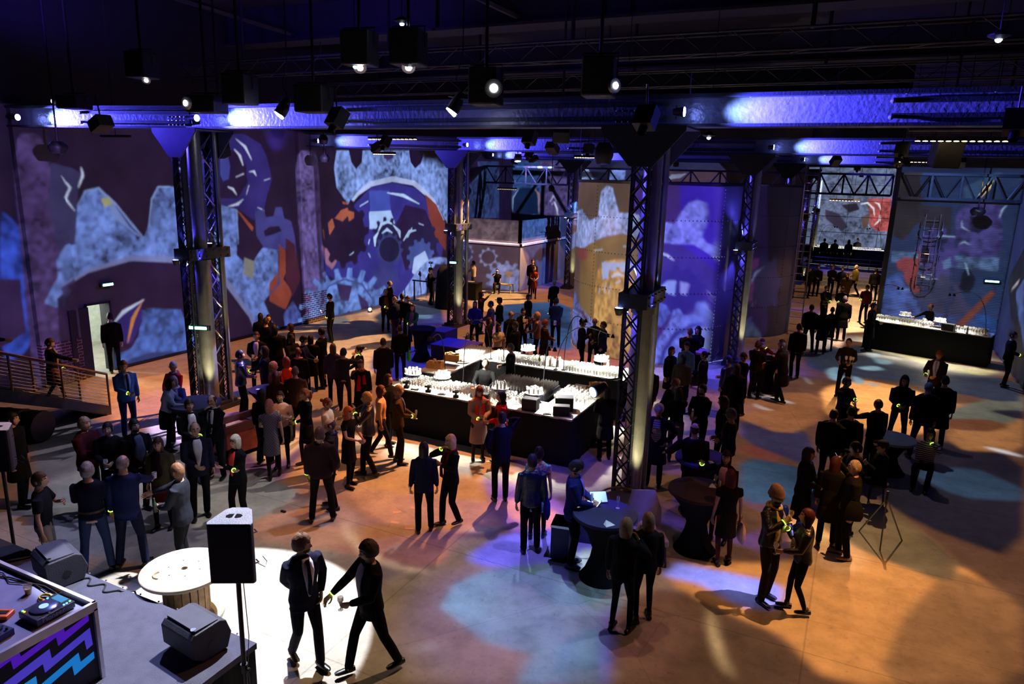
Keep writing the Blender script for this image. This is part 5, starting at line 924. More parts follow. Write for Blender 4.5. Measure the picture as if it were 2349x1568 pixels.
# cable drum used as a table
t=thing('cable_drum','pale wooden cable drum used as a table in the white spotlight','table',(-7.83,6.0,0)); m=MB()
DW=mat((.62,.53,.38),.7,scale=5,var=.2,name='spruce_plywood')
m.lathe([(.045,.68),(.56,.68),(.57,.70),(.57,.73),(.56,.74),(.045,.74)],48,cap=False); m.add([],[]); 
V=[];n=48
m2=MB(); m2.lathe([(.045,.68),(.56,.68),(.57,.70),(.57,.73),(.56,.74),(.045,.74),(.045,.68)],48,cap=False); tp=m2.obj('top_disc',DW,t)
m=MB(); m.lathe([(.04,.0),(.48,.0),(.48,.05),(.04,.05)],40); m.obj('bottom_disc',DW,t); m=MB(); 
for k in range(18): a=2*PI*k/18; m.box((.27,-.045,.05),(.3,.045,.68),0,a,(0,0,0))
m.obj('barrel',mat((.55,.38,.2),.7,scale=12,var=.3,name='barrel_staves'),t)
m=MB(); m.cyl((0,0,.04),.044,.66,14); m.obj('centre_hole_tube',mat((.05,.03,.02),.8,name='hole_shade'),t)  # solid dark plug, the shade inside the hole put into its colour
for k in range(6): a=.4+k*1.047; m=MB(); m.cyl((.22*math.cos(a),.22*math.sin(a),.74),.012,.008,8); m.obj('bolt',STEELL,tp)
m=MB(); m.tube([(-.12+.05*math.cos(a)*2,-.28+.09*math.sin(a),.748) for a in np.linspace(2.6,5.2,9)],.012,6); m.obj('rope_handle',mat((.4,.24,.12),.7,name='rope'),tp)
# ================================================================ ramp and drums at left
t=thing('gangway','dark metal gangway with railings at the left edge, sloping up towards the camera','ramp',(0,0,0))
def ramp_z(y): return max(0.,min(2.2,(10.6-y)*.46))
m=MB(); m.add([(-17.6,10.8,0),(-16.45,10.8,0),(-16.45,5.2,2.5),(-17.6,5.2,2.5),(-17.6,10.8,.04),(-16.45,10.8,.04),(-16.45,5.2,2.56),(-17.6,5.2,2.56)],[(0,3,2,1),(4,5,6,7),(0,1,5,4),(1,2,6,5),(2,3,7,6),(3,0,4,7)]); m.obj('deck',BLACKM,t)
m=MB(); 
for x in (-17.6,-16.45): m.prism([(10.9,0),(10.9,.22),(5.2,2.75),(5.2,2.35)],(x-.03,0,0),(0,1,0),(0,0,1),(.06,0,0))
m.obj('stringer',STEEL,t)
RUST=mat((.20,.10,.06),.5,.3,name='brown_rail_paint')
for x in (-17.6,-16.45):
    m=MB(); m.tube([(x,10.9,1.05),(x,5.2,3.6)],.03,8); m.obj('handrail',RUST,t)
    m=MB()
    for k in range(9): m.tube([(x,10.9,.25+k*.085),(x,5.2,2.8+k*.085)],.008,4)
    m.obj('railing_wires',STEELL,t)
    for k in range(6): y=10.9-k*1.1; z=(10.9-y)*.447; m=MB(); m.tube([(x,y,z+.1),(x,y,z+1.06)],.025,6); m.obj('rail_post',RUST,t)
for lb,x,y in (('dark steel drum lying under the gangway, nearer the floor spotlight',-16.0,9.0),('dark steel drum lying under the gangway, at the left picture edge',-15.9,8.2)):
    t=thing('steel_drum',lb,'drum',(x,y,.36),.3); m=MB(); m.tube([(-1.1,0,0),(0,0,0)],.35,28); m.obj('shell',mat((.06,.05,.05),.4,.5,name='drum_steel'),t); 
    for k in (-.95,-.5,-.08): m=MB(); m.tube([(k,0,0),(k+.04,0,0)],.36,28); m.obj('hoop',STEEL,t)
# ================================================================ bars
TOPM=mat((.5,.51,.5),.5,0,.3,name='bar_top_cloth')
def counter(name,label,x0,x1,y0,y1,z=1.1,rz=0,zb=0,ucol=CLOTH):
    t=thing(name,label,'bar counter',((x0+x1)/2,(y0+y1)/2,0),rz); a,b=(x1-x0)/2,(y1-y0)/2
    m=MB(); m.box((-a,-b,z-.04),(a,b,z)); m.obj('top',TOPM,t)
    m=MB(); n=int((a+b)*16); per=[]
    for (p,q) in (((-a,-b),(a,-b)),((a,-b),(a,b)),((a,b),(-a,b)),((-a,b),(-a,-b))):
        k=max(6,int(math.dist(p,q)*10))
        for i in range(k): per.append((p[0]+(q[0]-p[0])*i/k,p[1]+(q[1]-p[1])*i/k))
    k=len(per); V=[]
    for z_,e in ((z-.03,.0),(zb+0.005,.014)):
        for i,(u,v) in enumerate(per): w_=1+e*math.sin(i*1.7)/max(a,b); V.append((u*w_,v*w_,z_))
    m.add(V,[(i,(i+1)%k,k+(i+1)%k,k+i) for i in range(k)]); m.obj('skirt',ucol,t); return t
counter('bar_counter','front counter of the central bar, crowded with wine glasses',-9.75,-5.05,13.5,14.35)
counter('bar_counter','short right-hand counter of the central bar with bread and glasses',-5.95,-5.05,14.36,16.1)
counter('bar_counter','left-hand counter of the central bar with chip boxes',-10.0,-9.15,15.1,18.1)
counter('bar_counter','rear counter of the central bar, covered in small glasses',-9.14,-4.9,17.0,18.1)
RBA=math.atan2(-1.75,3.75); RBX,RBY=2.65,29.95
counter('bar_counter','long black counter of the right-hand bar under arching lamps',RBX-2.05,RBX+2.05,RBY-.42,RBY+.42,1.1,RBA*.62)
counter('bar_counter','distant bar counter raised on the terrace in the far hall',-2.8,1.5,53.0,53.8,1.9,0,.8)
# racks of clean glasses inside the bar
RACK=mat((.05,.05,.08),.4,name='rack_plastic')
def rack(x,y,z,label,g='glass crates inside the bar'):
    t=thing('glass_crate',label,'crate',(x,y,z),0,g); m=MB()
    for s in (-.25,.25): m.box((-.25,s-.01,0),(.25,s+.01,.1)); m.box((s-.01,-.25,0),(s+.01,.25,.1))
    m.box((-.25,-.25,0),(.25,.25,.012)); m.obj('frame',RACK,t); m=MB()
    for k in range(1,6): q=-.25+k*.5/6; m.box((q-.004,-.25,.012),(q+.004,.25,.09)); m.box((-.25,q-.004,.012),(.25,q+.004,.09))
    m.obj('divider_grid',RACK,t)
t=thing('work_table','black work table inside the central bar carrying glass crates','table',(-7.35,15.75,0)); m=MB(); m.box((-.85,-.85,.72),(.85,.85,.76)); m.obj('top',BLACKM,t)
for a in (-.8,.8):
    for b in (-.8,.8): m=MB(); m.box((a-.03,b-.03,0),(a+.03,b+.03,.72)); m.obj('leg',BLACKM,t)
RL=[('rear left',-.55,.5),('rear middle',0,.5),('rear right',.55,.5),('middle left',-.55,-.05),('central',0,-.05),('middle right',.55,-.05),('front left',-.55,-.6),('front middle',0,-.6),('front right',.55,-.6)]
for nm,a,b in RL: rack(-7.35+a,15.75+b,.76,f'{nm} one of the nine black glass crates on the bar work table')
# wine glasses
GL=glassmat((1,1,1),.3,.62)  # white glare of the bar lamps mixed into the clear glass
gm=MB(); gm.lathe([(.033,0),(.033,.003),(.004,.008),(.004,.075),(.02,.095),(.036,.125),(.034,.175)],10,cap=False); GM=gm.mesh('wine_glass',GL,True)
fm=MB(); fm.lathe([(.03,0),(.03,.003),(.004,.008),(.004,.07),(.017,.1),(.024,.15),(.021,.2)],10,cap=False); FM=fm.mesh('flute_glass',GL,True)
tm=MB(); tm.lathe([(.026,0),(.032,.12),(.034,.12)],10,cap=False); TM=tm.mesh('tumbler',GL,True)
def glasses(cells,me,name,label,group,z,keep,stufflabel,cat='glass'):
    cells=sorted(cells,key=lambda c:c[0]**2+c[1]**2)
    for i,c in enumerate(cells[:keep]):
        o=bpy.data.objects.new(name,me); link(o); o.location=(c[0],c[1],c[2] if len(c)>2 else z); tag(o,label,cat,group)
    rest=cells[keep:]
    if rest:
        mb=MB(); n=len(me.vertices); v=np.array([q.co for q in me.vertices]); f=[tuple(p.vertices) for p in me.polygons]
        for c in rest: mb.add(v+np.array((c[0],c[1],c[2] if len(c)>2 else z)),f)
        o=mb.obj(name,list(me.materials),None,True); tag(o,stufflabel,cat,None,'stuff')
J=lambda:random.uniform(-.012,.012)
W=[]
for i in range(34):
    for j in range(7):
        x=-9.55+i*.088; 
        if x<-6.65 and random.random()<.93: W.append((x+J(),13.66+j*.095+J(),1.1))
W2=[(-6.55+i*.088+J(),13.9+j*.09+J(),1.1) for i in range(5) for j in range(5)]
W3=[(-5.85+i*.1+J(),14.5+j*.1+J(),1.1) for i in range(8) for j in range(10) if random.random()<.85]
glasses(W+W2,GM,'wine_glass','clear wine glass standing in the dense rows on the front bar counter','wine glasses on the front counter',1.1,230,'rows of wine glasses behind the nearest ones on the front bar counter')
glasses(W3,GM,'wine_glass','clear wine glass standing on the short right-hand bar counter','wine glasses on the right-hand counter',1.1,60,'remaining wine glasses on the right-hand counter of the bar')
R1=[(-9.0+i*.085+J(),17.12+j*.1+J(),1.1) for i in range(20) for j in range(8)]+[(-6.7+i*.085+J(),17.12+j*.095+J(),1.1) for i in range(20) for j in range(8)]
glasses(R1,TM,'tumbler','small straight tumbler in the rows on the rear bar counter','tumblers on the rear counter',1.1,290,'far rows of small tumblers on the rear bar counter')
CR=[(-7.35+a-.2+i*.082,15.75+b-.2+j*.082,.775) for (_,a,b) in RL[:6] for i in range(6) for j in range(6)]
glasses(CR,FM,'flute_glass','clean flute standing in the black crates inside the bar','flutes in the crates',.775,216,'x')
LB=[(-9.95+i*.09+J(),17.0+j*.1+J(),1.1) for i in range(8) for j in range(10)]
glasses(LB,TM,'tumbler','small straight tumbler at the rear end of the left-hand bar counter','tumblers on the left counter',1.1,10,'rows of small tumblers on the left-hand bar counter')
rb=[];c,s=math.cos(RBA*.62),math.sin(RBA*.62)
for i in range(44):
    for j in range(7):
        a=-1.95+i*.088; b=-.32+j*.09
        if random.random()<.75 and not (.2<a<.75): rb.append((RBX+a*c-b*s,RBY+a*s+b*c,1.1))
glasses(rb,GM,'wine_glass','clear wine glass standing on the right-hand bar','wine glasses on the right-hand bar',1.1,10,'crowded wine glasses covering the right-hand bar')
fb=[(-2.6+i*.1+J(),53.1+j*.12,1.9) for i in range(40) for j in range(5)]
glasses(fb,TM,'tumbler','glass on the distant terrace bar','glasses on the distant bar',1.9,2,'mass of bright glasses on the distant terrace bar')
def tier(x,y,z,label,n=12,r=.17,h=.22):
    t=thing('glass_stand',label,'stand',(x,y,z)); m=MB(); m.cyl((0,0,0),.08,.012,14); m.cyl((0,0,.01),.012,h,8); m.obj('stem',CHROME,t); m=MB(); m.cyl((0,0,h),r+.04,.012,24); m.obj('plate',mat((.85,.85,.85),.3,name='white_plate'),t)
    for k in range(n):
        a=2*PI*k/n; rr=r if k%2 else r*.62; o=bpy.data.objects.new('tumbler' ,TM); link(o); o.location=(x+rr*math.cos(a),y+rr*math.sin(a),z+h+.012); tag(o,'small glass on the '+label.split(',')[0],'glass','glasses on the '+label.split(',')[0])
tier(-9.5,14.12,1.1,'raised glass plate at the left end of the bar, dark bottle beside it'); tier(-8.72,14.22,1.1,'raised glass plate left of the bartender, on the front counter'); tier(-7.1,14.17,1.1,'raised glass plate right of the bartender, on the front counter')
tier(-6.25,14.2,1.1,'raised glass plate near the black boxes, on the front counter',10); tier(-8.1,17.85,1.1,'raised glass plate behind the passing bartender, on the rear counter'); tier(-5.9,17.85,1.1,'raised glass plate at the right of the rear counter, bottle beside it')
tier(RBX-.75,RBY+.62,1.1,'raised glass plate at the bartender hand on the right bar',12); tier(RBX+.35,RBY-.05,1.1,'raised glass plate right of the bartender on the right bar',12)
for lb,x,y,c in (('tall jug of red juice in front of the bartender',-7.67,13.86,(.75,.09,.02)),('tall jug of orange juice beside the red one',-7.5,13.88,(.95,.42,.02)),('tall jug of orange juice on the rear counter',-7.15,17.3,(.95,.42,.02)),('tall jug of pink juice on the rear counter',-6.95,17.35,(.75,.2,.15)),('jug of yellow juice on the right-hand bar',RBX-.15,RBY+.05,(.9,.6,.15))):
    t=thing('juice_jug',lb,'jug',(x,y,1.1)); m=MB(); m.lathe([(.055,0),(.058,.0),(.058,.28),(.055,.28)],16,cap=False); m.obj('jug',GL,t,True); m=MB(); m.lathe([(0,.005),(.052,.005),(.052,.2),(0,.2)],14); m.obj('juice',mat(c,.4,name='juice'),t)
    m=MB(); m.tube([(.057,0,.24),(.1,0,.22),(.1,0,.08),(.057,0,.06)],.008,6); m.obj('handle',GL,t)
def bottle(x,y,z,label,c): 
    t=thing('bottle',label,'bottle',(x,y,z)); m=MB(); m.lathe([(0,0),(.038,0),(.038,.18),(.014,.24),(.014,.3),(0,.3)],12); m.obj('glass_body',mat(c,.15,0,.6,name='bottle_glass'),t,True); m=MB(); m.cyl((0,0,.285),.016,.03,8); m.obj('cap',CHROME,t); m=MB(); m.lathe([(.0385,.05),(.0385,.14)],12,cap=False); m.obj('label',WHITE,t)
bottle(-9.45,14.02,1.1,'dark wine bottle among the glasses at the left end of the bar',(.02,.02,.05)); bottle(-7.45,17.2,1.1,'green wine bottle on the rear counter',(.12,.14,.02)); bottle(-7.35,17.3,1.1,'clear bottle on the rear counter, left one of the pair',(.7,.75,.7)); bottle(-7.27,17.22,1.1,'clear bottle on the rear counter, right one of the pair',(.75,.75,.7)); bottle(-5.7,17.8,1.1,'bottle beside the raised plate at the right of the rear counter',(.6,.65,.6)); bottle(RBX+1.15,RBY-.75,1.1,'dark bottle at the right end of the right-hand bar',(.1,.12,.1))
BB=mat((.015,.015,.018),.6,name='black_box')
def bbox(nm,lb,x,y,z,w,d,h,rz,m_=None,cat='box'):
    t=thing(nm,lb,cat,(x,y,z),rz); m=MB(); m.box((-w/2,-d/2,0),(w/2,d/2,h)); bevel(m.obj('body',m_ or BB,t),.006); m=MB(); m.box((-w/2+.01,-d/2+.01,h),(w/2-.01,d/2-.01,h+.008)); m.obj('lid',mat((.04,.04,.05),.35,name='box_lid'),t); return t
bbox('napkin_box','small black napkin box right of the juice jugs',-7.2,13.62,1.1,.16,.16,.2,.2); bbox('black_box','large black box at the front edge of the bar, right of the red jacket',-6.1,13.68,1.1,.34,.24,.26,.1); bbox('black_box','tall black box with a blue-lit lid behind the corner of the bar',-5.45,14.05,1.1,.4,.26,.3,.4); bbox('black_box','flat black box in front of the blue-lit one, at the bar corner',-5.38,13.72,1.1,.36,.22,.2,.35); bbox('till','black card terminal box in the middle of the right-hand bar',RBX+.6,RBY-.45,1.1,.4,.24,.24,RBA)
def holder(x,y,lb):
    t=thing('card_holder',lb,'holder',(x,y,1.1),.3); m=MB(); m.box((-.06,-.04,0),(.06,.04,.06)); m.box((-.02,-.03,.06),(.02,.03,.12)); m.box((-.08,-.04,.12),(.06,.05,.17)); m.obj('body',BB,t); m=MB(); m.box((-.02,-.02,.17),(.07,.04,.19)); m.obj('clip',BLACKM,t)
holder(-9.35,13.62,'black menu holder at the left end of the bar front'); holder(-8.72,13.6,'black menu holder, second along the bar front'); holder(-7.95,13.58,'black menu holder just left of the juice jugs')
for lb,x,y in (('folded napkins by the left menu holder',-9.1,13.6),('black tray of cutlery between the menu holders',-8.35,13.6),('dark bundle of keys lying at the bar corner',-5.65,13.58)):
    t=thing('small_tray',lb,'tray',(x,y,1.1),.3); m=MB(); m.box((-.09,-.05,0),(.09,.05,.02)); m.obj('tray',BB,t); m=MB(); m.box((-.05,-.03,.02),(.05,.03,.035)); m.obj('contents',WHITE if 'napkins' in lb else CHROME,t)
KR=mat((.72,.42,.16),.7,name='kraft_card')
for lb,x,y,z,rz in (('kraft box of crisps, left one on the bar side counter',-9.75,15.55,1.1,.2),('kraft box of crisps tilted on a stand, right one on the side counter',-9.5,16.0,1.25,.4),('kraft box of bread at the right-hand counter',-5.25,15.45,1.1,.2),('kraft tray of bread behind the first one at the right-hand counter',-5.3,15.9,1.1,.5)):
    t=thing('snack_box',lb,'box',(x,y,z),rz); m=MB(); 
    for s in (-1,1): m.box((-.2,s*.14-.006,0),(.2,s*.14+.006,.16)); m.box((s*.2-.006,-.14,0),(s*.2+.006,.14,.16))
    m.box((-.2,-.14,0),(.2,.14,.01)); m.obj('box',KR,t); m=MB()
    for k in range(26): q=RNG.random(3); m.box((-.18+q[0]*.3,-.12+q[1]*.2,.1+q[2]*.1),(-.1+q[0]*.3,-.07+q[1]*.2,.12+q[2]*.1),0,q[2]*3)
    tag(m.obj('crisps',mat((.85,.62,.3),.7,name='crisp'),t),kind='stuff')
t=thing('snack_stand','wire stand holding the tilted snack box','stand',(-9.5,16.0,1.1)); m=MB(); m.box((-.22,-.16,.13),(.22,.16,.148)); m.obj('shelf',CHROME,t)
for a in (-.2,.2): m=MB(); m.tube([(a,-.14,0),(a,-.14,.14)],.008,5); m.tube([(a,.14,0),(a,.14,.14)],.008,5); m.obj('leg',CHROME,t)
t=thing('bread_plate','white oval plate of bread on the left-hand counter','plate',(-9.4,16.4,1.1)); m=MB(); m.lathe([(0,0),(.12,0),(.2,.03),(.19,.035),(0,.012)],20); m.obj('plate',WHITE,t,True); m=MB(); m.ball((0,0,.05),(.13,.08,.05),10,6); m.obj('bread',mat((.8,.6,.35),.8,name='bread'),t)
# arching lamps over the bars
def arc(lb,base,head,rise,pw,z0=1.1,sz=98):
    t=thing('arc_lamp',lb,'lamp',base,0,'arching bar lamps'); b=np.array(base,float); h=np.array(head,float)-b; m=MB(); m.cyl((0,0,0),.06,.02,12); m.obj('base',BLACKM,t)
    P=[(h[0]*f**1.7,h[1]*f**1.7,h[2]*(1-(1-f)**2.2)+rise*math.sin(f*PI)*.6) for f in np.linspace(0,1,14)]; m=MB(); m.tube(P,.012,6); m.obj('arm',BLACKM,t)
    for s in (-1,1):
        m=MB(); q=h+(s*.07,0,-.06); m.lathe([(.02,.09),(.055,0),(.05,0),(.015,.08)],12,c=q); g=m.obj('shade',BLACKM,t,True); m=MB(); m.lathe([(0,.012),(.046,.012)],12,c=q,cap=False); m.obj('bulb',glow((1,.95,.82),25,'bulb_warm'),g)
    spot('arc_lamp_light',tuple(np.array(head)-(0,0,.09)),(head[0],head[1],0),pw*2.2,(1,.95,.8),sz,.5,.05)
arc('arching lamp bowed to the left over the bar side counter, nearer one',(-9.2,15.15,1.1),(-9.0,14.2,2.25),.2,330); arc('arching lamp whose head hangs over the left rear corner of the bar',(-8.9,17.1,1.1),(-9.35,16.6,2.2),.25,260)
arc('arching lamp with head before the three talking men',(-6.7,17.1,1.1),(-6.35,17.5,2.45),.4,330); arc('arching lamp sweeping right over the rear counter',(-6.9,17.05,1.1),(-5.55,17.4,2.15),.5,300); arc('arching lamp rising from the rear counter behind the bartender',(-8.5,17.1,1.1),(-8.1,17.5,2.35),.35,300)
arc('arching lamp over the corner boxes of the bar',(-6.3,14.75,.0),(-5.9,14.3,2.4),.3,380); arc('thin arching lamp over the front row of wine glasses',(-8.45,14.75,.0),(-7.9,14.1,2.45),.3,340)
arc('arching lamp at the left end of the right-hand bar',(.7,30.9,1.1),(1.6,30.6,2.35),.35,150); arc('arching lamp at the right end of the right-hand bar',(4.35,29.2,1.1),(3.2,29.6,2.4),.5,170)
arc('left arching lamp of the distant terrace bar',(-2.6,53.9,1.9),(-1.6,53.4,3.3),.4,260); arc('right arching lamp of the distant terrace bar',(1.3,53.9,1.9),(.4,53.4,3.3),.4,260)
# terrace and steps in the far hall
t=thing('terrace_steps','wide steps rising to the terrace bar in the far hall','steps',(0,0,0))
for k in range(5): m=MB(); m.box((-2.9,46.9+k*.5,0),(1.9,47.4+k*.5,.16*(k+1))); m.obj('step',mat((.4,.37,.33),.8,name='step_concrete'),t)
m=MB(); m.box((-3.05,49.4,0),(2.7,56,.8)); tag(m.obj('terrace',mat((.06,.06,.07),.8,name='terrace_deck')),'dark raised terrace behind the steps in the far hall','terrace')
t=thing('terrace_rail','dark metal rail along the front of the terrace','railing',(0,49.6,.8)); 
for z in (.25,.5,.75): m=MB(); m.tube([(-2.9,0,z),(1.9,0,z)],.03,6); m.obj('rail',STEEL,t)
for k in range(5): m=MB(); m.tube([(-2.9+1.2*k,0,0),(-2.9+1.2*k,0,.78)],.025,6); m.obj('rail_post',STEEL,t)
spot('steps_wash',(-3.0,47.5,3.5),(-.5,49.8,1.2),500,BLUE,60,.6); spot('steps_warm',(.6,44.5,6.7),(0,47.5,.5),700,(1,.7,.42),40,.6)
# ================================================================ tables, seats and odd furniture
def ctable(x,y,lb,r=.46,h=1.1,col=None,rb=.36):
    t=thing('cocktail_table',lb,'table',(x,y,0)); col=col or CLOTH
    m=MB(); m.lathe([(0,h),(r*.99,h),(r,h-.015),(r,h-.05)],32); m.obj('top_cover',col,t,True)
    m=MB(); m.lathe([(r-.004,h-.03),(r*.55,h*.72),(.17,h*.45),(.2,h*.3),(rb*.8,.1),(rb,.0)],32,cap=False); m.obj('stretch_skirt',CLOTH,t,True); return t
NB=mat((.03,.03,.09),.8,name='blue_lit_cloth')  # black stretch covers, blue light on their tops put into the colour
ctable(-3.02,9.75,'round high table with black cover below the nearest column, blue-lit',.5,1.1,NB); ctable(-1.9,11.35,'dark brown-topped round high table beside the waving woman',.52,1.1,mat((.05,.025,.025),.6,name='dark_brown_cloth')); ctable(-2.15,12.8,'round high table with paper napkins in front of the man in the white cap',.5,1.1,NB)
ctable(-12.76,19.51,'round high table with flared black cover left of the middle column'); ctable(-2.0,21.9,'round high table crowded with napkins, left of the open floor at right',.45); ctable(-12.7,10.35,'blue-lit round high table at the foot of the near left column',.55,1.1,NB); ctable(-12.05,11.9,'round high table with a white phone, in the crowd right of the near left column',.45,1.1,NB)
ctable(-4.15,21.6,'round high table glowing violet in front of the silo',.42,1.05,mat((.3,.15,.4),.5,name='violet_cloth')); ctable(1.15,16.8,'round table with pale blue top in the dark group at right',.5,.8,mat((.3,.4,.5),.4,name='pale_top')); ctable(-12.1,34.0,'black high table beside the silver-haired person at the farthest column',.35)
# things on the tables
def flat(nm,lb,cat,x,y,z,w,d,h,rz,m_): o=MB().box((-w/2,-d/2,0),(w/2,d/2,h)).obj(nm,m_,None,False,(x,y,z),rz); tag(o,lb,cat); return o
PAPER=mat((.75,.75,.78),.7,name='white_paper')
def napkin(lb,x,y,z,rz=0,s=.08):
    m=MB(); m.add([(-s,-s*.6,.002),(s,-s*.7,.002),(s*.8,s*.5,.012),(0,s*.8,.05),(-s*.7,s*.6,.006),(-s,-s*.6,0),(s,-s*.7,0),(s*.8,s*.5,.008),(0,s*.8,.044),(-s*.7,s*.6,.002)],[(0,1,2,3,4),(9,8,7,6,5),(0,5,6,1),(1,6,7,2),(2,7,8,3),(3,8,9,4),(4,9,5,0)]); o=m.obj('napkin',PAPER,None,False,(x,y,z),rz); tag(o,lb,'napkin')
napkin('crumpled napkin at the left edge of the blue-lit table',-3.42,9.75,1.102,.4); napkin('small napkin behind the crumpled one on the blue-lit table',-3.33,9.95,1.102,2); napkin('napkin at the front edge of the blue-lit table',-2.85,9.4,1.102,1); napkin('napkin left one on the table before the man in the white cap',-2.4,12.6,1.102,.3); napkin('folded napkin in the middle of the table before the man in the white cap',-2.15,12.55,1.102,.9,.07); napkin('napkin right one on the table before the man in the white cap',-1.95,12.6,1.102,2.2)
napkin('pale napkin on the brown-topped table beside the glass',-1.73,11.55,1.102,.3,.06); napkin('white napkins heaped on the crowded high table',-2.05,22.0,1.102,.5,.12); napkin('pink-lit napkin on the crowded high table',-1.85,21.85,1.102,1.5,.09)
t=thing('tablet','tilted tablet screen on the blue-lit table against the column','tablet',(-3.25,10.08,1.1),.6); m=MB(); m.box((-.14,-.1,0),(.14,.1,.012)); o=m.obj('body',BLACKM,t); o.rotation_euler[0]=.7; o.location[2]=.07; m=MB(); m.box((-.13,-.09,.012),(.13,.09,.014)); s_=m.obj('screen',mat((.5,.7,.8),.3,emit=(.25,.45,.6),es=1,var=0,name='tablet_screen'),o); m=MB(); m.box((-.1,.0,0),(.1,.06,.02)); m.obj('stand',BLACKM,t)
flat('phone_on_table','white phone lying on the high table in the left crowd','phone',-12.2,11.75,1.1,.15,.075,.01,.2,mat((.7,.75,.95),.3,emit=(.3,.35,.6),es=.6,var=0,name='pale_phone'))
def onglass(me,nm,lb,x,y,z): o=bpy.data.objects.new(nm,me); link(o); o.location=(x,y,z); tag(o,lb,'glass')
onglass(FM,'flute_glass','flute on the blue-lit table in front of the phone man',-3.3,9.9,1.1); onglass(FM,'flute_glass','flute standing on the brown-topped table',-1.6,11.42,1.1); onglass(FM,'flute_glass','flute on the blue-lit table close to the column',-2.9,10.0,1.1); onglass(GM,'wine_glass','empty wine glass at the back of the brown-topped table',-1.7,11.68,1.1)
flat('stone_block','small blue-lit box at the foot of the middle column','box',-13.5,21.9,0,.9,.9,.55,0,mat((.05,.04,.16),.6,name='blue_lit_box'))  # blue light on the box put into its colour
t=thing('plinth','low black plinth with blue-lit top between the high table and the bar','plinth',(-11.7,19.9,0),0); m=MB(); m.box((-.6,-.55,0),(.75,.55,.62)); m.obj('body',BB,t); m=MB(); m.box((-.62,-.57,.62),(.77,.57,.65)); m.obj('lit_top',mat((.08,.06,.3),.8,name='blue_lit_paint'),t)  # blue light falling on the black top is put into its colour
def armchair(x,y,rz,lb,c):
    t=thing('lounge_chair',lb,'chair',(x,y,0),rz); m_=mat(c,.6,name='chair_upholstery'); m=MB(); m.box((-.3,-.28,.36),(.3,.3,.48)); bevel(m.obj('seat',m_,t),.03,3)
    m=MB(); P=[(-.3,.3),(.3,.3)]; m.tube([(0,.27,.42),(0,.33,.75),(0,.42,1.05)],[(.31,.07),(.3,.06),(.2,.04)],16,ref=(1,0,0)); m.obj('backrest',m_,t,True)
    for sx in (-.25,.25):
        for sy in (-.23,.25): m=MB(); m.tube([(sx,sy,.38),(sx*1.1,sy*1.1,0)],.018,6); m.obj('leg',BLACKM,t)
    return t
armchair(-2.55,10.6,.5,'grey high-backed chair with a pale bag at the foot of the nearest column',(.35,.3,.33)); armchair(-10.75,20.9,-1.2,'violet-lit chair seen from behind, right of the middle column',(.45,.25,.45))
m=MB(); m.ball((0,0,.12),(.16,.12,.12),12,8); m.tube([(-.05,0,.2),(0,0,.32),(.05,0,.2)],.01,6); o=m.obj('shoulder_bag',mat((.6,.42,.3),.7,bump=.4,bscale=20,name='pale_bag'),None,True,(-2.55,10.55,.482)); tag(o,'pale bag lying on the grey chair near the column','bag')
t=thing('side_table','small black side table with a rounded metal tray behind the grey chair','table',(-3.25,11.35,0)); m=MB(); m.cyl((0,0,.6),.3,.03,24); m.obj('top',BLACKM,t); m=MB(); m.tube([(.35*math.cos(a),.35*math.sin(a),.66) for a in np.linspace(0,2*PI,25)],.02,6); m.obj('tray_rim',mat((.45,.25,.12),.3,.7,name='copper'),t); m=MB(); m.cyl((0,0,0),.04,.6,8); m.cyl((0,0,0),.22,.03,16); m.obj('pedestal',BLACKM,t)
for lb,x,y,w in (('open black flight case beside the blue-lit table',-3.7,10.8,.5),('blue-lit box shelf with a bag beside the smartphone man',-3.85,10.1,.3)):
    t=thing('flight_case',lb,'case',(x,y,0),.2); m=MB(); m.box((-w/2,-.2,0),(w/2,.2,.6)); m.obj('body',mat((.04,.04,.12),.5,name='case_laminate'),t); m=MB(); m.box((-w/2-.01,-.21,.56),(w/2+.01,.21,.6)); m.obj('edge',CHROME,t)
# timber machine bench by the near left column
t=thing('timber_bench','heavy red timber workbench with black iron frame beside the near left column','bench',(-11.75,10.95,0),PI/2-.15); m=MB(); m.box((-.85,-.3,.12),(.85,.3,.62)); m.obj('timber_body',REDWOOD,t)
m=MB(); m.box((-.9,-.33,.62),(.9,-.25,.78)); m.box((-.9,.25,.62),(.9,.33,.78)); m.obj('top_rail',mat((.1,.04,.03),.4,.3,name='rail_iron'),t)
for a in (-.85,.85): m=MB(); m.box((a-.05,-.36,0),(a+.05,.36,.14)); m.box((a-.05,-.36,0),(a+.05,-.28,.9)); m.box((a-.05,.28,0),(a+.05,.36,.9)); m.obj('iron_leg',STEEL,t)
m=MB(); m.box((-.6,-.2,.62),(-.1,.2,.66)); m.obj('plank',WOOD,t); m=MB(); m.box((.1,-.24,.62),(.75,.24,.64)); m.obj('wire_grid',STEELL,t)
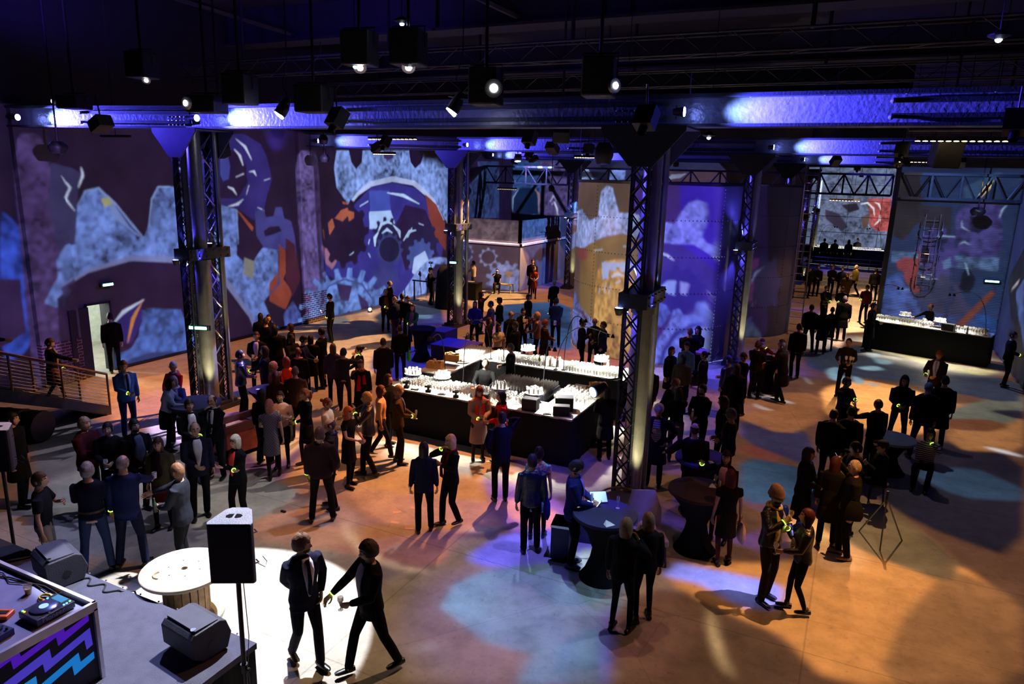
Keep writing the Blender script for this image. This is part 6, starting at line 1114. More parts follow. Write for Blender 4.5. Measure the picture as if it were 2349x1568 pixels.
# yellow bench, DJ desk, tripods in the far left corner
t=thing('yellow_bench','yellow metal bench in front of the control room','bench',(-16.9,33.75,0)); m=MB(); 
for k in range(4): m.box((-.55,-.18+k*.1,.42),(.55,-.11+k*.1,.45))
m.obj('seat_slats',YEL,t)
for a in (-.5,.5): m=MB(); m.tube([(a*1.05,-.18,0),(a,-.16,.42),(a,.16,.42),(a*1.05,.18,0)],.025,6); m.tube([(a,0,.42),(a*.6,0,.4)],.02,5); m.obj('leg',YEL,t)
t=thing('laptop_desk','dark desk with laptop and cloth in the far left corner','desk',(-17.6,30.9,0)); m=MB(); m.box((-.8,-.35,.82),(.8,.35,.86)); m.obj('top',BLACKM,t); m=MB(); m.box((-.78,-.34,0),(.78,.34,.82)); m.obj('skirt',CLOTH,t)
t=thing('laptop','open laptop with a glowing emblem on its lid on the desk','laptop',(-17.9,30.9,.86),2.6); m=MB(); m.box((-.17,-.12,0),(.17,.12,.015)); m.obj('keyboard',CHROME,t); m=MB(); m.box((-.17,-.004,0),(.17,.004,.23)); o=m.obj('screen',mat((.4,.4,.42),.4,.5,name='laptop_lid'),t); o.location=(0,.12,.015); o.rotation_euler[0]=-.3; m=MB(); m.ball((0,.006,.12),(.022,.004,.026),8,6); m.obj('emblem',glow((.9,.95,1),3,'lid_emblem'),o)
t=thing('folded_cloth','white folded cloth on the far desk','cloth',(-17.3,30.85,.86)); m=MB(); m.box((-.2,-.13,0),(.2,.13,.05)); bevel(m.obj('cloth',PAPER,t),.02)
def tripod(x,y,h,lb,cam=True,spread=.45):
    t=thing('camera_tripod',lb,'tripod',(x,y,0))
    for k in range(3): a=.5+2*PI*k/3; m=MB(); m.tube([(0,0,h*.85),(spread*math.cos(a),spread*math.sin(a),0)],.013,6); m.obj('leg',STEELL if h<1.3 else BLACKM,t)
    m=MB(); m.cyl((0,0,h*.75),.02,h*.25,8); m.obj('centre_column',BLACKM,t)
    if cam: m=MB(); m.box((-.1,-.06,h),(.1,.06,h+.1)); m.tube([(0,-.06,h+.05),(0,-.14,h+.05)],.035,10); m.obj('camera',BLACKP,t)
tripod(-19.2,30.2,1.7,'black tripod with a camera in front of the projected gears'); tripod(.98,13.25,.95,'silver-legged tripod beside the seated man in the cap',False,.4)
t=thing('barrier','low black barrier rail left of the middle column','barrier',(-18.3,29.0,0)); m=MB(); m.box((-1.2,-.02,.95),(1.2,.02,1.02)); m.obj('top_rail',BLACKM,t)
for a in (-1.1,0,1.1): m=MB(); m.box((a-.03,-.03,0),(a+.03,.03,.95)); m.box((a-.2,-.2,0),(a+.2,.2,.02)); m.obj('post',BLACKM,t)
t=thing('draped_equipment','tall equipment under black drapes left of the middle column','drapes',(-17.0,28.2,0)); m=MB(); m.lathe([(.62+.05*math.sin(0),0),(.56,.9),(.5,1.7),(.35,1.95),(0,2.0)],22); m.obj('drape',CLOTH,t,True)
t=thing('spotlight_on_floor','small glowing floor lamp at the foot of the gear wall','lamp',(-19.3,25.3,0)); m=MB(); m.cyl((0,0,0),.1,.05,12); m.obj('base',BLACKM,t); m=MB(); m.ball((0,0,.13),.07,8,6); m.obj('bulb',glow((.8,.95,1),10,'floor_bulb'),t)
t=thing('fire_extinguisher','red fire extinguisher box hanging on the steel post by the opening','extinguisher',(.86,32.05,1.0)); m=MB(); m.cyl((0,0,0),.09,.45,12); m.obj('cylinder',mat((.5,.02,.02),.4,name='red_enamel'),t,True); m=MB(); m.cyl((0,0,.45),.03,.08,8); m.obj('valve',CHROME,t); m=MB(); m.box((-.05,.05,.1),(.1,.22,.3)); m.obj('wall_bracket',BLACKM,t)
for lb,x,y,rz in (('pale paper scrap lying on the orange floor, nearest the two women',-6.9,10.3,.3),('pale paper scrap on the orange floor, second of the scattered four',-7.1,10.0,.8),('pale paper scrap on the orange floor, lowest of the four',-6.9,9.65,.2),('pale paper scrap on the orange floor, right one of the four',-6.55,9.6,.5)): flat('paper_scrap',lb,'paper',x,y,.001,.16,.09,.003,rz,mat((.6,.45,.33),.8,name='scrap'))
m=MB(); m.box((-.05,-.02,0),(.05,.02,.03)); tag(m.obj('pebble',BLACKM,None,False,tuple(at(650,1174))),'tiny dark object lying on the bare floor above the speaker','litter')
spot('stage_wash',(-9.8,8.2,6.8),(-8.0,4.4,1.2),2600,(.42,.48,1),44,.6,.05)
spot('speaker_wash',(-4.2,8.5,6.8),(SX,SY,2.5),2200,(.75,.8,1),14,.6,.05)
spot('bar_glow',(3.0,28.9,.5),(2.6,28.2,0),30,(1,.9,.5),130,1)
# ================================================================ people
V3=lambda *a: np.array(a,float)
def ik(a,b,l1,l2,pole):
    d=b-a; L=np.linalg.norm(d); 
    if L>(l1+l2)*.995: b=a+d/L*(l1+l2)*.995; d=b-a; L=np.linalg.norm(d)
    u=d/L; x=(l1*l1-l2*l2+L*L)/(2*L); h=math.sqrt(max(0,l1*l1-x*x)); p=pole-u*pole.dot(u); p/=np.linalg.norm(p)+1e-9
    return a+u*x+p*h, b
ARM={'down':((.245,.03,.84),(.3,-.6,-.2)),'front':((.07,.3,1.08),(.7,-.4,-.6)),'side_front':((.16,.34,1.1),(.6,-.5,-.6)),'chest':((.05,.25,1.26),(.8,-.3,-.6)),'drink':((.10,.25,1.36),(.8,-.1,-.7)),
'mouth':((.06,.17,1.5),(.8,.1,-.7)),'ear':((.12,.07,1.56),(.9,.2,-.4)),'cross':((-.13,.22,1.17),(.6,-.2,-.8)),'back':((.03,-.2,.96),(.9,-.3,0)),'pocket':((.2,.06,.93),(.8,-.6,0)),'hip':((.2,.06,1.0),(1,-.4,0)),
'reach':((.16,.5,1.2),(.6,-.4,-.6)),'wave':((.34,.28,1.52),(.7,-.3,-.7)),'table':((.14,.42,1.12),(.7,-.4,-.4)),'tableside':((.42,.24,1.12),(.5,-.6,-.2)),'swing':((.24,.22,.86),(.3,-.8,0)),'swingb':((.25,-.2,.88),(.3,-.8,0)),'lap':((.1,.36,.72),(.7,-.4,-.2)),'point':((.3,.4,1.0),(.5,-.7,-.4))}
LEG={'stand':((.1,.0,0),(-.1,.0,0)),'ease':((.13,.05,0),(-.1,-.04,0)),'wide':((.18,.03,0),(-.18,-.02,0)),'walk':((.09,.25,0),(-.09,-.25,.06)),'stride':((.1,-.27,.07),(-.09,.27,0)),'step':((.1,.12,0),(-.1,-.12,.03))}
def headmesh(mb,c,yaw,pitch,s,near,fem):
    nu,nv=(36,26) if near else (18,13); V=[]
    for i in range(nv+1):
        e=-PI/2+PI*i/nv; se,ce=math.sin(e),math.cos(e)
        for j in range(nu):
            a=2*PI*j/nu; x,y,z=.076*ce*math.sin(a),.096*ce*math.cos(a),.118*se     # a=0 is the face
            fr=max(0,math.cos(a)); az=math.degrees(math.atan2(math.sin(a),math.cos(a))); el=math.degrees(e)
            if z<0: k=min(1,-z/.118); x*=1-.26*k*k-.08*k; y=y*(1-.1*k)+(.012*k if y>0 else .03*k)
            y+=.028*math.exp(-(az/9)**2-((el+12)/11)**2)*fr            # nose
            y-=.011*(math.exp(-((abs(az)-22)/10)**2-((el-2)/8)**2))*fr  # sockets
            y+=.006*math.exp(-((el-14)/7)**2)*fr                        # brow
            y+=.009*math.exp(-(az/16)**2-((el+36)/7)**2)*fr+.012*math.exp(-(az/18)**2-((el+62)/12)**2)*fr
            x*=1+.05*math.exp(-((abs(az)-55)/20)**2-((el+5)/14)**2)
            V.append((x,y,z))
    V=np.array(V); F=[];M=[]
    for i in range(nv):
        for j in range(nu):
            F.append((i*nu+j,i*nu+(j+1)%nu,(i+1)*nu+(j+1)%nu,(i+1)*nu+j)); a=360*(j+.5)/nu; a=a-360 if a>180 else a; el=-90+180*(i+.5)/nv
            M.append(1 if abs(a)<15 and -41<el<-31 else 2 if (8<abs(a)<36 and 14<el<21) else 0)
    F=[f[::-1] for f in F]
    ey=[]
    cp,sp=math.cos(pitch),math.sin(pitch); Rx=np.array([[1,0,0],[0,cp,sp],[0,-sp,cp]]); cz,sz=math.cos(yaw),math.sin(yaw); Rz=np.array([[cz,-sz,0],[sz,cz,0],[0,0,1]]); R=Rz@Rx
    T=lambda P:(np.asarray(P,float)*s)@R.T+c
    b=mb.n; mb.v.append(T(V)); mb.f+=[tuple(q+b for q in f) for f in F]; mb.m+=M; mb.n+=len(V)
    for sx in (-1,1):
        t=MB(); t.ball((0,0,0),(.012,.022,.034),8,6); mb.add(T(t.v[0]+(sx*.077,-.012,-.008)),t.f,0)
        if near:
            t=MB(); t.ball((0,0,0),(.0125,.0125,.0115),8,6); mb.add(T(t.v[0]+(sx*.0285,.0785,.003)),t.f,3); t=MB(); t.ball((0,0,0),.0068,6,4); mb.add(T(t.v[0]+(sx*.0285,.0865,.003)),t.f,2)
        elif True: t=MB(); t.ball((0,0,0),(.014,.008,.008),6,4); mb.add(T(t.v[0]+(sx*.029,.083,.004)),t.f,2)
    return T,R
def hairmesh(style,T,near,seed):
    r=np.random.default_rng(seed); nu,nv=(30,20) if near else (16,11); V=[]
    P={'short':(1.09,24,-30,-38,0),'crop':(1.05,32,-8,-28,0),'bald':(1.035,200,-12,-24,0),'balding':(1.04,75,-10,-26,0),'bob':(1.17,30,-52,-60,.05),'long':(1.13,26,-60,-70,.26),'vlong':(1.16,26,-62,-75,.36),'curly':(1.3,26,-52,-62,.14),'fluffy':(1.2,22,-22,-36,0),'bun':(1.07,26,-14,-34,0),'pony':(1.07,26,-14,-34,0)}[style if style in('short','crop','bald','balding','bob','long','vlong','curly','fluffy','bun','pony') else 'short']
    vol,fl,sl,bl,ext=P
    for i in range(nv+1):
        e=-PI/2+PI*i/nv; se,ce=math.sin(e),math.cos(e); el=math.degrees(e)
        for j in range(nu):
            a=2*PI*j/nu; az=abs(math.degrees(math.atan2(math.sin(a),math.cos(a)))); 
            w=max(0,min(1,(az-(46 if style in('bob','long','vlong','curly') else 38))/28)); w2=max(0,min(1,(az-84)/40)); line=fl*(1-w)+(sl*(1-w2)+bl*w2)*w
            if style=='bald': line=200 if el>28 or az<60 else (-12 if az<120 else -24)
            elif style=='balding' and el>50 and az<140: line=200
            k=vol if el>line else .86
            if k>1: k+=(.05 if style in('curly','fluffy') else .02)*(r.random()-.5)*2; k+= .02 if el>50 else 0
            x,y,z=.079*k*ce*math.sin(a),.1*k*ce*math.cos(a),.119*k*se
            if ext and el<-8 and el>line-14 and az>50:
                f=min(1,(-8-el)/42); z-=ext*f; y=y*(1-.35*f)-.03*f if az>95 else y*.9-.01*f; x*=1+.18*f if ce>.2 else 1
            V.append((x,y-.004,z))
    m=MB(); m.add(T(V),[(i*nu+j,(i+1)*nu+j,(i+1)*nu+(j+1)%nu,i*nu+(j+1)%nu) for i in range(nv) for j in range(nu)])
    if style=='bun': t=MB(); t.ball((0,-.125,.06),.042,10,7); m.add(T(t.v[0]),t.f)
    if style=='pony': t=MB(); t.tube([(0,-.09,.04),(0,-.14,.02),(0,-.15,-.08),(0,-.12,-.18)],[.03,.035,.03,.012],8); m.add(T(t.v[0]),t.f)
    return m
def hatmesh(kind,T):
    m=MB(); t=MB()
    if kind=='beanie': t.lathe([(.0,.155),(.045,.15),(.078,.115),(.096,.07),(.101,.035),(.106,.03),(.107,-.005),(.1,-.008)],22); V=t.v[0]; V[:,1]*=1.12; V[:,1]-=.012+.25*np.maximum(V[:,2]-.05,0)
    elif kind=='scarfcap': t.lathe([(.0,.132),(.06,.125),(.09,.085),(.098,.04),(.097,.01),(.094,0)],20); V=t.v[0]; V[:,1]*=1.12; V[:,1]-=.01
    else: t.lathe([(.0,.145),(.06,.142),(.088,.12),(.094,.07),(.093,.035)],20); V=t.v[0]; V[:,1]*=1.12; t.box((-.07,.07,.035),(.07,.17,.045)); V=np.vstack(t.v)
    m.add(T(V),t.f); return m
def hand(mb,w,d,n,s,curl,side,near=True):
    "w wrist, d pointing along the hand, n palm normal"
    d=d/np.linalg.norm(d); n=n-d*n.dot(d); n/=np.linalg.norm(n)+1e-9; x=np.cross(d,n)*side
    mb.tube([w-d*.02*s,w+d*.03*s,w+d*.075*s,w+d*.098*s],[(.024*s,.018*s),(.036*s,.016*s),(.042*s,.014*s),(.038*s,.011*s)],8,ref=x)
    for i,(o,l,r) in enumerate(((-.030,.066,.0085),(-.010,.078,.0092),(.011,.072,.0088),(.030,.055,.0078))):
        p=w+d*.088*s+x*o*s; P=[p]; dd=d.copy(); 
        for k,f in enumerate((.42,.32,.26)):
            a=curl*(.6+.5*k)+.05*i; c_,s_=math.cos(a),math.sin(a); q=dd*c_+n*s_; P.append(P[-1]+q*l*f*s+x*o*.06*s); dd=q
            if not near and k==1: break
        mb.tube(P,[r*s,r*s,r*.9*s,r*.7*s][:len(P)],6 if near else 5)
    p=w+d*.02*s-x*.028*s; mb.tube([p,p-x*.028*s+d*.028*s+n*.01*s,p-x*.034*s+d*.06*s+n*.022*s,p-x*.022*s+d*.082*s+n*.03*s],[.012*s,.0105*s,.0095*s,.007*s],6)
BAKE=[]
def queue(mb,name,m,parent,vox,iters=4,extra=None,mats=None):
    BAKE.append((mb,name,m,parent,vox,iters,extra,mats))
PCOUNT=[0]; PLACED=[]
SKIN=mat((.50,.30,.22),.5,0,.35,var=.06,name='skin'); SKIND=mat((.10,.055,.04),.5,0,.35,name='dark_skin'); LIP=mat((.38,.13,.11),.5,name='lips'); BROW=mat((.03,.02,.015),.6,name='brow'); EYEW=mat((.7,.7,.7),.3,name='eye_white')
TORSO=[(.84,.150,.105,0),(.92,.168,.118,-.005),(1.02,.152,.104,0),(1.12,.146,.1,.008),(1.25,.17,.113,.012),(1.36,.182,.108,.004),(1.43,.165,.085,-.008),(1.475,.1,.065,-.015)]
def person(px,py,h,face,label,top='shirt',tc=(15,15,18),bot='trousers',bc=(12,12,15),hair='short',hc=(40,28,20),R='down',L='down',legs='ease',fem=0,hy=0,hp=0,lean=0,skin=None,hat=None,hatc=None,shirt=None,tie=None,scarf=None,glasses=0,band=None,shoe=(10,9,9),hold=None,pat=None,build=1.,sit=0,z0=0.,leglight=None,bag=None,beard=0,belt=0,xy=None,roll=0,holdlab=None,spread=0):
    PCOUNT[0]+=1; i=PCOUNT[0]
    if xy is not None: pos=Vector((xy[0],xy[1],z0))
    else:
        q=at(px,py,z0+h*(1 if not sit else .76)); pos=Vector((q.x,q.y,z0))
    dist=math.hypot(pos.x,pos.y); near=dist<15.5; s=h/1.75
    if xy is None:
        e=Vector((pos.x,pos.y)); u=e.normalized(); hh=h*(1 if not sit else .76)
        for k in (0,.1,-.1,.2,-.2,.3,-.3,.4,-.4,.5,-.5,.6,.7,.8):
            c_=e+u*k
            if all((c_-q).length>.43 for q in PLACED): break
        f=c_.length/e.length; h=(EYE.z-(EYE.z-hh-z0)*f-z0)/(1 if not sit else .76); pos=Vector((c_.x,c_.y,z0))
    PLACED.append(Vector((pos.x,pos.y)))
    cdir=math.atan2(-pos.y,-pos.x); rz=cdir+math.radians(face)-PI/2
    t=thing('person',label,'person',tuple(pos),rz)
    vox=.0145 if dist<13 else .018 if dist<18 else .023 if dist<26 else .03
    sh=(.168 if fem else .188)*s*build; hipw=.088*s; sw=.9 if fem else 1.
    zoff=-(.46*s) if sit else 0; zt=lambda z:z*s+zoff
    ln=lambda p:V3(p[0],p[1]+math.sin(lean)*max(0,p[2]-zt(.92)),p[2]-(1-math.cos(lean))*max(0,p[2]-zt(.92))) 
    up_=lambda x,y,z:ln((x*s,y*s,zt(z)))
    # arms and legs
    arms=[]
    for side,nm in ((1,R),(-1,L)):
        tgt,pole=ARM[nm] if isinstance(nm,str) else nm
        S=up_(side*.0,0,1.415); S[0]=side*sh*.96; T_=V3(side*tgt[0]*s,tgt[1]*s,0); T_[2]=zt(tgt[2]); T_=ln(T_) if tgt[2]>1.0 else T_
        E_,W_=ik(S,T_,.285*s,.255*s,V3(side*pole[0],pole[1],pole[2])); arms.append((S,E_,W_,side,nm))
    lg=[]
    fR,fL=LEG[legs] if isinstance(legs,str) else legs
    for side,ft in ((1,fR),(-1,fL)):
        Hp=V3(side*hipw,0,zt(.93)); A_=V3(ft[0]*s,ft[1]*s,(.085+ft[2])*s)
        if sit: A_=V3(side*.12*s,.44*s,.085*s)
        K_,A_=ik(Hp,A_,.43*s,.425*s,V3(side*.15,1,0)); lg.append((Hp,K_,A_,side,ft[2]))
    neck=up_(0,-.012,1.47); hc_=up_(0,.018,1.628); 
    # body
    mb=MB(); mb.tube([ln((0,o*s,zt(z))) for z,a,b,o in TORSO],[(a*s*.88*sw,b*s*.86) for z,a,b,o in TORSO],12,ref=(1,0,0))
    mb.tube([neck-(0,0,.05*s),neck,hc_-(0,0,.03*s)],[(.066*s,.062*s),(.055*s,.057*s),(.052*s,.056*s)],10,ref=(1,0,0))
    for S,E_,W_,side,nm in arms: mb.tube([S,(S+E_)/2,E_,(E_*.6+W_*.4),W_],[.044*s,.04*s,.034*s,.034*s,.023*s],8)
    for Hp,K_,A_,side,lf in lg: mb.tube([Hp,(Hp+K_)/2,K_,K_*.65+A_*.35,A_],[q*s*(.84 if bot in('tights','skirt','leggings') else 1) for q in (.078,.066,.047,.05,.033)],9)
    ex=MB(); T,Rh=headmesh(ex,hc_,math.radians(hy),math.radians(hp),s,near,fem)
    for S,E_,W_,side,nm in arms:
        d=(W_-E_); d/=np.linalg.norm(d); k=nm if isinstance(nm,str) else 'front'
        n=V3(-side,0,0) if k in('down','swing','swingb','pocket') else V3(0,0,-1) if k in('table','tableside','lap') else V3(-side*.6,.2,.5) if k in ('cross','hip') else V3(-side*.9,-.3,.1)
        if k=='wave': n=V3(0,1,0)
        hand(ex,W_,d,n,s,.12 if k in('wave','table','tableside') else .95 if hold and side==(1 if hold[1]=='R' else -1) else .55,side,near)
    sk=skin or SKIN; queue(mb,'body',sk,t,vox,3,ex,[sk,LIP,BROW,EYEW])
    # hair, hat
    HC=mat(lin(hc),.6,0,.3,bump=.3,bscale=60,var=.3,scale=25,name='hair')
    if hair!='none': hairmesh(hair,T,near,i).obj('hair',HC,t,True)
    if hat: hatmesh(hat,T).obj('hat',mat(lin(hatc or (20,20,22)),.9,bump=.5,bscale=80,name='knit'),t,True)
    if glasses:
        g=MB()
        for sx in (-1,1): g.add(T([(sx*.031+.019*math.cos(a),.098,.002+.014*math.sin(a)) for a in np.linspace(0,2*PI,9)[:-1]]+[(sx*.031+.023*math.cos(a),.1,.002+.018*math.sin(a)) for a in np.linspace(0,2*PI,9)[:-1]]),[(k,(k+1)%8,8+(k+1)%8,8+k) for k in range(8)]); 
        for sx in (-1,1): tt=MB(); tt.tube([(sx*.052,.098,.006),(sx*.08,.05,.008),(sx*.08,-.01,.004)],.0025,4); g.add(T(tt.v[0]),tt.f)
        g.obj('glasses',BLACKM,t)
    if beard:
        g=MB(); tt=MB(); tt.ball((0,.045,-.075),(.055,.05,.042),10,7); g.add(T(tt.v[0]),tt.f); g.obj('beard',HC,t,True)
    # clothing
    def fabric(c,pt=None,nm='fabric'):
        if pt: return patmat(c,pt)
        return mat(lin(c),.85,0,.12,bump=.35,bscale=14,name=nm)
    TM_=fabric(tc,pat); spec=top
    hem={'suit':.80,'blazer':.82,'coat':.52,'long':.42,'jacket':.86,'shirt':.92,'sweater':.90,'tee':.92,'dress':.55,'cardigan':.80,'parka':.80,'top':.95,'leather':.88}[top]
    inf={'suit':.022,'blazer':.02,'coat':.032,'long':.034,'jacket':.032,'shirt':.012,'sweater':.02,'tee':.012,'dress':.012,'cardigan':.022,'parka':.045,'top':.01,'leather':.024}[top]
    c=MB(); rows=[r for r in TORSO if r[0]>hem-.02 or r[0]>=.92]; R_=[]
    if hem<.84:
        for z in np.arange(hem,.84,.09): R_.append((z,.165+(.84-z)*(.10 if top in('coat','long','dress') else .02),.12+(.84-z)*(.08 if top in('coat','long','dress') else .02),0))
    else: R_.append((hem,.16,.115,0))
    R_+=[r for r in TORSO if r[0]>R_[-1][0]+.02]
    bz=build
    if sit: R_=[r for r in R_ if r[0]>=.84]
    c.tube([ln((0,o*s,zt(z))) for z,a,b,o in R_],[((a*sw*bz+inf)*s,(b*bz+inf)*s) for z,a,b,o in R_],14,ref=(1,0,0))
    sl=0 if top=='top' else (.45 if top=='tee' or (top=='dress' and not tc==(9,9,9)) else 1)
    if top=='dress' and spec=='dress' and sl!=1: sl=.3
    cuff=.052 if top in('coat','parka','jacket','cardigan') else .043
    for S,E_,W_,side,nm in arms:
        if sl==1: c.tube([S,(S+E_)/2,E_,(E_+W_)/2,W_*.97+E_*.03],[(.05+inf)*s,(.046+inf)*s,(.041+inf*.8)*s,(.036+inf*.8)*s,(cuff*.62+inf*.5)*s],9)
        elif sl>0: c.tube([S,S*(1-sl*1.6)+E_*sl*1.6 if sl<.5 else E_],[(.056+inf)*s,(.05+inf)*s],9)
    if shirt and not isinstance(shirt,str) and top in('suit','blazer'):
        g=MB(); g.tube([neck-(0,-.005,.035*s),neck+(0,.012,.022*s)],[(.07*s,.072*s),(.058*s,.06*s)],12,ref=(1,0,0)); g.obj('shirt_collar',fabric(shirt),t,True)
    elif top in('suit','blazer','coat','parka','jacket','leather','cardigan','long'): c.tube([neck-(0,.01,.045*s),neck+(0,-.01,.01)],[(.088*s,.082*s),(.068*s,.068*s)],10,ref=(1,0,0))
    if top in('parka',): c.tube([neck-(0,.06*s,.03*s),neck+(0,-.1*s,-.0)],[(.1*s,.07*s),(.07*s,.05*s)],8)
    queue(c,{'suit':'suit_jacket','blazer':'blazer','coat':'coat','long':'long_coat','jacket':'jacket','shirt':'shirt','sweater':'sweater','tee':'t_shirt','dress':'dress','cardigan':'cardigan','parka':'puffer_jacket','top':'top','leather':'leather_jacket'}[top],TM_ if top!='leather' else mat(lin(tc),.38,0,.5,bump=.5,bscale=18,name='leather'),t,vox,5)
    def panel(nm,pts,m,off):
        "front patch lying on the chest: pts rows (z, half width)"
        g=MB(); V=[]
        for z,hw in pts:
            a,b,o=np.interp(z,[q[0] for q in TORSO],[q[1] for q in TORSO]),np.interp(z,[q[0] for q in TORSO],[q[2] for q in TORSO]),np.interp(z,[q[0] for q in TORSO],[q[3] for q in TORSO])
            a=(a*sw*bz+inf+off)*s; b=(b*bz+inf+off)*s
            for f in (-1,-.5,0,.5,1): x=hw*f*s; V.append(ln((x,o*s+b*math.sqrt(max(.02,1-(x/a)**2)),zt(z))))
        n=len(pts); g.add(V,[(r*5+k,r*5+k+1,(r+1)*5+k+1,(r+1)*5+k) for r in range(n-1) for k in range(4)]); o=g.obj(nm,m,t,True); so=o.modifiers.new('s','SOLIDIFY'); so.thickness=.006; so.offset=0
    if shirt: panel('shirt_front',[(1.0,.012),(1.1,.035 if top in('suit','blazer') else .09),(1.2,.052 if top in('suit','blazer') else .1),(1.32,.072),(1.42,.07),(1.47,.05)],fabric(shirt) if not isinstance(shirt,str) else patmat((200,200,210),shirt),.02)
    if tie: panel('tie',[(1.02,.012),(1.06,.028),(1.2,.026),(1.4,.018),(1.445,.024),(1.46,.02)],fabric(tie),.036)
    if scarf: 
        g=MB(); cc=neck+V3(0,.01,-.015)
        for k in range(2): g.tube([cc+V3((.085+.01*k)*s*math.cos(a),(.08+.01*k)*s*math.sin(a),(-.012*math.sin(a)+.03*k-.02)*s) for a in np.linspace(0,2*PI,16)],.026*s,7)
        g.tube([cc+V3(.05,.08,-.02)*s,up_(.06,.15,1.3),up_(.075,.16,1.12),up_(.08,.15,.95)],[(.03*s,.02*s),(.04*s,.014*s),(.05*s,.012*s),(.055*s,.01*s)],8,ref=(1,0,0)); g.tube([cc+V3(-.05,.08,-.02)*s,up_(-.06,.15,1.3),up_(-.07,.16,1.12)],[(.03*s,.02*s),(.04*s,.014*s),(.05*s,.012*s)],8,ref=(1,0,0))
        g.obj('scarf',fabric(scarf),t,True)
    BM=fabric(bc)
    c=MB(); thin=bot in('skirt','tights','leggings','dress'); k_=.66 if thin else 1
    if bot=='wide': k_=1.35
    if bot!='bare':
        for Hp,K_,A_,side,lf in lg: c.tube([Hp+(0,0,.02),(Hp+K_)/2,K_,(K_+A_)/2,A_+(0,0,-.02 if not thin else -.045)],[.094*s,(.083 if not thin else .074)*s*(1 if k_<=1 else 1.05),(.063 if not thin else .052)*s*max(1,k_*.9),(.062*k_ if not thin else .047)*s,(.055*k_ if not thin else .034)*s],10)
        c.tube([V3(0,0,zt(.88)),V3(0,0,zt(.95)),ln((0,0,zt(1.04)))],[(.165*s*sw,.122*s),(.172*s*sw*bz,.126*s*bz),(.155*s*sw*bz,.112*s*bz)],12,ref=(1,0,0))
        queue(c,'tights' if thin else 'trousers',fabric(leglight) if (thin and leglight) else BM,t,vox,4)
    if bot=='skirt':
        c=MB(); c.tube([(0,0,zt(1.03)),(0,0,zt(.92)),(0,.0,zt(.75)),(0,.01,zt(.56))],[(.152*s,.112*s),(.185*s,.138*s),(.19*s,.15*s),(.175*s,.155*s)],16,ref=(1,0,0)); queue(c,'skirt',BM,t,vox,4)
    for Hp,K_,A_,side,lf in lg:
        g=MB(); zz=A_[2]-.085*s; yw=.10*side+(spread*side); d=V3(math.sin(yw),math.cos(yw),-.25 if lf>.03 else 0); d/=np.linalg.norm(d); a=A_-(0,0,.045*s)-d*.055*s
        heel=fem and hem<.99 and bot!='wide'
        g.tube([a-d*.02*s,a+d*.03*s,a+d*.11*s,a+d*.19*s,a+d*.225*s],[(.03*s,.034*s),(.038*s,.042*s),(.042*s,.032*s),(.042*s,.024*s),(.022*s,.016*s)],10,ref=(1,0,0)); g.tube([A_+(0,0,.03*s),A_-(0,0,.05*s)],[.042*s,.044*s],9)
        V=np.vstack(g.v); V[:,2]=np.maximum(V[:,2],zz+.002); g.v=[V]; o=g.obj('shoe',mat(lin(shoe),.35,0,.5,name='shoe_leather'),t,True)
    if belt: g=MB(); g.tube([(0,0,zt(1.0)),(0,0,zt(1.035))],[(.172*s*sw*bz,.13*s)]*2,16,ref=(1,0,0)); g.obj('belt',mat(lin((60,45,35)),.4,name='belt_leather'),t)
    for bn in (band or ''):
        S,E_,W_,side,nm=arms[0 if bn=='R' else 1]; u=(W_-E_)/np.linalg.norm(W_-E_); a=np.cross(u,(0.3,.2,1)); a/=np.linalg.norm(a); b=np.cross(u,a); r_=.037*s
        g=MB(); q=W_-u*.01; g.tube([q+(a*math.cos(f)+b*math.sin(f))*r_ for f in np.linspace(0,2*PI,15)],.0062,6,cap=False); g.obj('glow_bracelet',GLOWB,t)
    if bag:
        g=MB(); side=1 if bag[0]=='R' else -1; hz=.86 if len(bag)<3 else bag[2]; q=ln((side*.27*s,0,zt(hz)))
        g.tube([q+V3(0,0,.0),q+V3(0,0,-.1),q+V3(0,0,-.26),q+V3(0,0,-.34)],[(.02,.08),(.055,.13),(.06,.15),(.03,.12)],10,ref=(1,0,0)); g.tube([q+V3(0,-.07,-.02),ln((side*.19*s,-.03,zt(1.45))) if hz<.95 and len(bag)>3 else q+V3(0,0,.12),q+V3(0,.07,-.02)],.008,5)
        o=g.obj('handbag',fabric(bag[1]),None,True,tuple(pos),rz); tag(o,('bag carried by the '+label)[:96].rsplit(' ',1)[0] if len(label.split())>11 else 'bag carried by the '+label,'bag')
    if hold:
        S,E_,W_,side,nm=arms[0 if hold[1]=='R' else 1]; u=(W_-E_)/np.linalg.norm(W_-E_); q=W_+u*.085*s+V3(-side*.0,.02,.02); c_,s_=math.cos(rz),math.sin(rz); wp=(pos.x+q[0]*c_-q[1]*s_,pos.y+q[0]*s_+q[1]*c_,pos.z+q[2])
        kind={'g':'wine_glass','f':'flute_glass','p':'smartphone','c':'paper_cup','d':'folded_paper','t':'drinks_tray','y':'bottle'}[hold[0]]; w_=label.split(); lb=f"{ {'g':'wine glass','f':'flute','p':'smartphone','c':'cup','d':'paper','t':'tray of glasses','y':'bottle'}[hold[0]]} held by the "+' '.join(w_[:11])
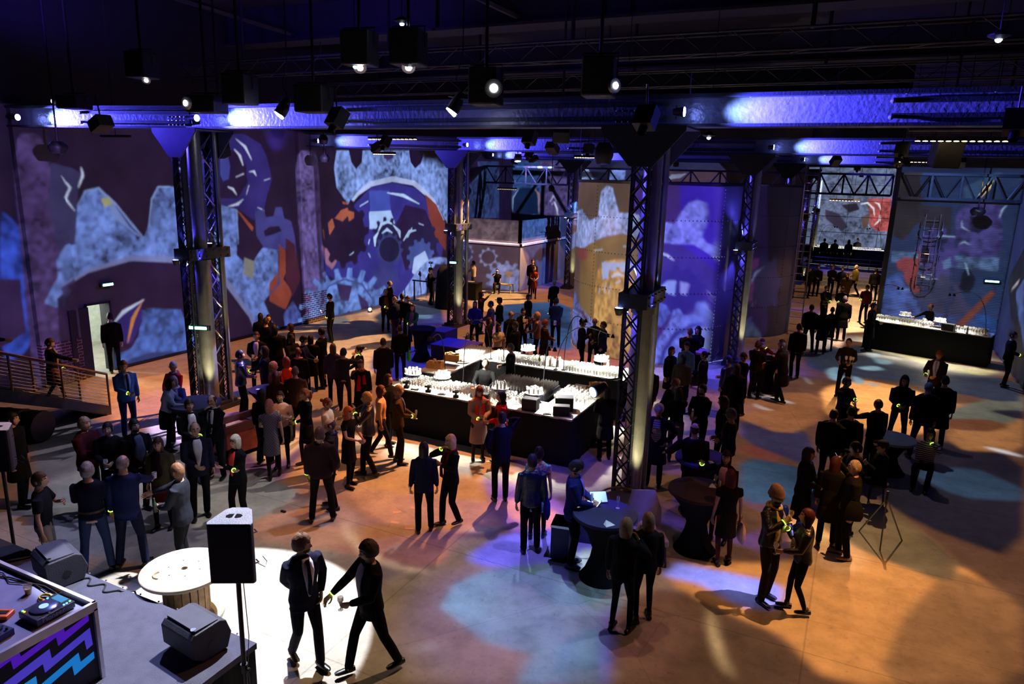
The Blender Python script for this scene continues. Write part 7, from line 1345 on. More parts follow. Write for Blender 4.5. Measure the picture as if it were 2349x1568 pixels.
        if hold[0] in 'gf': o=bpy.data.objects.new(kind,GM if hold[0]=='g' else FM); link(o); o.location=(wp[0],wp[1],wp[2]-.07)
        elif hold[0]=='p': o=MB().box((-.037,-.005,-.07),(.037,.005,.07)).obj(kind,BLACKP,None,False,wp,rz); o.rotation_euler[0]=-.6; m=MB(); m.box((-.033,-.0065,-.062),(.033,-.0052,.062)); m.obj('screen',glow((.7,.85,1),2.2,'phone_screen'),o)
        elif hold[0]=='c': o=MB().lathe([(.028,-.05),(.037,.05),(.034,.05),(.025,-.045)],12).obj(kind,WHITE,None,True,wp)
        elif hold[0]=='y': o=MB().lathe([(.0,-.1),(.032,-.1),(.032,.03),(.013,.08),(.013,.13),(0,.13)],10).obj(kind,mat((.03,.05,.03),.2,name='beer_bottle'),None,True,wp)
        elif hold[0]=='d': o=MB().box((-.05,-.002,-.09),(.05,.002,.09)).obj(kind,PAPER,None,False,wp,rz+.4)
        else:
            o=MB().lathe([(0,0),(.17,0),(.18,.02),(.17,.02),(0,.008)],20).obj(kind,BLACKM,None,True,(wp[0],wp[1],wp[2]+.02))
            for k in range(5): g_=bpy.data.objects.new('wine_glass',GM); link(g_); g_.location=(wp[0]+.1*math.cos(k*1.26),wp[1]+.1*math.sin(k*1.26),wp[2]+.03); tag(g_,'full glass on the black tray carried by the waiter','glass','glasses on the waiter tray')
        tag(o,holdlab or lb,{'g':'glass','f':'glass','p':'phone','c':'cup','d':'paper','t':'tray','y':'bottle'}[hold[0]])
    return t
GLOWB=glow((.45,1,.08),3.2,'glow_band')
def patmat(c,kind):
    key=('pat',tuple(c),kind)
    if key in MC: return MC[key]
    m=bpy.data.materials.new('patterned_fabric'); m.use_nodes=True; nt=m.node_tree; N=nt.nodes.new; L=nt.links.new; b=nt.nodes['Principled BSDF']; b.inputs['Roughness'].default_value=.9; tc=N('ShaderNodeTexCoord')
    mx=N('ShaderNodeMix'); mx.data_type='RGBA'; A,B=mx.inputs[6],mx.inputs[7]; A.default_value=lin(c)+(1,)
    if kind.startswith('stripe'):
        w_=N('ShaderNodeTexWave'); w_.bands_direction='Z'; w_.inputs['Scale'].default_value=7.5; L(tc.outputs['Object'],w_.inputs['Vector']); g=N('ShaderNodeMath'); g.operation='GREATER_THAN'; g.inputs[1].default_value=.62; L(w_.outputs[1],g.inputs[0]); L(g.outputs[0],mx.inputs[0]); B.default_value={'stripe_navy':(.01,.012,.06,1),'stripe_blue':(.08,.07,.3,1)}[kind]
    elif kind=='lattice':
        s1=[]
        for ax in (1,-1):
            sp=N('ShaderNodeSeparateXYZ'); L(tc.outputs['Object'],sp.inputs[0]); a=N('ShaderNodeMath'); a.operation='MULTIPLY_ADD'; L(sp.outputs[0],a.inputs[0]); a.inputs[1].default_value=ax*1.3; L(sp.outputs[2],a.inputs[2]); f=N('ShaderNodeMath'); f.operation='PINGPONG'; f.inputs[1].default_value=.03; L(a.outputs[0],f.inputs[0]); g=N('ShaderNodeMath'); g.operation='LESS_THAN'; g.inputs[1].default_value=.006; L(f.outputs[0],g.inputs[0]); s1.append(g)
        a=N('ShaderNodeMath'); a.operation='MAXIMUM'; L(s1[0].outputs[0],a.inputs[0]); L(s1[1].outputs[0],a.inputs[1]); L(a.outputs[0],mx.inputs[0]); B.default_value=(.03,.03,.04,1)
    else:
        v=N('ShaderNodeTexVoronoi'); v.inputs['Scale'].default_value=28; L(tc.outputs['Object'],v.inputs['Vector'])
        if kind=='floral': L(v.outputs['Color'],B); mx.inputs[0].default_value=.75
        else: g=N('ShaderNodeMath'); g.operation='LESS_THAN'; g.inputs[1].default_value=.35; L(v.outputs[0],g.inputs[0]); L(g.outputs[0],mx.inputs[0]); B.default_value=(.01,.01,.01,1)
    L(mx.outputs[2],b.inputs['Base Color']); MC[key]=m; return m
def bake_people():
    tmp=[]
    for mb,name,m,parent,vox,it,ex,mats in BAKE:
        me=mb.mesh('t',m); o=bpy.data.objects.new('t',me); link(o); r=o.modifiers.new('r','REMESH'); r.mode='VOXEL'; r.voxel_size=vox; r.use_smooth_shade=True
        sm=o.modifiers.new('s','SMOOTH'); sm.factor=.5; sm.iterations=it if vox<.02 else 2; tmp.append(o)
    bpy.context.view_layer.update(); dg=bpy.context.evaluated_depsgraph_get()
    for o,(mb,name,m,parent,vox,it,ex,mats) in zip(tmp,BAKE):
        me=bpy.data.meshes.new_from_object(o.evaluated_get(dg)); me.name=name
        if ex:
            n=len(me.vertices); v=np.empty(n*3); me.vertices.foreach_get('co',v); lp=len(me.loops); li=np.empty(lp,int); me.loops.foreach_get('vertex_index',li); st=np.empty(len(me.polygons),int); tt=np.empty(len(me.polygons),int); me.polygons.foreach_get('loop_start',st); me.polygons.foreach_get('loop_total',tt)
            f=[tuple(li[a:a+b]) for a,b in zip(st.tolist(),tt.tolist())]; q=MB(); q.add(v.reshape(-1,3),f); k=len(f)
            E_=np.vstack(ex.v); q.v.append(E_); q.f+=[tuple(i+q.n for i in p) for p in ex.f]; q.m+=ex.m; q.n+=len(E_)
            me2=q.mesh(name,mats,True); bpy.data.meshes.remove(me); me=me2
        elif not me.materials: me.materials.append(m)
        ob=bpy.data.objects.new(name,me); link(ob,parent)
    for o in tmp: d=o.data; bpy.data.objects.remove(o); bpy.data.meshes.remove(d)
# ---- who stands where (head position, height, facing: 0 towards the camera, 90 picture right)
P=person; K=(12,12,15); NV=(16,18,42); GR=(60,62,68); BR=(70,48,34); WH=(200,200,205); SIL=(150,150,155); BLD=(190,150,95); DBR=(38,24,17); RED=(120,45,22); BK=(14,12,12); JN=(38,52,92)
P(85,1083,1.78,75,'person in dark t-shirt, forearm raised, behind the left wedge monitor','tee',(16,20,30),bc=(120,118,120),hc=(60,42,30),L='chest',R='down',hy=-10)
P(197,1062,1.8,168,'grey-haired person from behind in navy jumper and jeans, paper in back pocket','sweater',NV,bc=JN,hair='fluffy',hc=(120,118,125),R='front',L='front',legs='wide',belt=1)
P(278,1045,1.86,152,'person in blue suit from behind, holding out a cup above the cable drum','suit',(28,36,82),bc=(20,24,50),hair='balding',hc=(110,105,110),R='reach',L='down',band='L',hold=('c','R'),glasses=1,legs='wide')
P(283,1033,1.8,8,'person in glasses facing the camera, half hidden behind the blue suit','suit',(20,22,40),shirt=WH,hair='balding',hc=(120,110,100),R='front',L='down',glasses=1,xy=(-10.05,8.15))
P(408,1062,1.8,245,'person in charcoal blazer and black jeans behind the cable drum, arm out','blazer',(32,34,44),bc=(18,18,22),hc=(110,75,50),R='reach',L='front',hold=('y','L'),band='',hy=-20)
P(362,1002,1.68,335,'young person in olive jacket and dark red skirt with a badge on a lanyard','jacket',(62,56,38),'skirt',(70,14,16),hair='long',hc=(70,38,26),fem=1,shirt=(30,14,16),L='down',R='down',leglight=(20,14,14),hy=10)
P(190,957,1.76,45,'grey-haired person in maroon puffer jacket at left, bracelet glowing','parka',(52,10,20),hair='fluffy',hc=(110,105,110),R='front',L='front',band='L')
P(245,963,1.72,350,'short-haired person in black jacket between maroon puffer and dark v-neck','jacket',K,hc=BK,R='front',L='front',hold=('g','R'))
P(305,960,1.78,25,'bearded person in dark v-neck jumper with pale collar','sweater',(12,12,16),shirt=(70,75,95),hc=BK,beard=1,R='down',L='front')
P(432,914,1.78,15,'person in black cardigan, white collar and pale blue jeans with carrier bag','cardigan',(10,10,13),bc=(95,105,160),shirt=WH,hc=BK,R='front',L='front',band='L',bag=('L',(120,110,110),.78),shoe=(25,35,70))
P(487,908,1.78,330,'person in dark suit and glasses, hand on chin, beside the red bench','suit',(12,12,18),shirt=WH,tie=(40,40,60),hair='balding',hc=(60,50,45),R='mouth',L='cross',glasses=1)
P(540,997,1.66,315,'person with blond-grey bob, arms crossed over black blazer and coral top','blazer',(13,15,24),bc=(12,13,17),shirt=(225,70,80),hair='bob',hc=(200,200,190),fem=1,R='cross',L='cross',band='R',glasses=1)
P(281,826,1.82,20,'person in light blue blazer with dark tie, standing alone beyond the gangway','blazer',(52,78,150),bc=(24,32,84),shirt=(120,140,220),tie=(40,10,60),hc=(105,65,45),R='front',L='down',hold=('p','R'),band='R',hy=-20)
P(372,868,1.66,80,'person in fluffy pale jumper leaning on the blue-lit round table','sweater',(150,165,215),'skirt',(14,14,20),hair='bob',hc=BK,fem=1,R='table',L='table',lean=.2,leglight=K)
P(400,862,1.62,345,'person in pale blue patterned scarf leaning over the blue-lit round table','cardigan',(60,62,150),hair='bob',hc=(150,140,200),fem=1,scarf=(170,180,230),R='table',L='table',lean=.12,hp=15,glasses=1)
P(397,828,1.7,320,'grey-haired person in red cardigan by the near left column','cardigan',(200,25,50),bc=(16,14,26),hair='crop',hc=(150,145,190),fem=1,glasses=1,R='front',L='front',scarf=(110,90,150))
P(235,709,1.86,182,'black-suited person silhouetted in the lit open doorway','suit',(6,6,7),bc=(6,6,7),hc=BK,R='down',L='down',legs='stand',xy=(-19.72,13.36))
P(62,760,1.8,80,'dark-suited person walking down the gangway, further up','suit',(10,10,14),shirt=(60,70,110),hc=(60,35,28),R='reach',L='swing',hp=25,lean=.15,xy=(-17.0,8.4),z0=1.11)
P(180,800,1.66,80,'person in black cardigan and orange-brown skirt at the foot of the gangway','cardigan',K,'skirt',(110,50,22),hair='short',hc=(70,40,30),fem=1,shirt=(150,130,110),R='reach',L='swing',legs='walk',leglight=(45,30,24),band='L',hp=20,xy=(-16.95,9.9),z0=.44)
# crowd between the near left column and the bar
P(548,803,1.78,95,'person in dark blue leather jacket, back against the near left column','leather',(14,16,60),hc=BK,R='front',L='down')
P(588,760,1.74,345,'person with white shirt under black jacket in the left crowd','suit',K,shirt=WH,hc=(50,30,30),R='front',L='front',hold=('g','R'))
P(607,795,1.66,265,'curly-haired person in dark blue at the table with the white phone','blazer',(14,20,50),hair='curly',hc=(38,32,34),fem=1,shirt=WH,R='front',L='table',band='L')
P(597,718,1.66,185,'long-dark-haired person against the gear wall, left of two','jacket',K,hair='long',hc=BK,fem=1,R='front',L='front')
P(616,717,1.68,350,'long-haired person against the gear wall, right of two','jacket',K,hair='long',hc=BK,fem=1,R='front',L='front')
P(609,728,1.74,150,'person in black just in front of the two long-haired people','shirt',K,hc=(40,30,28),R='front')
P(628,745,1.88,178,'big person in black seen from behind, tallest of the left crowd','coat',(9,10,11),hair='bob',hc=BK,build=1.15,R='front',L='front')
P(667,742,1.64,275,'person with dark bob facing left near the brick pilaster','sweater',K,hair='bob',hc=(40,26,22),fem=1,R='front',L='front')
P(666,765,1.74,50,'dark-skinned person in glasses holding up a glowing bracelet','jacket',K,hair='crop',hc=BK,skin=SKIND,glasses=1,R='chest',L='chest',band='R')
P(694,767,1.76,75,'person in dark blue shirt looking down, right of the one in glasses','shirt',(16,24,66),hc=BK,R='front',L='front',hp=20)
P(712,775,1.64,182,'person in black coat with a thin cross-body strap, pink scarf','coat',K,hair='bob',hc=(24,16,16),fem=1,scarf=(110,50,80),R='front')
P(738,757,1.78,235,'person in black shirt facing left on the orange-lit floor edge','shirt',K,hc=BK,R='front',L='front',band='R')
P(763,788,1.7,172,'person with long ash-blond hair and lilac patterned cardigan','cardigan',(60,50,86),hair='long',hc=(80,66,60),fem=1)
P(787,795,1.66,165,'person in grey-blue jumper raising a hand with a bracelet','sweater',(30,34,50),bc=(40,24,22),hair='fluffy',hc=BK,fem=1,R='wave',L='front',band='R')
P(824,793,1.66,280,'person with a hair bun touching their mouth','blazer',K,hair='bun',hc=BK,fem=1,R='front',L='mouth')
P(827,824,1.66,5,'person in black coat with a long red scarf, hand at chin','coat',K,hair='short',hc=(90,45,32),fem=1,scarf=(170,16,50),R='mouth',L='down',hold=('g','L'))
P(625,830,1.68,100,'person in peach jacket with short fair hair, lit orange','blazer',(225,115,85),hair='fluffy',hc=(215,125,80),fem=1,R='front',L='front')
P(632,853,1.62,180,'person with curly brown hair in front of the peach jacket','sweater',(60,28,20),hair='curly',hc=(80,40,26),fem=1)
P(676,840,1.76,168,'grey-haired person in brown blazer seen from behind','blazer',(62,44,26),hair='crop',hc=(95,85,80),R='front',L='chest',glasses=0)
P(657,824,1.68,215,'red-haired person in an orange top with glowing bracelet','top',(230,60,20),hair='bob',hc=(120,40,26),fem=1,R='chest',L='chest',band='R')
P(683,797,1.7,178,'auburn-haired person in black coat with a pale pink collar','coat',K,hair='crop',hc=(90,34,28),fem=1,scarf=(200,120,110))
P(757,673,1.8,240,'person in black shirt looking down, alone before the gear wall','shirt',(10,10,12),hc=BK,R='front',L='pocket',band='L',hold=('p','R'),hp=25)
P(884,662,1.72,10,'white-haired person in brown jacket with a bracelet, facing the camera','jacket',(30,24,18),bc=K,shirt=(110,70,48),hair='crop',hc=(210,200,190),R='front',L='down',band='R')
P(893,643,1.76,75,'bald person passing behind the white-haired one','jacket',(60,45,40),hair='bald',hc=(60,40,30),R='front')
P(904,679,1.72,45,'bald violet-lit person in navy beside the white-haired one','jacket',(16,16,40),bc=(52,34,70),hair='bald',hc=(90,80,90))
P(922,676,1.76,180,'person in navy jacket from behind, left of the small high table','suit',NV,hc=BK)
P(936,675,1.74,320,'person with lit forehead facing the navy jacket','suit',K,hc=(90,45,30),glasses=1)
P(947,698,1.66,340,'person with long brown hair in teal cardigan at the small high table','cardigan',(12,70,66),hair='long',hc=(48,26,24),fem=1,shirt=(100,80,140),R='front',L='table',band='R',hold=('y','R'))
P(917,745,1.7,182,'person in black from behind with a neon green bag strap','jacket',(8,8,9),hair='short',hc=(40,26,20),fem=1,bag=('R',(60,200,30),.95))
P(879,775,1.74,190,'dark figure in a long coat walking in front of the small high table','long',(8,8,9),hc=(34,20,16),legs='walk')
# behind the bar
P(1103,668,1.68,80,'curly-haired person raising an open hand right of the middle column','sweater',(60,26,20),hair='long',hc=(50,28,22),fem=1,R='wave',L='wave')
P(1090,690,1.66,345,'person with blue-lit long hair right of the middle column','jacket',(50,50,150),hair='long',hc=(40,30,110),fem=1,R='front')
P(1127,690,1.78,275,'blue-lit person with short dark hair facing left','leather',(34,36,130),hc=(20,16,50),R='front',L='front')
P(1147,683,1.72,255,'person in a black flat cap behind the bar crowd','jacket',K,hat='cap',hatc=(12,12,12),hc=BK,R='front')
P(1121,728,1.66,70,'brown-haired person in black behind the rear counter, leftmost','sweater',K,hair='bob',hc=(70,44,30),fem=1,R='front')
P(1172,713,1.76,40,'bald person in black coat with back to the rear counter','coat',K,hair='bald',hc=(50,30,24))
P(1143,742,1.66,40,'dark-haired person in a cream dress at the rear counter','dress',(215,205,175),'tights',K,hair='long',hc=BK,fem=1,R='chest',L='front')
P(1184,737,1.78,250,'bearded person in black suit with white collar at the rear counter','suit',K,shirt=WH,hc=(60,42,32),beard=1,L='front')
P(1200,706,1.7,25,'pale-faced person in white shirt and black blazer behind the bar','blazer',K,shirt=WH,hair='short',hc=BK,fem=1,R='chest',L='front',hold=('g','R'))
P(1212,674,1.74,60,'hooded figure in black walking across the lit floor patch','jacket',(9,9,10),hc=BK,legs='walk',R='swing',L='swingb')
P(1234,715,1.78,265,'fair-haired person in patterned brown jacket drinking from a glass','leather',(90,56,42),hc=(190,150,110),R='mouth',L='front',hold=('g','R'),shirt=(150,40,30))
P(1250,733,1.66,100,'red-haired person in brown coat carrying a beige coat over the arm','coat',(46,30,14),hair='fluffy',hc=(140,60,30),fem=1,L='front',R='front',scarf=(215,150,105))
P(1277,683,1.84,178,'tall person in grey-blue suit from behind holding a white paper','suit',(34,42,58),bc=(14,16,24),hc=(30,24,24),R='back',L='front',hold=('d','R'))
P(1272,642,1.72,200,'silver-haired person in dark green by the farthest left column','jacket',(10,34,28),hc=(140,160,150),fem=1,R='front',band='R')
P(1226,611,1.66,5,'small person in orange-brown dress standing before the control room','dress',(150,50,24),'tights',(60,24,14),hair='bob',hc=(120,80,60),fem=1,R='front',L='front',hold=('g','R'))
P(1222,594,1.84,5,'person in long dark coat right behind the orange-brown dress','long',(20,16,20),hc=(40,28,26))
P(1087,598,1.8,250,'bearded person in white shirt and jeans at the far laptop desk','shirt',(180,165,150),bc=(60,75,110),hc=BK,beard=1,R='mouth',L='table',band='L')
P(1131,600,1.74,0,'person in black t-shirt sitting on the yellow bench','tee',(16,14,14),bc=(30,28,28),hc=BK,R='mouth',L='lap',sit=1,xy=(-17.15,33.5),hold=('p','R'))
P(1005,592,1.76,80,'person in black beside the draped equipment, face lit blue','jacket',K,hair='crop',hc=BK,hat='cap',R='chest',L='chest',xy=(-18.1,28.4))
P(1336,733,1.74,80,'person in dark suit, left of three talking by the silo','suit',(18,18,22),hc=(40,26,20),R='chest',L='pocket')
P(1365,729,1.74,5,'person in grey waistcoat and glasses, middle of three by the silo','blazer',(44,40,46),shirt=(90,80,80),hair='balding',hc=(110,60,40),glasses=1,R='front',L='front')
P(1386,737,1.76,275,'person in navy suit, right of three talking by the silo','suit',(22,26,58),hc=(60,45,38),R='front',L='pocket',shirt=WH)
P(1110,827,1.8,350,'bartender in black shirt pouring red juice inside the bar','shirt',(14,15,18),hc=BK,R='table',L='table',hp=25,lean=.12,hair='balding',xy=(-7.85,14.85))
P(1188,775,1.76,250,'bartender in black passing along the rear counter','shirt',(10,10,12),hc=(90,80,80),R='front',hair='crop',xy=(-8.05,16.65))
P(1377,866,1.72,192,'person in long dark coat seen from behind at the right-hand counter','coat',(16,13,15),hair='long',hc=(12,9,9),fem=1,R='front',L='front',xy=(-4.55,14.3))
P(1421,862,1.7,170,'person half hidden behind the low blue-white spotlight on the column','sweater',(20,18,30),hc=(60,36,28),R='front',xy=(-4.3,15.6))
P(1146,884,1.7,10,'person in pale coat with a long orange scarf, looking at a phone','long',(150,120,112),'tights',(40,26,24),hair='long',hc=(90,34,20),fem=1,scarf=(250,52,22),R='front',L='front',band='R',hold=('p','R'),hp=25,xy=(-7.0,12.95))
P(1190,900,1.66,285,'person in a red jacket with a dark bob at the front of the bar','jacket',(175,14,36),bc=K,hair='bob',hc=BK,fem=1,R='down',L='front',glasses=1,scarf=(30,12,20),xy=(-6.45,12.95))
P(1152,945,1.8,190,'person in dark blue suit from behind, lit phone at the ear','suit',(12,14,40),hc=BK,R='ear',L='pocket',hold=('p','R'),legs='stand')
P(1222,1042,1.74,185,'person in dark jacket from behind with a blue shoulder bag','leather',(18,20,50),bc=(12,12,16),hc=(34,22,26),bag=('R',(36,30,120),.98,1),fem=1,hair='short')
P(1237,1030,1.68,175,'person in a floral blue and red dress behind the shoulder bag','dress',(90,80,170),'tights',(20,14,20),hair='short',hc=(24,16,44),fem=1,pat='floral')
P(1320,1053,1.84,85,'person in dark blue suit looking down at a phone by the blue-lit table','suit',(26,32,92),bc=(10,11,18),shirt=(120,120,200),hc=(34,24,30),R='front',L='front',hold=('p','R'),hp=38,beard=1,legs='stand',shoe=(70,70,110))
P(972,1014,1.67,180,'person in navy blazer from behind with a studded diagonal strap','blazer',(20,24,52),bc=(10,10,14),hair='long',hc=(24,14,14),fem=1,L='down',R='down',hold=('g','L'),build=.98)
P(1035,996,1.72,305,'fair-haired person in black blazer and dark red scarf, hand at chin','blazer',(13,14,24),bc=(11,11,15),hair='long',hc=(200,160,120),fem=1,R='mouth',L='chest',scarf=(90,24,40),band='R',legs='step')
P(690,1223,1.83,28,'bearded person in navy suit and dark tie walking through the white spotlight','suit',(22,24,48),bc=(16,17,32),shirt=(215,220,250),tie=(26,26,60),hair='fluffy',hc=(105,75,62),beard=1,R='back',L='pocket',legs=((.08,-.2,.05),(-.09,.18,0)),hy=42)
P(848,1239,1.83,295,'grey-haired person in black suit and glasses striding leftwards near the spotlight','suit',(14,14,18),bc=(10,10,13),shirt=(170,165,200),hair='fluffy',hc=(70,62,70),glasses=1,R='point',L='front',band='R',legs=((.12,.26,0),(-.12,-.3,.03)),hy=-12,hp=8,hold=('g','L'))
P(732,980,1.78,170,'person in dark maroon hooded top from behind, hands low','jacket',(34,16,22),bc=(14,11,12),hc=(60,34,30),R='pocket',L='down',band='L',legs='wide')
P(759,960,1.76,265,'bald person in glasses and dark blazer behind the maroon top','blazer',(34,28,26),hair='bald',hc=(70,50,45),glasses=1,scarf=(20,22,60),shirt=WH,hp=20)
P(797,932,1.67,55,'person with long curly copper hair in black dress and leggings','dress',(12,11,12),'leggings',(12,11,12),hair='vlong',hc=(190,95,50),fem=1,R='front',L='front',hy=-10)
P(843,898,1.82,272,'fair-haired person in brown leather jacket gesturing with both hands','leather',(34,24,20),bc=(16,13,12),hc=(200,150,95),R='reach',L='drink',band='L',legs='step')
P(617,917,1.68,178,'person in grey dress with lattice pattern from behind, stepping right','dress',(95,95,115),'tights',(34,30,36),hair='bob',hc=(175,120,95),fem=1,pat='lattice',legs=((.14,.16,.02),(-.06,-.06,0)),L='front',R='down')
P(642,896,1.68,350,'person in white cardigan with dark ponytail, arms folded','cardigan',(215,175,160),'skirt',K,hair='pony',hc=(40,24,24),fem=1,R='cross',L='chest',hold=('g','L'))
P(700,890,1.72,300,'person in black dress with a pale necklace and bracelet','dress',(9,9,9),'tights',(40,30,28),hair='pony',hc=(150,75,45),fem=1,R='front',L='front',band='L',hold=('g','R'),shoe=(14,12,14))
P(749,912,1.64,70,'person in a white knitted cape with reddish hair and glasses','cardigan',(220,190,175),'skirt',K,hair='bun',hc=(120,60,40),fem=1,glasses=1,R='front')
P(598,893,1.66,140,'dark-haired person in wide black trousers beside the lattice dress','blazer',K,'wide',(10,10,12),hair='long',hc=BK,fem=1)
P(912,883,1.76,88,'person in brown blazer holding a bottle and flute at the bar corner','blazer',(66,46,28),bc=(30,22,16),hc=(150,105,70),R='front',L='front',band='R',hold=('f','R'),shirt=(90,100,190))
P(872,884,1.66,85,'person in pale blouse and jeans hurrying behind the leather jacket','shirt',(215,170,130),bc=(34,30,46),hair='bob',hc=(90,36,24),fem=1,legs='walk',shoe=(90,90,110))
P(889,858,1.7,60,'person with dark hair just left of the bar end','jacket',K,hair='bob',hc=(50,22,20),fem=1)
# right of the nearest column
P(1513,926,1.78,352,'person in white cap, navy coat and striped shirt, hand on hip','coat',(24,24,80),bc=K,hair='crop',hc=(60,50,50),hat='scarfcap',hatc=(200,190,225),shirt='stripe_blue',R='chest',L='hip',hp=20)
P(1597,973,1.8,195,'bald person in brown jacket leaning a hand on the brown-topped table','jacket',(28,20,20),hair='bald',hc=(60,30,22),R='down',L='tableside',band='L',lean=.08,build=1.08)
P(1669,1033,1.7,345,'smiling person in pink-white top waving with a big glowing bracelet','blazer',(26,17,17),'skirt',(14,12,13),hair='long',hc=(34,18,18),fem=1,shirt=(240,170,195),R='wave',L='front',band='R',leglight=(70,40,32),hy=8)
P(1679,1078,1.66,200,'person with very long curly dark red hair from behind, cloth bag','dress',(14,11,11),'tights',(70,38,28),hair='vlong',hc=(70,20,16),fem=1,bag=('R',(200,180,180),.8))
P(1680,938,1.76,250,'grey-haired person in navy suit behind the waving person','suit',(14,18,36),bc=K,hair='fluffy',hc=(95,92,98),shirt=(150,120,160),R='front')
P(1662,910,1.7,260,'curly brown-haired person in the dark crowd right of the column','sweater',K,hair='curly',hc=(60,32,24),fem=1)
P(1614,880,1.8,330,'bearded person in black shirt behind the bald one','shirt',(12,14,22),hc=BK,beard=1,R='front',L='front',hold=('f','L'))
P(1558,890,1.7,182,'person in black top from behind with pale trousers','shirt',(8,8,9),bc=(70,64,90),hair='long',hc=(20,14,14),fem=1,R='reach')
P(1524,864,1.68,110,'fair-haired person in glasses leaning forward to a light','sweater',(12,26,30),hair='fluffy',hc=(130,90,66),fem=1,glasses=1,lean=.4,hp=25,R='table',L='table')
P(1494,833,1.78,225,'person in black jacket close to the right of the nearest column','jacket',(9,9,12),hc=BK)
P(1541,795,1.68,55,'person with dark bob in knee-length dark coat before the silo','coat',(18,12,20),'tights',(120,80,60),hair='bob',hc=(40,20,18),fem=1,leglight=(110,80,55))
P(1577,784,1.7,350,'person in pale teal jumper before the silo','sweater',(90,135,160),bc=(30,34,90),hair='fluffy',hc=(34,20,22),fem=1,glasses=1)
P(1568,812,1.66,175,'person with dark hair and leopard-print jacket from behind','jacket',(56,44,26),bc=K,hair='bob',hc=BK,fem=1,pat='leopard')
P(1584,752,1.84,172,'broad person in dark jacket from behind at the silo, grey hair','jacket',(12,12,34),bc=(14,12,50),hair='crop',hc=(90,90,150),build=1.15,R='front',L='front')
P(1603,749,1.68,330,'pale-faced person with big curly hair at the violet table','jacket',K,hair='curly',hc=BK,fem=1,L='chest',R='table')
P(1618,805,1.68,268,'person in white vest and dark cardigan in profile before the silo','cardigan',(26,14,22),bc=(40,8,12),hair='bun',hc=BK,fem=1,shirt=WH,R='front',L='front')
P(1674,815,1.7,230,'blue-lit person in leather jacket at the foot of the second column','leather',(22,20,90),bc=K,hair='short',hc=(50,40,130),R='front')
P(1692,834,1.78,185,'tall person in dark brown coat from behind, very long hair','coat',(20,13,13),hair='vlong',hc=(34,18,14),fem=1)
P(1708,808,1.74,310,'person with short dark hair facing left, right of the second column','sweater',K,hc=BK,R='front',L='front',hp=20)
P(1740,782,1.72,150,'person in black from behind at the crowded high table','jacket',(16,10,10),bc=K,hair='fluffy',hc=(60,24,22),R='front',L='front')
P(1749,776,1.68,25,'person with bright glowing bracelet drinking at the crowded high table','cardigan',(120,40,30),hair='short',hc=(60,26,22),fem=1,L='mouth',band='L')
P(1796,779,1.7,262,'person in a red scarf at the right of the crowded high table','cardigan',K,hair='bob',hc=(60,22,18),fem=1,scarf=(180,20,20))
P(1804,785,1.78,255,'person in black with long hair leaning at the crowded high table','coat',(12,10,14),hair='long',hc=(34,14,16),fem=1,lean=.1,L='table',R='table',legs='step')
# far right
P(1949,775,1.78,352,'waiter in dark shirt carrying a tray of glasses on the open floor','shirt',(40,32,20),bc=(9,9,9),hair='crop',hc=(30,20,16),R='side_front',L='side_front',hold=('t','L'),holdlab='black tray of full glasses carried by the waiter on the open floor')
P(1966,607,1.78,295,'bald bearded person in olive jacket in the opening to the far hall','jacket',(82,68,22),bc=K,hair='bald',hc=(80,60,40),beard=1,R='front',L='down',legs='walk')
P(2011,615,1.78,178,'person in black at the right side of the opening to the far hall','jacket',(7,7,8),hc=BK)
P(1991,653,1.74,330,'person in dark red jumper next to the post by the opening','sweater',(85,16,14),bc=(14,8,8),hc=(60,24,18),R='front',band='R')
P(1896,654,1.76,35,'bald person in dark leather jacket, lit hands, left of the opening','leather',(40,28,18),hair='bald',hc=(60,40,24),R='front',L='front',band='L')
P(1935,657,1.72,350,'bald bearded person in brown jacket facing the camera in the opening','jacket',(50,34,18),hair='bald',hc=(70,40,24),beard=1,R='front',L='front',band='R')
P(1940,678,1.84,182,'white-haired person in long black coat from behind, before the opening','coat',(8,8,9),hair='crop',hc=(130,110,120))
P(1863,698,1.8,172,'person in black with legs apart, leftmost before the opening','jacket',(8,8,9),hc=BK,legs='wide')
P(1893,704,1.76,178,'person in black from behind, second before the opening','coat',(8,8,9),hair='bob',hc=BK,fem=1)
P(1911,704,1.68,185,'person with fair hair tied back in dark dress before the opening','dress',(9,9,9),'tights',K,hair='short',hc=(90,60,36),fem=1)
P(2004,694,1.84,80,'tall dark person standing at the left end of the right-hand bar','long',(12,8,8),hc=(50,22,16),R='front')
P(1835,742,1.8,200,'person in black at the dark edge of the second silo','jacket',(7,7,8),hc=(40,22,16))
P(1878,608,1.74,10,'person near the steps in the far hall, leftmost','jacket',(10,12,26),hc=(60,36,26),R='front')
P(1911,608,1.74,20,'person near the steps in the far hall with lit hair','jacket',(12,14,30),hc=(150,90,50),R='front')
P(1934,612,1.72,340,'person in dark blue near the steps in the far hall','jacket',(12,14,40),hc=BK)
P(1858,612,1.72,30,'person beside the first far column by the steps','jacket',K,hc=BK)
P(1945,625,1.66,350,'small person in brown coat beside the olive jacket','coat',(60,44,20),hair='bob',hc=(70,50,26),fem=1)
P(1905,553,1.74,175,'customer in black at the distant terrace bar, leftmost','jacket',K,hc=BK,xy=(-2.15,52.5),z0=.8)
P(1920,557,1.72,150,'customer in black at the distant terrace bar, second from left','jacket',K,hc=BK,xy=(-1.5,52.45),z0=.8)
P(1945,555,1.74,200,'customer in black at the distant terrace bar, nearest the middle','jacket',K,hair='bob',hc=BK,fem=1,xy=(-.65,52.5),z0=.8)
P(1960,551,1.76,350,'bartender in dark shirt behind the distant terrace bar','shirt',(20,18,20),hc=(90,60,40),xy=(-.15,54.4),z0=.8)
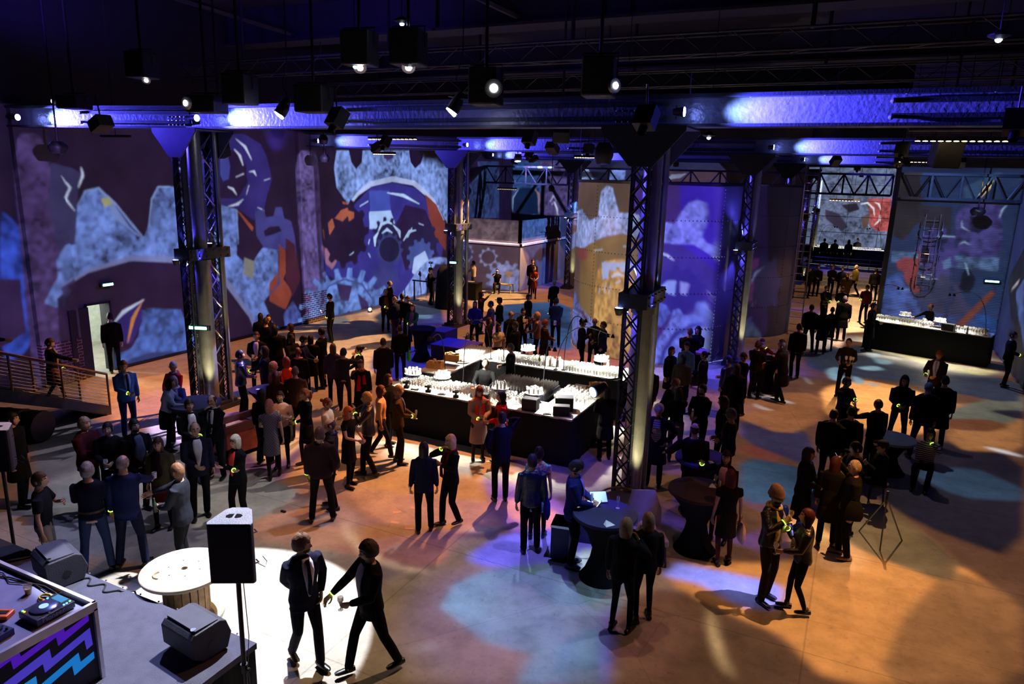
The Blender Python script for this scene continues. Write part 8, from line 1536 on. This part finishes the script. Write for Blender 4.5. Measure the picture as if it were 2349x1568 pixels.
P(2138,687,1.8,300,'bartender in black behind the right-hand bar reaching for glasses','shirt',(11,11,13),hair='balding',hc=(40,28,22),R='reach',L='table',hy=20,xy=(2.75,31.0))
P(2157,803,1.78,345,'person in dark suit with pale tie looking at a phone before the right bar','suit',(30,22,16),shirt=(190,190,230),tie=(130,140,200),hc=(130,75,45),R='side_front',L='front',hold=('p','R'),band='R',hp=20)
P(2171,862,1.82,190,'person in black coat from behind, right one before the phone reader','coat',(8,8,8),hc=(24,20,22))
P(2133,877,1.84,200,'bulky grey-haired person in black from behind with legs apart','parka',(8,8,8),hair='crop',hc=(80,80,100),legs='wide')
P(2077,862,1.74,5,'curly-haired person in dark coat, bracelet at the waist, on the bright floor','jacket',(26,18,13),bc=(10,9,9),hair='curly',hc=(24,18,16),R='front',L='front',band='R',legs='wide')
P(1943,864,1.76,60,'grey-haired person in dark grey jacket, bracelet lifted, right group','jacket',(26,24,30),hc=(60,55,66),R='front',L='chest',band='L')
P(2018,915,1.76,225,'balding person in black from behind waving a hand with spread fingers','sweater',(8,8,8),hair='balding',hc=(50,46,50),L='wave',R='down',build=1.1)
P(1914,938,1.74,160,'broad person in black from behind, left in the right group','jacket',(8,8,9),hair='crop',hc=(30,20,16),build=1.12)
P(1955,935,1.76,185,'person in dark jumper from behind between the two broad ones','sweater',(12,11,12),hair='crop',hc=(34,24,20))
P(1968,1013,1.74,285,'person with blue-lit face holding a lit phone in the dark group','jacket',(12,12,24),hc=BK,R='drink',L='drink',hold=('p','R'),band='R',hp=15)
P(1855,1026,1.7,80,'person with long wavy dark hair in a long black coat','long',(9,9,8),hair='vlong',hc=(40,22,16),fem=1,R='front',L='front',hold=('g','R'))
P(1918,1048,1.64,175,'person with long auburn hair in dark green coat from behind','coat',(26,24,13),bc=(9,9,9),hair='vlong',hc=(80,36,18),fem=1)
P(1968,1037,1.76,285,'silver-haired person in dark green coat and white trainers','jacket',(22,20,11),bc=(12,11,10),hair='crop',hc=(170,150,120),R='pocket',L='down',shoe=(150,120,105),bag=('L',(26,24,14),1.15))
P(2137,980,1.68,355,'person in striped top with curly hair sitting at right, bracelet raised','sweater',(200,180,190),bc=(9,9,9),hair='curly',hc=(46,28,22),fem=1,pat='stripe_navy',L='mouth',R='lap',band='L',sit=1)
P(2030,1008,1.74,285,'seated person in dark cap with a crutch-like stand at right','jacket',(12,12,16),hair='crop',hc=(30,26,30),hat='cap',hatc=(40,38,46),sit=1,R='lap',L='chest',shoe=(60,52,48))
P(1782,1116,1.84,55,'bearded person in beanie and black leather jacket holding a dark glass','leather',(16,15,20),bc=(44,36,34),hair='crop',hc=(40,28,24),hat='beanie',hatc=(96,76,72),beard=1,R='drink',L='front',band='R',glasses=1,scarf=(150,135,80),hold=('g','R'),hp=12)
P(1856,1168,1.64,285,'person in black leather jacket with dark red bob raising a hand','leather',(13,13,16),'leggings',(10,10,12),hair='bob',hc=(60,16,18),fem=1,R='drink',L='side_front',band='R',legs='step',hold=('g','L'),hp=-8)
P(1437,1190,1.7,155,'person with grey-blond bob and long black coat below the blue-lit table','jacket',(12,11,13),'leggings',(10,10,11),hair='bob',hc=(130,120,100),fem=1,R='drink',legs='ease')
P(1489,1193,1.66,200,'person with dark blond hair in maroon-black coat, right of the grey bob','jacket',(20,12,14),'leggings',(14,10,10),hair='bob',hc=(120,95,70),fem=1,glasses=1,L='drink')
P(2325,760,1.8,75,'dark figure leaning at the right wall with a green glow on the wrist','jacket',(8,8,8),hc=BK,R='front',band='R')
P(28,1010,1.8,60,'dark shape of a person behind the speaker at the left edge','coat',(8,8,9),hc=BK,xy=(-13.2,6.9))
bake_people()
for lb,x,y in (('dark stool under the seated person in the striped top',0,0),('dark stool under the seated person in the cap',0,1)):
    src=[o for o in scene.objects if o.name.startswith('person') and o.get('label','').startswith('person in striped top with curly' if y==0 else 'seated person in dark cap')][0]; p=src.location
    t=thing('stool',lb,'stool',(p.x,p.y,0)); m=MB(); m.cyl((0,0,.38),.19,.05,18); m.obj('seat',BLACKM,t)
    for k in range(4): a=.78+k*PI/2; m=MB(); m.tube([(.14*math.cos(a),.14*math.sin(a),.39),(.19*math.cos(a),.19*math.sin(a),0)],.014,6); m.obj('leg',BLACKM,t)
t=thing('glow_stick','green glow stick lying on the floor behind the bar','glow stick',tuple(at(1262,719,.01))); m=MB(); m.tube([(-.12,0,0),(.12,0,0)],.012,6); m.obj('tube',GLOWB,t)
